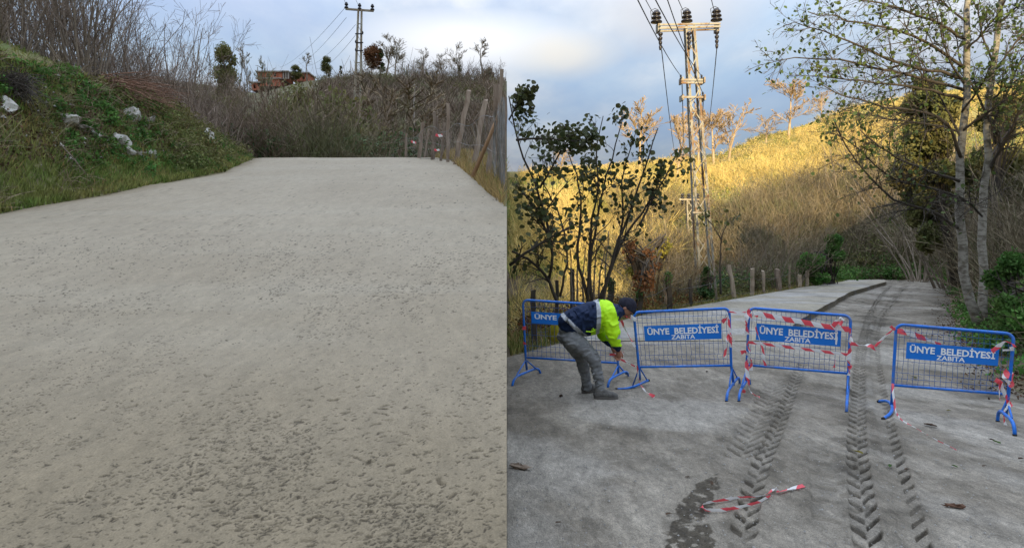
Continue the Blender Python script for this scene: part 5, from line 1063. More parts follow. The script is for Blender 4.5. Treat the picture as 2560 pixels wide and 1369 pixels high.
for a, b, sag, lb in [((1560, -70, 9), (1702, 190, 21.8), .12, 'power line from the photo top to the left small insulator of the big pylon'), ((1602, -70, 9), (1754, 190, 21.8), .12, 'power line from the photo top to the right small insulator of the big pylon'),
    ((1655, -40, 12), (1757, 233, 21.8), .1, 'power line from the photo top to the lowest small insulator of the big pylon'), ((1585, -60, 12), (1639, 42, 22), .05, 'power line from the photo top to the upper left insulator of the big pylon'),
    ((1680, -40, 14), (1715, 40, 22), .05, 'power line from the photo top to the upper middle insulator of the big pylon'), ((1770, -40, 14), (1789, 38, 22), .05, 'power line from the photo top to the upper right insulator of the big pylon'),
    ((1654, 125, 22), (1690, 395, 60), .5, 'cable falling away behind from the left hanging insulator of the big pylon'), ((1792, 121, 22), (1768, 330, 60), .5, 'cable falling away behind from the right hanging insulator of the big pylon'),
    ((1723, 123, 22), (1727, 360, 60), .5, 'cable falling away inside the lattice from the middle hanging insulator'), ((1705, 208, 22), (1711, 380, 60), .3, 'cable running down behind from the left bracket of the big pylon'),
    ((1758, 250, 22), (1752, 400, 60), .3, 'cable running down behind from the right bracket of the big pylon')]:
    cable(PX(*a), PX(*b), sag, .011 if b[2] < 30 else .016, lb, gw)
Y2 = 46; b2 = PX(1733, 720, Y2); b2[2] = min(b2[2], atG(b2[0], Y2)); py2 = empty('power_pylon', b2, 'small distant lattice pylon with a short crossarm left behind the big one', 'pylon')
lattice(py2, quad(1734, 735, 10, Y2), quad(1722, 500, 6, Y2), 12, .06, .045, M['steel_f'])
MB().bar(PX(1698, 498, Y2), PX(1748, 499, Y2), .13, .13).build('crossarm', M['steel_f'], py2)
for px_ in (1706, 1722, 1744): insulator(PX(px_, 497, Y2), .15, .38, py2, 2)
insulator(PX(1706, 500, Y2-.2), .11, .34, py2, 2, down=True); insulator(PX(1744, 500, Y2-.2), .11, .34, py2, 2, down=True)
# ------------------------------------------------------------------ RIGHT: post fence along the lane
def lane_y(px, offx):
    y = np.linspace(9, 37, 600); f = (px-1280)/F*y-(np.interp(y, xlR_y, xlR_x)-offx); k = np.where(np.diff(np.sign(f)))[0]; return float(y[k[0]]) if len(k) else 12.0
pf = empty('post_fence', PX(1700, 770, 18), 'wooden post fence with slack wires along the left edge of the lower lane', 'fence')
tops = []
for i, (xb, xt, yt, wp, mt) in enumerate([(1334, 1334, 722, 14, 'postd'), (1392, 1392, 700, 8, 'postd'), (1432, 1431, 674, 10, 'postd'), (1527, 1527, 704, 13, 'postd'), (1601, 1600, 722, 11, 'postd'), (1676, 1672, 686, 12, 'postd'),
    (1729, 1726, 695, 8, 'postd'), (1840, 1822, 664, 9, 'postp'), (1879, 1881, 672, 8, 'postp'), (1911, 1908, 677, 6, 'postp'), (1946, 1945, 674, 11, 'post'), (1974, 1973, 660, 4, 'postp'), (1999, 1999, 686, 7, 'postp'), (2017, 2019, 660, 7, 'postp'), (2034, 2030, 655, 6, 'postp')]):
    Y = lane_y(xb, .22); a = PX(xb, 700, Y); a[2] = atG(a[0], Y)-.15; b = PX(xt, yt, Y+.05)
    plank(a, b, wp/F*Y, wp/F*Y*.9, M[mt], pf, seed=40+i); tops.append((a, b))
for f in (.35, .75):
    P = [a*(1-f)+b*f+[0, -.05, 0] for a, b in tops]; Q_ = []
    for i in range(len(P)-1): Q_ += [P[i], (P[i]+P[i+1])/2+[0, 0, -.07]]
    MB().tube(Q_+[P[-1]], .006, 4).build('fence_wire', M['wire'], pf)
cc = [b-[0, 0, .1] for a, b in (tops[3], tops[4], tops[5])]; v, t, tn = cloud(np.array(cc), np.array([[.10, .10, .22]]*3), 900, .06); off = np.array(pf.location); link_mesh('ivy', mk('ivy', v-off, t, False, tn), M['ivy'], pf)
# ------------------------------------------------------------------ RIGHT: trees with single leaves
def leaf_mesh(name, w_, tipp, mat):
    xs = np.array([0, .12, .35, .62, .85, 1.0]); ws = np.array([0, .55, 1, .92, .5, 0])*w_/2; ws[0] = .02; V = []
    for x_, h_ in zip(xs, ws): V += [(x_, -h_, .06*h_/max(w_, .1)+.10*x_*x_*-1), (x_, 0, -.05-.10*x_*x_), (x_, h_, .08*h_+-.10*x_*x_)]
    Q = []
    for k in range(5): Q += [[3*k, 3*k+3, 3*k+4, 3*k+1], [3*k+1, 3*k+4, 3*k+5, 3*k+2]]
    me = mk(name, V, np.array(Q), True); me.materials.append(mat); return me
LF = {'hazel': [leaf_mesh('leaf', .95, .1, M['leafdark']), leaf_mesh('leaf', .75, .1, M['leafdark'])], 'alder': [leaf_mesh('leaf', .80, .1, M['leafgreen']), leaf_mesh('leaf', .62, .1, M['leafgreen'])]}
def place_leaves(pts, size, kind, root, nmax=298, rg=rng, stuffmat=None):
    base = np.array(root.location); o_ = np.argsort(pts[:, 1]); pts = pts[o_]
    big = rg.permutation(len(pts)) if len(pts) <= nmax else np.arange(len(pts)); own = pts[big[:nmax]]; rest = pts[big[nmax:]]
    for p in own:
        o = bpy.data.objects.new('leaf', LF[kind][rg.integers(2)]); C.objects.link(o); o.parent = root; o.location = p-base
        o.rotation_euler = (rg.uniform(-1.2, 1.2), rg.uniform(.1, 1.3), rg.uniform(0, 6.28)); s_ = size*rg.uniform(.65, 1.25); o.scale = (s_, s_, s_)
    if len(rest):
        m0 = LF[kind][0]; v0 = np.array([v.co[:] for v in m0.vertices]); f0 = np.array([list(p.vertices) for p in m0.polygons]); n = len(rest)
        a = rg.uniform(0, 6.28, n); b = rg.uniform(.1, 1.3, n); ca, sa, cb, sb = np.cos(a), np.sin(a), np.cos(b), np.sin(b); s_ = size*rg.uniform(.6, 1.25, n)
        X_ = np.stack([ca*cb, sa*cb, -sb], 1); Y_ = np.stack([-sa, ca, 0*a], 1); rl = rg.uniform(-1.2, 1.2, n)[:, None]; Z_ = np.cross(X_, Y_); Y2_ = Y_*np.cos(rl)+Z_*np.sin(rl); Z2_ = np.cross(X_, Y2_)
        V = rest[:, None]+s_[:, None, None]*(v0[None, :, 0:1]*X_[:, None]+v0[None, :, 1:2]*Y2_[:, None]+v0[None, :, 2:3]*Z2_[:, None]); Fc = (f0[None]+(np.arange(n)*len(v0))[:, None, None]).reshape(-1, 4)
        o = link_mesh('small_leaves', mk('small_leaves', V.reshape(-1, 3)-base, Fc, True), m0.materials[0], root); o['kind'] = 'stuff'
def smooth_line(pts, K_=14):
    pts = np.array(pts, float); s = np.concatenate([[0], np.cumsum(np.linalg.norm(np.diff(pts, axis=0), axis=1))]); t = np.linspace(0, s[-1], K_); P = np.stack([np.interp(t, s, pts[:, i]) for i in range(3)], 1)
    for _ in range(2): P[1:-1] = (P[:-2]+2*P[1:-1]+P[2:])/4
    return P
def leafy(name, label, cat, limbs_, kind, size, n2, n3, leafn, mat, seed, droop=-.1, l2=.38, l3=.45, tw=.004, trunkmat=None, keep=None, first='limb', ang=(.4, 1.1), minu=None):
    rg = np.random.default_rng(seed); b0 = PX(*limbs_[0][0][0]); b0[2] = atG(b0[0], b0[1])-.05; root = empty(name, b0, label, cat); Ps = []; Rs = []
    for i, (pts, r0, r1) in enumerate(limbs_):
        P = smooth_line([PX(*p) for p in pts]); P[1:-1] += rg.normal(0, .012, (12, 3))*np.linalg.norm(P[-1]-P[0])/3; Rd = np.linspace(r0, r1, 14)/F*pts[0][2]
        ok = P[:, 0]-SEAM*P[:, 1] > .03
        if not ok.all():
            k = len(ok)-np.argmin(ok[::-1]) if not ok[0] else 0; P2_ = P[ok]; Rd2 = Rd[ok]
            if len(P2_) < 3: continue
            MB().tube(P2_, Rd2, 7).build('trunk' if r0 > 9.5 else 'limb', (trunkmat if r0 > 9.5 and trunkmat else mat), root, True)
        else: MB().tube(P, Rd, 9 if r0 > 9.5 else 6).build('trunk' if r0 > 9.5 else 'limb', (trunkmat if r0 > 9.5 and trunkmat else mat), root, True)
        Ps.append(P); Rs.append(Rd)
    P0 = np.array(Ps); R0 = np.array(Rs); L0 = np.linalg.norm(P0[:, -1]-P0[:, 0], axis=1)
    sel = R0[:, 0]*F/P0[:, 0, 1] <= 9.5; P0 = P0[sel]; R0 = R0[sel]; L0 = np.minimum(L0[sel], 2.6)
    o, d, L, r = spawn(P0, R0, n2, .22, 1, ang, l2, .5, L0, rg); P1, R1 = grow(o, d, L, r, 6, .12, droop, .3, rg); k = clipseam(P1, 1, .02); P1 = P1[k]; R1 = R1[k]
    o, d, L, r = spawn(P1, R1, n3, .15, 1, (.4, 1.0), l3, .6, None, rg); P2, R2 = grow(o, d, L, np.maximum(r, tw), 4, .14, droop, .5, rg); k = clipseam(P2, 1, .02); P2 = P2[k]; R2 = R2[k]
    m_ = merge([tb(P1, np.maximum(R1, tw), 4, rg), ribbons(P2, R2, rg)]); link_mesh('twigs', mk('twigs', m_[0]-b0, m_[1], False, m_[2]), mat, root)
    lp = np.concatenate([P2[:, 3], P2[:, 2], P2[:, 1], P1[:, 5], P1[:, 4]]); lp = lp+rg.normal(0, size*.8, lp.shape); lp = lp[rg.permutation(len(lp))]; lp = lp[(lp[:, 0]-SEAM*lp[:, 1]) > size*1.1+.01]
    if keep is not None: lp = lp[keep(lp, rg)]
    place_leaves(lp[:leafn], size, kind, root, rg=rg); return root
def ppx(p): return 1280+F*p[:, 0]/p[:, 1], HY-F*(p[:, 2]-EYE)/p[:, 1]
leafy('leafy_hazel', 'leaning hazel with many dark leaves and a thick forked limb, left of the lower lane', 'shrub', [
    ([(1395, 760, 11.5), (1372, 700, 11.4), (1335, 655, 11.2), (1300, 635, 11.0), (1268, 625, 10.8)], 4.6, 2.4),
    ([(1262, 672, 10.6), (1310, 635, 10.5), (1380, 590, 10.4), (1440, 560, 10.3)], 4.4, 2),
    ([(1372, 700, 11.4), (1385, 650, 11.2), (1370, 560, 11), (1345, 470, 10.8), (1300, 380, 10.5), (1272, 240, 10.2)], 4, 1.4),
    ([(1400, 740, 11.5), (1425, 640, 11.3), (1400, 540, 11), (1360, 460, 10.8), (1330, 400, 10.6)], 3.4, 1.1),
    ([(1380, 610, 11.2), (1340, 520, 11), (1290, 460, 10.8)], 4, 1.5), ([(1290, 350, 10.3), (1350, 345, 10.3), (1420, 352, 10.3), (1470, 348, 10.3)], 3.4, 1),
    ([(1272, 300, 10.2), (1300, 250, 10.2), (1320, 220, 10.2)], 2.5, 1), ([(1350, 470, 10.8), (1390, 400, 10.6), (1430, 330, 10.6)], 3, 1)],
    'hazel', .088, 17, 8, 1050, M['barkd'], 61, keep=lambda p, rg: rg.uniform(0, 1, len(p)) < np.interp(ppx(p)[1], [150, 330, 480, 650, 720], [1, 1, .7, .3, .05]))
leafy('leafy_hazel', 'hazel with long thin upright stems and scattered dark leaves behind the bending man', 'shrub', [
    ([(1470, 762, 12.2), (1475, 640, 12), (1500, 500, 11.8), (1535, 380, 11.6), (1560, 285, 11.5)], 4.5, 1),
    ([(1480, 762, 12.2), (1470, 620, 12), (1495, 480, 11.8), (1490, 380, 11.6), (1508, 290, 11.5)], 4.5, 1),
    ([(1500, 765, 12.2), (1535, 640, 12), (1575, 520, 11.8), (1620, 400, 11.6), (1645, 320, 11.5)], 5, 1.2),
    ([(1495, 760, 12.2), (1560, 590, 12), (1630, 500, 11.8), (1690, 390, 11.6)], 4.5, 1.2),
    ([(1470, 750, 12.2), (1440, 640, 12), (1455, 540, 11.9), (1445, 430, 11.8), (1420, 380, 11.8)], 5, 1.2),
    ([(1540, 640, 12), (1560, 540, 11.9), (1550, 460, 11.8), (1575, 370, 11.7), (1590, 330, 11.6)], 3.5, 1),
    ([(1600, 560, 11.8), (1640, 480, 11.8), (1655, 410, 11.7)], 3, 1)],
    'hazel', .088, 10, 6, 800, M['barkd'], 62, l2=.30, keep=lambda p, rg: rg.uniform(0, 1, len(p)) < np.interp(ppx(p)[1], [200, 500, 560, 720], [1, .9, .45, .05]))
leafy('leafy_hazel', 'slender hazel of bamboo-like bare stems between the two leafy ones', 'shrub', [
    ([(1432+i*13, 768, 12.6+.1*i), (1428+i*14, 700, 12.6), (1426+i*16+(i % 3)*4, 620-(i*37 % 60), 12.6)], 3, 1) for i in range(7)], 'hazel', .08, 3, 3, 40, M['bark'], 63)
leafy('leafy_hazel', 'small hazel shoot with a few dark leaves right of the pylon foot', 'shrub', [
    ([(1802, 735, 21), (1800, 660, 21), (1803, 590, 20.8), (1826, 545, 20.6)], 3, 1), ([(1803, 600, 20.8), (1780, 560, 20.6), (1755, 535, 20.5)], 2, .8)], 'hazel', .13, 4, 3, 36, M['barkd'], 64)
al = [([(2452, 825, 13.8), (2432, 780, 13.9), (2412, 740, 14), (2401, 660, 14), (2399, 560, 14), (2403, 450, 14), (2408, 330, 14), (2412, 180, 14), (2420, 40, 14), (2422, -120, 14)], 12, 6),
      ([(2458, 825, 14.0), (2455, 760, 14.2), (2452, 660, 14.4), (2458, 540, 14.5), (2466, 430, 14.5), (2474, 300, 14.5), (2480, 180, 14.5), (2500, 60, 14.5), (2512, -100, 14.5)], 11, 6)]
def lb_(pts, y0, y1): n = len(pts); return [(a, b, y0+(y1-y0)*i/(n-1)) for i, (a, b) in enumerate(pts)]
al += [(lb_([(2400, 572), (2360, 540), (2300, 520), (2235, 505), (2170, 440), (2130, 390), (2100, 330), (2085, 300)], 14, 12.5), 4.2, 1), (lb_([(2404, 455), (2330, 430), (2250, 400), (2190, 360), (2150, 325)], 14, 12.6), 4, 1),
       (lb_([(2404, 400), (2380, 330), (2365, 290), (2250, 272), (2180, 262), (2110, 240), (2060, 215)], 14, 12.4), 4.4, 1), (lb_([(2412, 250), (2340, 230), (2260, 212), (2190, 208), (2110, 200), (2030, 190)], 14, 12.6), 4, 1),
       (lb_([(2414, 200), (2330, 175), (2240, 160), (2150, 115), (2060, 80), (1985, 55)], 14, 12.8), 4.4, 1), (lb_([(2414, 170), (2330, 110), (2220, 70), (2110, 50), (2020, 30)], 14, 12.2), 4.2, 1),
       (lb_([(2418, 100), (2350, 60), (2260, 20), (2180, 5), (2080, -10)], 14, 12.4), 4, 1), (lb_([(2412, 225), (2300, 195), (2170, 165), (2050, 140), (1960, 150), (1922, 158)], 14, 12.2), 4, .8),
       (lb_([(2408, 330), (2320, 310), (2240, 300), (2170, 290), (2110, 275)], 14, 15.5), 3.5, 1), (lb_([(2400, 500), (2330, 470), (2250, 455), (2200, 430), (2120, 340), (2070, 330)], 14, 13.0), 3.2, 1),
       (lb_([(2466, 430), (2500, 380), (2540, 300), (2590, 180)], 14.5, 13.5), 4, 1.2), (lb_([(2474, 330), (2510, 250), (2550, 150), (2600, 90)], 14.5, 13.5), 3.5, 1.2), (lb_([(2472, 300), (2440, 230), (2400, 160), (2390, 90)], 14.5, 14), 3.5, 1.2),
       (lb_([(2405, 330), (2440, 300), (2500, 260), (2580, 200)], 14, 13), 3.2, 1), (lb_([(2478, 190), (2530, 120), (2570, 60), (2610, 0)], 14.5, 14), 3.2, 1), (lb_([(2480, 150), (2450, 80), (2445, 10), (2470, -50)], 14.5, 14), 3, 1),
       (lb_([(2455, 540), (2430, 510), (2400, 490), (2330, 470)], 14.4, 13), 3, 1), (lb_([(2420, 60), (2370, 20), (2330, -20), (2280, -60)], 14, 13), 3, 1), (lb_([(2470, 400), (2520, 330), (2570, 260)], 14.5, 15.5), 3, 1), (lb_([(2476, 250), (2530, 210), (2600, 160)], 14.5, 13), 3, 1), (lb_([(2495, 60), (2540, 20), (2590, -40)], 14.5, 13.6), 3, 1), (lb_([(2410, 130), (2450, 90), (2500, 30), (2530, -30)], 14, 12.8), 3, 1), (lb_([(2405, 280), (2450, 220), (2490, 140)], 14, 12.8), 3, 1), (lb_([(2410, 210), (2370, 150), (2350, 70), (2330, 0)], 14, 13), 3, 1), (lb_([(2402, 345), (2350, 240), (2310, 190), (2270, 140)], 14, 15), 3, 1)]
leafy('alder_tree', 'tall alder with two pale trunks leaning apart and long leafy branches at the right', 'tree', al, 'alder', .082, 28, 10, 3200, M['barkd'], 71, droop=-.12, l2=.42, l3=.42, trunkmat=M['birch'],
      keep=lambda p, rg: rg.uniform(0, 1, len(p)) < np.interp(ppx(p)[0], [1900, 2050, 2200, 2350, 2560], [1, 1, .95, .85, .8])*np.interp(ppx(p)[1], [0, 300, 450, 600], [1, .9, .45, .2]))
# ------------------------------------------------------------------ RIGHT: crowd barriers
def text_tris(body, bold=.02):
    cu = bpy.data.curves.new('t', 'FONT'); cu.body = body; cu.offset = bold; cu.resolution_u = 2; o = bpy.data.objects.new('t', cu); C.objects.link(o)
    dg = bpy.context.evaluated_depsgraph_get(); me = bpy.data.meshes.new_from_object(o.evaluated_get(dg)); me.calc_loop_triangles()
    V = np.array([v.co[:2] for v in me.vertices]); T = np.array([list(t.vertices) for t in me.loop_triangles]); bpy.data.objects.remove(o); bpy.data.curves.remove(cu); bpy.data.meshes.remove(me)
    V = (V-V.min(0))/(V.max(0)-V.min(0)); return V, T
TXT1 = text_tris('ÜNYE  BELEDİYESİ', .030); TXT2 = text_tris('ZABITA', .024)
def gz(x, y): return float(np.interp(y, gR_y, gR_z))
def barrier(label, TL, TR, BL, BR, PL, PR, feet, sb, seed):
    """TL..BR corner points of the panel, PL, PR foot ends of the posts: (px, py, Y)"""
    rg = np.random.default_rng(seed); TL, TR, BL, BR, PL, PR = [PX(*p) for p in (TL, TR, BL, BR, PL, PR)]
    base = (PL+PR)/2; root = empty('crowd_barrier', base, label, 'barrier'); U = unit(TR-TL); Wl = unit(BL-TL); Wr = unit(BR-TR); r = .075; tr = .0165
    nrm = unit(np.cross(U, Wl)); nrm = nrm*(-1 if nrm[1] > 0 else 1)
    arc = lambda c, a, b: [c+a*math.cos(t)+b*math.sin(t) for t in np.linspace(0, math.pi/2, 7)]
    path = [PL, BL]+arc(TL+Wl*r+U*r, -U*r, -Wl*r)+arc(TR+Wr*r-U*r, -Wr*r, U*r)+[BR, PR]
    MB().tube(path, tr, 10).build('frame', M['blue'], root, True)
    MB().tube([BL, BR], tr*.9, 8).build('bottom_rail', M['blue'], root, True)
    def P(a, b, off=0.0): a = np.asarray(a)[..., None]; b = np.asarray(b)[..., None]; return (BL*(1-a)+BR*a)*(1-b)+(TL*(1-a)+TR*a)*b+nrm*np.asarray(off)[..., None]
    bb = np.array([0, .04, .12, .165, .21, .40, .60, .80, .845, .89, .97, 1.0]); oo = np.array([0, 0, 0, -.028, 0, 0, 0, 0, -.028, 0, 0, 0]); lines = []
    n = 20; wob = rg.normal(0, .0025, (n, len(bb))); A_ = (np.arange(n)+.7)/(n+.4)
    Pv = P(A_[:, None]+wob, np.broadcast_to(bb, (n, len(bb))), np.broadcast_to(oo, (n, len(bb)))+rg.normal(0, .003, (n, len(bb)))); hb = [.04, .12, .21, .40, .60, .80, .89, .97]; aa = np.linspace(.005, .995, 12)
    Ph = P(np.broadcast_to(aa, (len(hb), 12)), np.array(hb)[:, None]+rg.normal(0, .004, (len(hb), 12)), np.full((len(hb), 12), .004)); a_ = tb(Pv, np.full(Pv.shape[:2], .0024), 4); b_ = tb(Ph, np.full(Ph.shape[:2], .0024), 4); m_ = merge([a_, b_])
    link_mesh('wire_mesh', mk('wire_mesh', m_[0]-base, m_[1], False), M['bluew'], root)
    # sign with its lettering
    (a0, a1, b0, b1) = sb; m = MB(); v = [P(a, b, o_) for o_ in (.010, .014) for a, b in ((a0, b0), (a1, b0), (a1, b1), (a0, b1))]; m.add(v, [[0, 3, 2, 1], [4, 5, 6, 7], [0, 1, 5, 4], [1, 2, 6, 5], [2, 3, 7, 6], [3, 0, 4, 7]]); sp = m.build('sign_panel', M['signb'], root)
    for (V, T), (u0, u1, v0, v1) in ((TXT1, (.04, .965, .39, .95)), (TXT2, (.345, .655, .07, .345))):
        uu = a0+(a1-a0)*(u0+(u1-u0)*V[:, 0]); vv = b0+(b1-b0)*(v0+(v1-v0)*V[:, 1]); W_ = P(uu, vv, np.full(len(uu), .0165)); link_mesh('lettering', mk('lettering', W_-base, T, False), M['white'], sp)
    for (post, pts, br) in feet:
        pp = [PX(*p) for p in pts]
        if br == 'bar': 
            path = smooth_line(pp, 18); MB().tube(path, tr, 8).build('foot', M['blue'], root, True)
        for e in (0, -1): MB().tube([pp[e]-unit(pp[1 if e == 0 else -2]-pp[e])*.012, pp[e]+unit(pp[1 if e == 0 else -2]-pp[e])*.015], tr*1.12, 8).build('foot_cap', M['rubber'], root)
    return root, P
def foot_pts(near, far, lift=.13): # bent foot tube resting on two ends: px,py on the ground with depths
    (nx, ny, nY), (fx, fy, fY) = near, far; k = F*lift
    return [(nx, ny, nY), (nx+(fx-nx)*.02, ny-k/nY*.75, nY), (nx+(fx-nx)*.16, ny-k/nY*1.12, nY+(fY-nY)*.12), (nx+(fx-nx)*.84, fy-k/fY*1.05+(ny-fy)*.12, fY-(fY-nY)*.14), (nx+(fx-nx)*.98, fy-k/fY*.8, fY), (fx, fy, fY)]
def brace(root, pts):
    for a, b in pts: MB().tube([PX(*a), PX(*b)], .010, 6).build('brace', M['blue'], root, True)
b1, P1_ = barrier('blue municipal barrier at the far left, half hidden behind the bending man', (1307, 749, 9.15), (1544, 764, 9.0), (1314, 893, 9.15), (1545, 907, 9.0), (1317, 924, 9.15), (1546, 934, 9.0),
    [('L', foot_pts((1280, 967, 8.70), (1352, 939, 9.62)), 'bar'), ('R', foot_pts((1519, 972, 8.56), (1572, 948, 9.30)), 'bar')], (.085, .92, .605, .805), 1)
brace(b1, [((1314, 900, 9.15), (1290, 940, 8.8)), ((1316, 900, 9.15), (1345, 925, 9.5)), ((1546, 912, 9), (1526, 950, 8.65)), ((1546, 912, 9), (1566, 935, 9.25))])
b2_, P2_ = barrier('blue municipal barrier second from the left, just right of the bending man', (1584, 780, 8.25), (1823, 770, 8.25), (1597, 917, 8.25), (1828, 913, 8.25), (1600, 948, 8.3), (1834, 962, 8.3),
    [('L', [(1541, 972, 8.45), (1565, 971, 8.45), (1585, 966, 8.5), (1605, 957, 8.6), (1621, 950, 8.72)], 'bar'), ('R', foot_pts((1816, 1004, 7.74), (1850, 962, 8.86)), 'bar')], (.09, .905, .475, .745), 2)
brace(b2_, [((1598, 920, 8.25), (1582, 962, 8.5)), ((1600, 920, 8.25), (1617, 948, 8.7)), ((1830, 920, 8.25), (1823, 966, 8.0)), ((1831, 920, 8.25), (1845, 948, 8.7))])
b3, P3_ = barrier('blue municipal barrier second from the right, wrapped in the most red and white tape', (1873, 769, 8.2), (2127, 789, 7.75), (1867, 912, 8.2), (2121, 933, 7.75), (1866, 950, 8.25), (2118, 985, 7.72),
    [('L', foot_pts((1847, 1004, 7.74), (1875, 965, 8.80)), 'bar'), ('R', [(2116, 1031, 7.18), (2117, 1008, 7.18), (2119, 985, 7.4), (2121, 962, 8.0), (2121, 968, 8.5)], 'bar')], (.085, .915, .455, .745), 3)
brace(b3, [((1866, 925, 8.2), (1853, 968, 7.95)), ((1867, 925, 8.2), (1872, 948, 8.6)), ((2120, 940, 7.75), (2118, 985, 7.4))])
b4, P4_ = barrier('rightmost blue municipal barrier, standing closest to the viewer', (2241, 810, 7.35), (2535, 834, 6.75), (2232, 962, 7.35), (2521, 985, 6.75), (2229, 1012, 7.35), (2514, 1040, 6.8),
    [('L', [(2196, 1003, 7.75), (2212, 999, 7.7), (2226, 1006, 7.5), (2232, 1020, 7.2), (2226, 1034, 7.0), (2208, 1046, 6.86)], 'bar'), ('R', foot_pts((2537, 1088, 6.17), (2494, 1054, 6.72)), 'bar')], (.105, .895, .455, .725), 4)
brace(b4, [((2517, 1000, 6.75), (2502, 1032, 6.7)), ((2518, 1000, 6.75), (2530, 1044, 6.35))])
MB().box(PX(1790, 780, 22)*0+PX(1386, 836, 9.25), (.02, .01, .02)) 
# yellow plastic bag hanging behind the left barrier
rg = np.random.default_rng(5); th = np.linspace(0, 2*math.pi, 17)[:-1]; hh = np.linspace(0, 1, 12); TH, HH = np.meshgrid(th, hh); rr = np.interp(HH, [0, .12, .5, .9, 1], [.02, .115, .095, .035, .02])*(1+.16*np.sin(TH*5+HH*4)+.08*rg.normal(0, 1, TH.shape))
bc = PX(1388, 855, 9.35); V = np.stack([rr*np.cos(TH), rr*.6*np.sin(TH), HH*.34], -1).reshape(-1, 3); i = np.arange(11)[:, None]*16; j = np.arange(16)[None]; Q = np.stack([i+j, i+(j+1) % 16, i+16+(j+1) % 16, i+16+j], -1).reshape(-1, 4)
tag(link_mesh('plastic_bag', mk('plastic_bag', V, Q, True), M['plastic'], None, bc), 'crumpled yellow plastic bag hanging on the far left barrier behind the man', 'bag')
# ------------------------------------------------------------------ RIGHT: tape
def tp(pts, wd, label, twist=2.0, up=None, pitch=.22, phase=0.0): return ribbon_tape([PX(*p) for p in pts], wd, label, pitch, up, twist, None, phase)
W = .065
tp([(1560, 786, 8.2), (1575, 790, 8.2), (1590, 800, 8.2)], .06, 'bunched red tape by the man\'s face, at the second barrier\'s top left corner', 1.0)
tp([(1553, 800, 8.2), (1563, 822, 8.2), (1575, 845, 8.2), (1588, 866, 8.2)], .035, 'narrow twisted tape hanging below the man\'s face to the second barrier', 3)
tp([(1524, 886, 8.0), (1545, 884, 7.95), (1560, 882, 7.95)], .03, 'red end of tape pinched in the bending man\'s fingers', 1)
tp([(1552, 898, 7.95), (1570, 906, 8.0), (1592, 918, 8.15)], .030, 'stretched tape from the man\'s hands to the second barrier bottom corner', 2)
tp([(1593, 915, 8.2), (1596, 940, 8.1), (1601, 960, 8.0), (1612, 976, 7.95), (1624, 985, 7.95), (1637, 991, 7.98)], .055, 'tape hanging from the second barrier left foot and trailing onto the ground', 2)
tp([(1310, 815, 9.1), (1311, 824, 9.1)], .06, 'pink tape knot on the left post of the far left barrier, upper one', 0.5); tp([(1308, 856, 9.1), (1318, 861, 9.1)], .045, 'pink and white tape knot on the left post of the far left barrier, lower one', 1)
tp([(1806, 805, 8.2), (1814, 795, 8.15), (1819, 783, 8.15), (1822, 800, 8.15), (1824, 825, 8.15), (1826, 850, 8.15), (1827, 868, 8.15)], .055, 'tape wound down the right post of the second barrier', 5)
tp([(1822, 835, 8.15), (1817, 850, 8.1), (1815, 870, 8.1), (1811, 892, 8.1)], .045, 'loose tape tail hanging inside the right post of the second barrier', 3)
tp([(1826, 832, 8.15), (1831, 845, 8.1), (1836, 852, 8.1)], .035, 'short red tape tip sticking out right of the second barrier', 1)
tp([(1822, 779, 8.2), (1845, 781, 8.2), (1868, 780, 8.2)], .018, 'thin taut tape between the tops of the second and third barriers', 0)
tp([(1875, 772, 8.15), (1867, 790, 8.1), (1866, 812, 8.1), (1867, 836, 8.1)], .085, 'wide tape draped over the top left corner of the third barrier', 1.5)
tp([(1876, 785, 8.1), (1886, 810, 8.0), (1897, 842, 8.0), (1908, 876, 8.0), (1908, 890, 8.0), (1914, 914, 8.0)], .055, 'long tape hanging diagonally in front of the left end of the third barrier', 3)
tp([(1888, 790, 8.05), (1894, 783, 8.05), (1915, 788, 8.0), (1960, 797, 7.9), (2010, 805, 7.82), (2060, 815, 7.75), (2122, 823, 7.65)], .065, 'wide sagging tape strung along the top of the third barrier above its sign', 0, phase=.3)
tp([(1870, 855, 8.1), (1900, 858, 8.05), (1960, 866, 7.95), (2040, 876, 7.8), (2118, 886, 7.7)], .036, 'narrow taut tape strung along the third barrier below its sign', 0)
tp([(2082, 815, 7.7), (2095, 800, 7.65), (2102, 792, 7.65), (2108, 802, 7.65), (2098, 812, 7.6)], .06, 'knotted tape bow near the top right corner of the third barrier', 4)
tp([(2094, 820, 7.65), (2092, 840, 7.62), (2090, 861, 7.62)], .026, 'white strip of tape hanging over the right end of the third barrier sign', 1, pitch=2.0, phase=.55)
tp([(2085, 918, 7.68), (2087, 908, 7.68), (2088, 898, 7.68)], .035, 'small red tape scrap caught low in the mesh of the third barrier', .6)
tp([(2124, 820, 7.7), (2128, 850, 7.65), (2124, 880, 7.65), (2122, 900, 7.65), (2125, 915, 7.65), (2122, 938, 7.62)], .07, 'tape wound thickly down the right post of the third barrier', 6)
tp([(1868, 858, 8.1), (1875, 880, 8.05), (1879, 905, 8.05), (1877, 925, 8.05)], .06, 'tape tail hanging beside the left post of the third barrier, upper one', 3)
tp([(1852, 881, 8.1), (1864, 877, 8.1), (1872, 890, 8.1), (1866, 905, 8.1), (1868, 935, 8.05), (1872, 955, 8.0), (1873, 975, 7.95), (1884, 986, 7.85), (1899, 992, 7.83)], .06, 'tape wound down the left foot of the third barrier and trailing on the ground', 5)
tp([(1856, 976, 8.0), (1864, 979, 7.98)], .05, 'tiny tape scrap on the ground by the third barrier left foot', .5, pitch=.3)
tp([(2128, 858, 7.6), (2150, 862, 7.5), (2178, 863, 7.45), (2190, 878, 7.4)], .05, 'knotted tape end in the gap left of the rightmost barrier', 3)
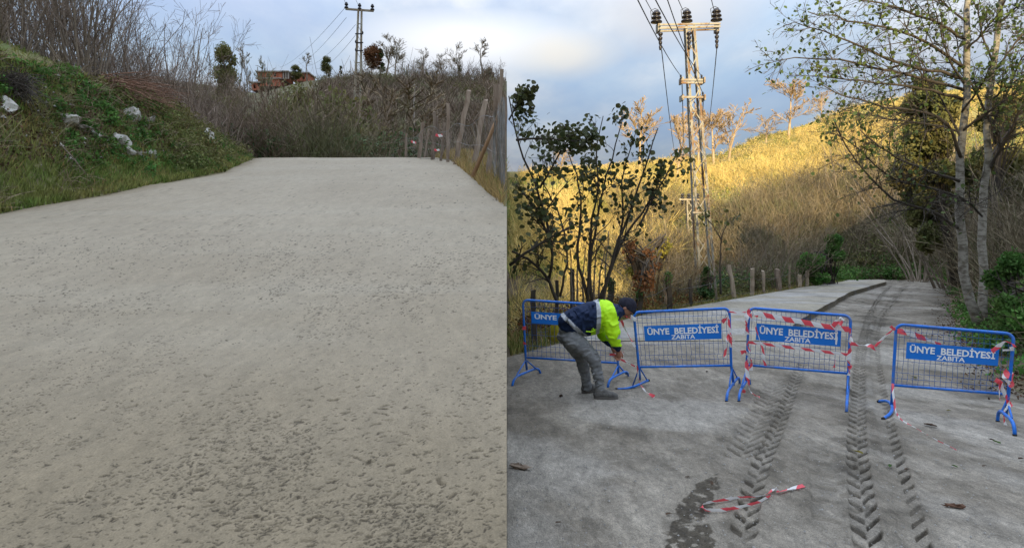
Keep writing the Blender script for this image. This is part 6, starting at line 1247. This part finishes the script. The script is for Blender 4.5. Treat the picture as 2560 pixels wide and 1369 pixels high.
tp([(2188, 865, 7.45), (2210, 842, 7.4), (2238, 819, 7.35)], .026, 'taut tape rising to the top left corner of the rightmost barrier', 1); tp([(2226, 815, 7.35), (2238, 824, 7.33)], .04, 'short red tape end poking out left of the rightmost barrier', .3)
tp([(2243, 826, 7.33), (2275, 832, 7.3), (2310, 846, 7.25), (2350, 860, 7.25)], .07, 'wide tape slanting behind the sign of the rightmost barrier', .8, up=(0, .2, 1))
tp([(2480, 878, 6.78), (2500, 862, 6.7), (2513, 852, 6.68), (2530, 858, 6.68), (2537, 868, 6.68), (2524, 872, 6.65)], .055, 'tape bow tied at the upper right corner of the rightmost barrier', 3)
tp([(2506, 875, 6.72), (2535, 874, 6.68)], .02, 'thin white strip of tape just under the bow on the rightmost barrier', 0, pitch=3, phase=.52)
tp([(2520, 925, 6.7), (2512, 945, 6.66), (2518, 955, 6.66), (2530, 962, 6.66), (2533, 930, 6.66)], .085, 'bunched tape rag on the right post of the rightmost barrier', 4)
tp([(2488, 948, 6.7), (2500, 955, 6.68), (2508, 975, 6.66), (2516, 995, 6.66), (2524, 1012, 6.62)], .055, 'long tape tail crossing the right post of the rightmost barrier', 3); tp([(2499, 950, 6.68), (2498, 975, 6.66), (2500, 1000, 6.64)], .045, 'straight pale tape tail beside the right post of the rightmost barrier', 1)
tp([(2523, 995, 6.66), (2528, 1008, 6.6), (2516, 1020, 6.6), (2508, 1036, 6.55), (2514, 1062, 6.5)], .06, 'tape wound round the right foot of the rightmost barrier', 4)
tp([(2232, 958, 7.3), (2232, 980, 7.25), (2236, 1005, 7.2), (2238, 1028, 7.15), (2252, 1050, 6.80), (2290, 1072, 6.45), (2330, 1095, 6.12), (2392, 1126, 5.68)], .030, 'long thin tape running from the rightmost barrier across the ground towards the viewer', 1.0, up=(1, 0, .3))
# tape on the ground in front
def gtp(pts, wd, label, **k):
    P = []
    for a, b in pts: Y = float(Yof(np.array([b]))[0]); p = PX(a, b, Y); p[2] = gz(p[0], Y)+.02; P.append(p)
    return ribbon_tape(P, wd, label, k.get('pitch', .22), k.get('up', (0, 1, .25)), k.get('twist', .8), None, 0)
gtp([(2010, 1219), (1975, 1228), (1945, 1236), (1938, 1224), (1922, 1240), (1895, 1247), (1850, 1249), (1800, 1257), (1762, 1264), (1752, 1272), (1762, 1281), (1800, 1282), (1850, 1274), (1895, 1262), (1925, 1246)], .034, 'loop of red and white tape lying on the dusty road in the foreground', twist=2.2)
# ------------------------------------------------------------------ RIGHT: small things on the road
def ground_thing(px, py, name, label, cat, sz, mat, kind='leaf', group=None, seed=0):
    Y = float(Yof(np.array([py]))[0]); p = PX(px, py, Y); p[2] = gz(p[0], Y)+.012; rg = np.random.default_rng(seed+px)
    if kind == 'leaf':
        n = 14; th = np.arange(n)*2*math.pi/n; r = sz*(.5+.22*np.cos(th*2)+.12*rg.normal(0, 1, n)); V = np.stack([r*np.cos(th), r*.7*np.sin(th), .18*sz*np.abs(np.sin(th))+.05*sz*rg.uniform(0, 1, n)], 1); V = np.vstack([V, [[0, 0, .02*sz]]]); T = [[i, (i+1) % n, n] for i in range(n)]; me = mk(name, V, np.array(T), True)
    else:
        n = 10; m_ = 6; th = np.arange(n)*2*math.pi/n; ph = np.linspace(.05, math.pi-.05, m_); TH, PH = np.meshgrid(th, ph); D = np.stack([np.cos(TH)*np.sin(PH), .8*np.sin(TH)*np.sin(PH), .42*np.cos(PH)+.2], -1)*(sz*(1+.25*rg.normal(0, 1, TH.shape)))[..., None]
        if kind == 'log': D = D*np.array([1.9, .6, .9])
        i = np.arange(m_-1)[:, None]*n; j = np.arange(n)[None]; Q = np.stack([i+j, i+(j+1) % n, i+n+(j+1) % n, i+n+j], -1).reshape(-1, 4); me = mk(name, D.reshape(-1, 3), Q, kind != 'log')
    o = link_mesh(name, me, mat, None, p); o.rotation_euler = (0, 0, rg.uniform(0, 6.28) if kind != 'log' else R(-20)); tag(o, label, cat, group); return o
ground_thing(1402, 992, 'mud_clod', 'dark clod of mud on the road in front of the far left barrier', 'clod', .03, M['litter'], 'clod')
ground_thing(1300, 1172, 'mud_clod', 'muddy flattened branch stub at the left edge of the lower road', 'clod', .05, M['post'], 'log')
ground_thing(2388, 1270, 'bark_piece', 'brown piece of bark in a dark smear at the lower right', 'bark', .032, M['rust_twig'], 'log')
ground_thing(2145, 1133, 'fallen_leaf', 'yellow-brown leaf lying in the middle tyre track', 'leaf', .06, M['yellowleaf'])
for px_, py_, lb, mt, s_ in [(1777, 1210, 'red-brown leaf at the top of the dark mud patch', 'litter', .05), (1768, 930, 'dark brown leaf under the second barrier', 'litter', .06), (1633, 906, 'small curled leaf behind the mesh of the second barrier', 'litter', .05), (2325, 1066, 'dark crumpled leaf below the rightmost barrier', 'litter', .09),
    (2285, 945, 'green-brown leaf behind the mesh of the rightmost barrier', 'olive', .08), (2385, 1168, 'pale green leaf on the right of the foreground road', 'weed', .045), (2478, 1102, 'left of two small dark leaves near the rightmost barrier foot', 'litter', .05), (2491, 1108, 'right of two small dark leaves near the rightmost barrier foot', 'weed', .06),
    (2268, 1176, 'orange-brown leaf right of the rightmost tyre track', 'litter', .04), (2225, 1166, 'greenish leaf beside the rightmost tyre track', 'weed', .05), (2372, 1028, 'pale brown leaf between the feet of the rightmost barrier', 'yellowleaf', .05), (1720, 1196, 'tiny brown leaf left of the dark mud patch', 'litter', .035),
    (1672, 1288, 'tiny dark leaf left of the foreground tape loop', 'litter', .03), (2460, 1168, 'small dark chip at the right of the foreground road', 'litter', .035), (2552, 1150, 'dark leaf at the right edge of the foreground road', 'litter', .05), (1396, 1310, 'small brown leaf at the lower left of the lower road', 'litter', .03)]:
    ground_thing(px_, py_, 'fallen_leaf', lb, 'leaf', s_, M[mt], group='leaves fallen on the lower road')
# grit on the road: nobody could count it
n = 2600; yv_ = np.exp(rng.uniform(math.log(3.2), math.log(14), n)); u = rng.uniform(0, .8, n); xv_ = u*yv_; k = (xv_ < np.interp(yv_, xrR_y, xrR_x)) & (xv_ > .02); xv_ = xv_[k]; yv_ = yv_[k]; n = len(xv_)
s_ = .0035+.007*rng.uniform(0, 1, n)**4; c = np.stack([xv_, yv_, np.interp(yv_, gR_y, gR_z)+.012], 1); V = (c[:, None]+s_[:, None, None]*np.array([[1, 0, 0], [0, 1, 0], [-1, 0, 0], [0, -1, 0], [0, 0, .9]])[None]*rng.uniform(.7, 1.3, (n, 5, 1))).reshape(-1, 3); i = np.arange(n)*5
stuff('grit', V, np.concatenate([np.stack([i+a, i+b, i+4], 1) for a, b in ((0, 1), (1, 2), (2, 3), (3, 0))]), np.repeat(rng.uniform(0, 1, n), 5), M['pebble'])
#PART5
# ------------------------------------------------------------------ the bending man
def remesh(name, mb_list, voxel, smooth=4, fold=0.0, ff=(13, 13), seed=0):
    V = []; Q = []; T = []; n = 0
    for mb in mb_list:
        v = np.concatenate(mb.V); V.append(v)
        for q in mb.Q: Q.append(q+n)
        for t in mb.T: T.append(t+n)
        n += len(v)
    me = mk('tmp', np.concatenate(V), [np.concatenate(Q), np.concatenate(T) if T else np.zeros((0, 3), int)]); o = bpy.data.objects.new('tmp', me); C.objects.link(o)
    m = o.modifiers.new('r', 'REMESH'); m.mode = 'VOXEL'; m.voxel_size = voxel; s_ = o.modifiers.new('s', 'SMOOTH'); s_.factor = .5; s_.iterations = smooth
    dg = bpy.context.evaluated_depsgraph_get(); r = bpy.data.meshes.new_from_object(o.evaluated_get(dg)); r.name = name; bpy.data.objects.remove(o); bpy.data.meshes.remove(me)
    if fold:
        co = np.zeros(len(r.vertices)*3, np.float32); r.vertices.foreach_get('co', co); co = co.reshape(-1, 3).astype(float); no = np.array([v.normal[:] for v in r.vertices])
        a_ = co[:, 0]*ff[0]+co[:, 2]*4+.35*np.sin(co[:, 1]*19); b_ = co[:, 2]*ff[1]-co[:, 0]*5; q = 1-np.abs(2*fbm(a_, b_, 900+seed, 2)-1)*1.6; co += no*(fold*(q-.55))[:, None]; r.vertices.foreach_set('co', co.astype(np.float32).ravel()); r.update()
    r.polygons.foreach_set('use_smooth', np.ones(len(r.polygons), bool)); return r
def capsule(pts, rad, n=16, sq=(1, 1)):
    """tapered limb through the points, rounded at both ends"""
    pts = np.array(pts, float); rad = np.array(rad, float); P = [pts[0]]; d0 = unit(pts[0]-pts[1]); d1 = unit(pts[-1]-pts[-2]); A = []; Rr = []
    for a in (80, 55, 30): A.append(pts[0]+d0*rad[0]*math.sin(R(a))); Rr.append(rad[0]*math.cos(R(a)))
    s = np.linspace(0, len(pts)-1, (len(pts)-1)*4+1); I = np.arange(len(pts)); Pm = np.stack([np.interp(s, I, pts[:, i]) for i in range(3)], 1); Rm = np.interp(s, I, rad)
    for _ in range(2): Pm[1:-1] = (Pm[:-2]+2*Pm[1:-1]+Pm[2:])/4
    A += list(Pm); Rr += list(Rm)
    for a in (30, 55, 80): A.append(pts[-1]+d1*rad[-1]*math.sin(R(a))); Rr.append(rad[-1]*math.cos(R(a)))
    m = MB(); m.tube(A, Rr, n); return m
def ell(c, r, rot=None, n=18):
    th = np.arange(n)*2*math.pi/n; ph = np.linspace(.02, math.pi-.02, 12); TH, PH = np.meshgrid(th, ph); D = np.stack([np.cos(TH)*np.sin(PH), np.sin(TH)*np.sin(PH), np.cos(PH)], -1).reshape(-1, 3)*np.array(r)
    if rot is not None: D = D@np.array(rot).T
    i = np.arange(11)[:, None]*n; j = np.arange(n)[None]; Q = np.stack([i+j, i+n+j, i+n+(j+1) % n, i+(j+1) % n], -1).reshape(-1, 4)
    return MB().add(D+np.array(c), Q, [[(k+1) % n, k, n*12] for k in range(0)] or None)
px2 = lambda *p: PX(*p); u_ = 8.05/F
man_base = np.array([PX(1490, 985, 8.05)[0], 8.05, gz(0, 8.05)]); man = empty('person', man_base, 'bending man in navy and neon yellow jacket, grey jeans and dark knit hat', 'person')
def mset(name, me, mats, rule=None, parent=None):
    par = parent or man; off_ = man_base; n = len(me.vertices); co = np.zeros(n*3, np.float32); me.vertices.foreach_get('co', co); co = co.reshape(-1, 3)
    if rule is not None:
        cen = np.zeros(len(me.polygons)*3, np.float32); me.polygons.foreach_get('center', cen); cen = cen.reshape(-1, 3); nor = np.zeros(len(me.polygons)*3, np.float32); me.polygons.foreach_get('normal', nor)
        idx = rule(cen, nor.reshape(-1, 3)).astype(np.int32)
    me.vertices.foreach_set('co', (co-off_).ravel().astype(np.float32))
    for m_ in mats: me.materials.append(m_)
    if rule is not None: me.polygons.foreach_set('material_index', idx)
    me.update(); return link_mesh(name, me, None, par)
Yn, Yf_, Yc = 7.92, 8.20, 8.06
# body: head, neck, arms with hands, trunk and legs in one surface
hc = PX(1567, 769, Yc); 
def hand(wrist, direct, side, curl, thumb_dir, n_=unit(np.array([0, -1, 0.]))):
    w_ = np.array(wrist); d = unit(np.array(direct, float)); s_ = unit(np.array(side, float)); nrm = np.cross(d, s_); out_ = []
    out_.append(capsule([w_, w_+d*.045+s_*.0, w_+d*.085], [.024, .030, .028], 12)); out_.append(capsule([w_+s_*.022+d*.03, w_+s_*.026+d*.08], [.020, .018], 10)); out_.append(capsule([w_-s_*.022+d*.03, w_-s_*.026+d*.08], [.020, .016], 10))
    for k, (o_, l_) in enumerate(((.030, .070), (.010, .080), (-.010, .074), (-.029, .058))):
        b = w_+s_*o_+d*.085; c1 = curl*(.75+.12*k); d1 = unit(d*math.cos(c1*.5)+nrm*math.sin(c1*.5)); d2 = unit(d*math.cos(c1*1.3)+nrm*math.sin(c1*1.3)); d3 = unit(d*math.cos(c1*2)+nrm*math.sin(c1*2))
        out_.append(capsule([b-d*.03, b, b+d1*l_*.45, b+d1*l_*.45+d2*l_*.32, b+d1*l_*.45+d2*l_*.32+d3*l_*.25], [.0105, .0100, .0092, .0086, .0074], 8))
    t0 = w_+s_*.026+d*.025; t1 = t0+unit(np.array(thumb_dir))*.035; out_.append(capsule([t0, t1, t1+unit(np.array(thumb_dir)+d*.8)*.032, t1+unit(np.array(thumb_dir)+d*1.6)*.055], [.014, .0125, .0105, .009], 8)); return out_
axis = unit(np.array([.90, -.05, .42]))       # chin to crown
face = unit(np.array([0.15, -.16, -1.0])); face = unit(face-axis*(face@axis)); lat = np.cross(axis, face); Rh = np.stack([face, lat, axis], 1)
body = [ell(hc, (.098, .076, .112), Rh), capsule([hc+Rh@np.array([.02, 0, -.05]), hc+Rh@np.array([.035, 0, -.095])], [.062, .042]), ell(hc+Rh@np.array([.108, 0, -.018]), (.018, .013, .024), Rh),
        ell(hc+Rh@np.array([.097, 0, -.068]), (.012, .024, .010), Rh), ell(hc+Rh@np.array([-.005, .078, -.02]), (.020, .010, .032), Rh), ell(hc+Rh@np.array([-.005, -.078, -.02]), (.020, .010, .032), Rh),
        ell(hc+Rh@np.array([.088, .03, .012]), (.012, .016, .010), Rh), ell(hc+Rh@np.array([.088, -.03, .012]), (.012, .016, .010), Rh),
        capsule([hc-axis*.06, PX(1540, 782, Yc)], [.055, .062]), capsule([PX(1535, 785, Yc), PX(1480, 795, Yc), PX(1430, 815, Yc)], [.10, .11, .09])]
nh = PX(1546, 872, 7.88); fh = PX(1531, 866, 8.12)
body += [capsule([PX(1522, 790, 7.86), PX(1534, 838, 7.84), nh], [.055, .042, .028]), capsule([PX(1512, 792, 8.3), PX(1506, 832, 8.32), fh], [.055, .042, .028]),
         capsule([PX(1428, 842, Yn), PX(1486, 893, Yn-.02), PX(1500, 972, Yn)], [.055, .042, .028]), capsule([PX(1424, 842, Yf_), PX(1456, 898, Yf_+.02), PX(1466, 964, Yf_+.02)], [.055, .042, .028])]
body += hand(nh, (.10, .05, -1), (.55, -.8, 0), 1.0, (.5, .3, -.6)); body += hand(fh, (.45, -.35, -1), (.5, -.9, 0), .8, (.6, -.2, -.4))
bm = remesh('body', body, .0052, 3)
def brule(c, n): 
    l = (c-hc)@Rh; idx = np.zeros(len(c)); idx[(l[:, 0] > .080) & (np.abs(np.abs(l[:, 1])-.030) < .013) & (np.abs(l[:, 2]-.012) < .006)] = 1; idx[(l[:, 0] > .09) & (np.abs(l[:, 1]) < .022) & (np.abs(l[:, 2]+.068) < .003)] = 1; return idx
mset('body', bm, [M['skin'], M['hair']], brule)
# knit hat
hat = [ell(hc+Rh@np.array([-.012, 0, .022]), (.110, .093, .112), Rh), capsule([hc+Rh@np.array([-.05, 0, .0]), hc+Rh@np.array([.03, 0, .02])], [.088, .088])]
hm = remesh('knit_hat', hat, .008, 6)
hv = np.array([v.co[:] for v in hm.vertices]); 
import bmesh
bb_ = bmesh.new(); bb_.from_mesh(hm); geom = bb_.verts[:]+bb_.edges[:]+bb_.faces[:]; bmesh.ops.bisect_plane(bb_, geom=geom, plane_co=Vector(hc+Rh@np.array([0, 0, -.018])), plane_no=Vector(Rh@np.array([-.62, 0, 1.0])), clear_inner=True); bb_.to_mesh(hm); bb_.free()
mset('knit_hat', hm, [M['knit']])
# hair showing below the hat
mset('hair', remesh('hair', [ell(hc+Rh@np.array([-.030, 0, -.02]), (.076, .080, .055), Rh)], .008, 4), [M['hair']])
# jacket
rgm = np.random.default_rng(4)
jk = [capsule([PX(1426, 806, 7.98), PX(1470, 790, 7.97), PX(1512, 782, 7.95), PX(1536, 782, 7.98)], [.155, .178, .178, .10], 24), capsule([PX(1426, 806, 8.14), PX(1470, 790, 8.15), PX(1512, 782, 8.17), PX(1536, 782, 8.14)], [.155, .178, .178, .10], 24),
      capsule([PX(1540, 778, Yc), PX(1553, 775, Yc)], [.095, .075], 16), capsule([PX(1520, 792, Yc), PX(1490, 815, Yc), PX(1462, 822, Yc)], [.11, .10, .09], 20),
      capsule([PX(1522, 786, 7.86), PX(1528, 812, 7.82), PX(1534, 838, 7.81), PX(1540, 858, 7.85), PX(1544, 868, 7.87)], [.110, .095, .086, .066, .048], 20),
      capsule([PX(1510, 790, 8.28), PX(1505, 815, 8.32), PX(1508, 836, 8.30), PX(1520, 850, 8.2), PX(1527, 860, 8.14)], [.105, .09, .080, .060, .046], 20)]
for k in range(26):   # folds in the cloth
    a = PX(rgm.uniform(1415, 1530), rgm.uniform(760, 820), rgm.choice([7.83, 7.80, 7.82])); jk.append(capsule([a, a+np.array([rgm.normal(0, .05), .0, rgm.normal(-.03, .05)])], [.020, .016], 8))
jm = remesh('jacket', jk, .0085, 4, .020, (9, 12), 1)
def jrule(c, n):
    px_ = 1280+F*c[:, 0]/c[:, 1]; py_ = HY-F*(c[:, 2]-EYE)/c[:, 1]; idx = np.zeros(len(c)); t = (px_-1408)*.72-(py_-772)*.68+0
    # sleeves: distance to arm axes
    arm = np.zeros(len(c), bool)
    for A_, B_ in ((PX(1523, 790, 7.86), PX(1545, 868, 7.87)), (PX(1510, 792, 8.28), PX(1528, 862, 8.14))):
        d = B_-A_; s_ = np.clip(((c-A_)@d)/(d@d), 0, 1.1); q = np.linalg.norm(c-(A_+s_[:, None]*d), axis=1); arm |= (q < .125) & (s_ > .10)
    ax0 = np.array([PX(1440, 805, 8)[0], PX(1440, 805, 8)[2]]); ax1 = np.array([PX(1540, 780, 8)[0], PX(1540, 780, 8)[2]]); dd = unit(ax1-ax0); w_ = (c[:, [0, 2]]-ax0)@dd/u_; perp = (c[:, 0]-ax0[0])*-dd[1]+(c[:, 2]-ax0[1])*dd[0]
    w2 = w_-perp/u_*.22
    idx[w2 > 58] = 1; idx[(w2 > 48) & (w2 < 58) & ~arm] = 2; idx[(w_ > 98) & ~arm] = 0
    w3 = w_+perp/u_*.62; idx[(w3 > -17) & (w3 < -5) & ~arm] = 2
    idx[arm] = 1; yv = py_; idx[arm & (yv > 837) & (yv < 847) & (c[:, 1] < 8.08)] = 2; idx[arm & (yv > 866) & (c[:, 1] < 8)] = 0; idx[arm & (yv > 852) & (c[:, 1] > 8.0)] = 0
    idx[(py_ > 822) & ~arm & (px_ > 1478) & (px_ < 1490)] = 1
    return idx
jo = mset('jacket', jm, [M['navy'], M['hivis'], M['reflect']], jrule)
# printed lettering across the shoulders: upside down rows as seen in the photo
def project_print(V, T, org, ux, uy, target, eps=.004):
    from mathutils.bvhtree import BVHTree
    vv = [v.co[:] for v in target.vertices]; bv = BVHTree.FromPolygons(vv, [list(p.vertices) for p in target.polygons]); out_ = []
    for a, b in V:
        q = org+ux*a+uy*b; hit = bv.ray_cast(Vector(q-man_base+np.array([0, -.3, .6])), Vector((0, .30, -.6)).normalized()); out_.append(np.array(hit[0])+np.array(hit[1])*eps if hit[0] is not None else q-man_base)
    return np.array(out_)
for body_, o_, sz in (('ÜNYE', PX(1512, 744, 7.98), .085), ('BELEDİYESİ', PX(1501, 746, 7.98), .10)):
    V, T = text_tris(body_, .02); ux = unit(np.array([.35, 0.95, .0]))*(.22 if sz > .09 else .16); uy = unit(np.array([-1, .25, .05]))*.042
    W_ = project_print(V-np.array([.5, 0]), T, o_+np.array([.02, 0, .0]), ux, uy, jo.data); me = mk('lettering', W_, T); l_ = link_mesh('lettering', me, M['ink'], jo)
# jeans
jn = [capsule([PX(1424, 826, 8.0), PX(1428, 842, 7.98)], [.138, .136], 20), capsule([PX(1424, 826, 8.13), PX(1426, 842, 8.14)], [.138, .134], 20), capsule([PX(1418, 838, Yc), PX(1440, 815, Yc)], [.128, .138], 20),
      capsule([PX(1430, 846, Yn+.02), PX(1462, 872, Yn), PX(1485, 894, Yn-.02), PX(1492, 925, Yn), PX(1499, 960, Yn+.01), PX(1500, 972, Yn+.01)], [.122, .098, .082, .068, .058, .060], 20),
      capsule([PX(1424, 846, Yf_-.03), PX(1442, 875, Yf_), PX(1455, 900, Yf_+.01), PX(1461, 930, Yf_+.02), PX(1466, 956, Yf_+.02), PX(1467, 966, Yf_+.02)], [.120, .094, .080, .067, .058, .060], 20)]
for k in range(34):
    t_ = rgm.uniform(0, 1); c_ = PX(1436+46*t_+rgm.normal(0, 5), 850+42*t_+rgm.normal(0, 6), Yn-.082); jn.append(capsule([c_, c_+np.array([rgm.normal(.03, .03), 0, rgm.normal(0, .03)])], [.009, .007], 8))
for k in range(16): c_ = PX(1494+rgm.normal(0, 4), 905+60*rgm.uniform(0, 1), Yn-.06); jn.append(capsule([c_, c_+np.array([rgm.normal(0, .03), 0, rgm.normal(0, .012)])], [.009, .007], 8))
mset('jeans', remesh('jeans', jn, .0085, 3, .017, (8, 17), 5), [M['denim']])
def shoe(heel, toe, ang):
    h_ = np.array(heel); t_ = np.array(toe); d = unit(t_-h_); s_ = np.cross([0, 0, 1], d); L = np.linalg.norm(t_-h_)
    up_ = [capsule([h_+d*.035+[0, 0, .05], h_+d*L*.45+[0, 0, .052], h_+d*L*.75+[0, 0, .042], t_-d*.04+[0, 0, .036]], [.042, .045, .044, .036], 14), capsule([h_+d*.05+[0, 0, .06], h_+d*.055+[0, 0, .105]], [.045, .048], 14), capsule([h_+d*.08+[0, 0, .09], h_+d*L*.6+[0, 0, .065]], [.036, .034], 12)]
    mset('shoe', remesh('shoe', up_, .006, 3), [M['shoe']])
    m = MB(); n = 22; th = np.arange(n)*2*math.pi/n; ring = np.stack([np.cos(th)*L*.5, np.sin(th)*(.044+.008*np.cos(th))], 1); ring[:, 0] = np.sign(np.cos(th))*np.abs(np.cos(th))**.7*L*.5; c_ = (h_+t_)/2
    V = [c_+d*a+s_*b+np.array([0, 0, z_]) for z_ in (.0, .026) for a, b in ring]; V += [c_+np.array([0, 0, .026]), c_]; Q = [[i, (i+1) % n, n+(i+1) % n, n+i] for i in range(n)]; T = [[n+i, n+(i+1) % n, 2*n] for i in range(n)]+[[(i+1) % n, i, 2*n+1] for i in range(n)]
    m.add(V, Q, T); m.build('sole', M['sole'], man)
g1 = gz(0, Yn)+.008; g2 = gz(0, Yf_)+.008
h1 = PX(1484, 985, Yn); h1[2] = g1; t1 = PX(1546, 985, Yn-.03); t1[2] = g1; shoe(h1, t1, 0)
h2_ = PX(1454, 975, Yf_+.02); h2_[2] = g2; t2 = PX(1500, 975, Yf_+.14); t2[2] = g2; shoe(h2_, t2, 0)
# pocket flash of hi-vis on the jacket side
MB().tube([PX(1465, 828, 7.81), PX(1478, 829, 7.80), PX(1487, 826, 7.80), PX(1482, 820, 7.80)], .007, 6).build('zip_flash', M['hivis'], jo)
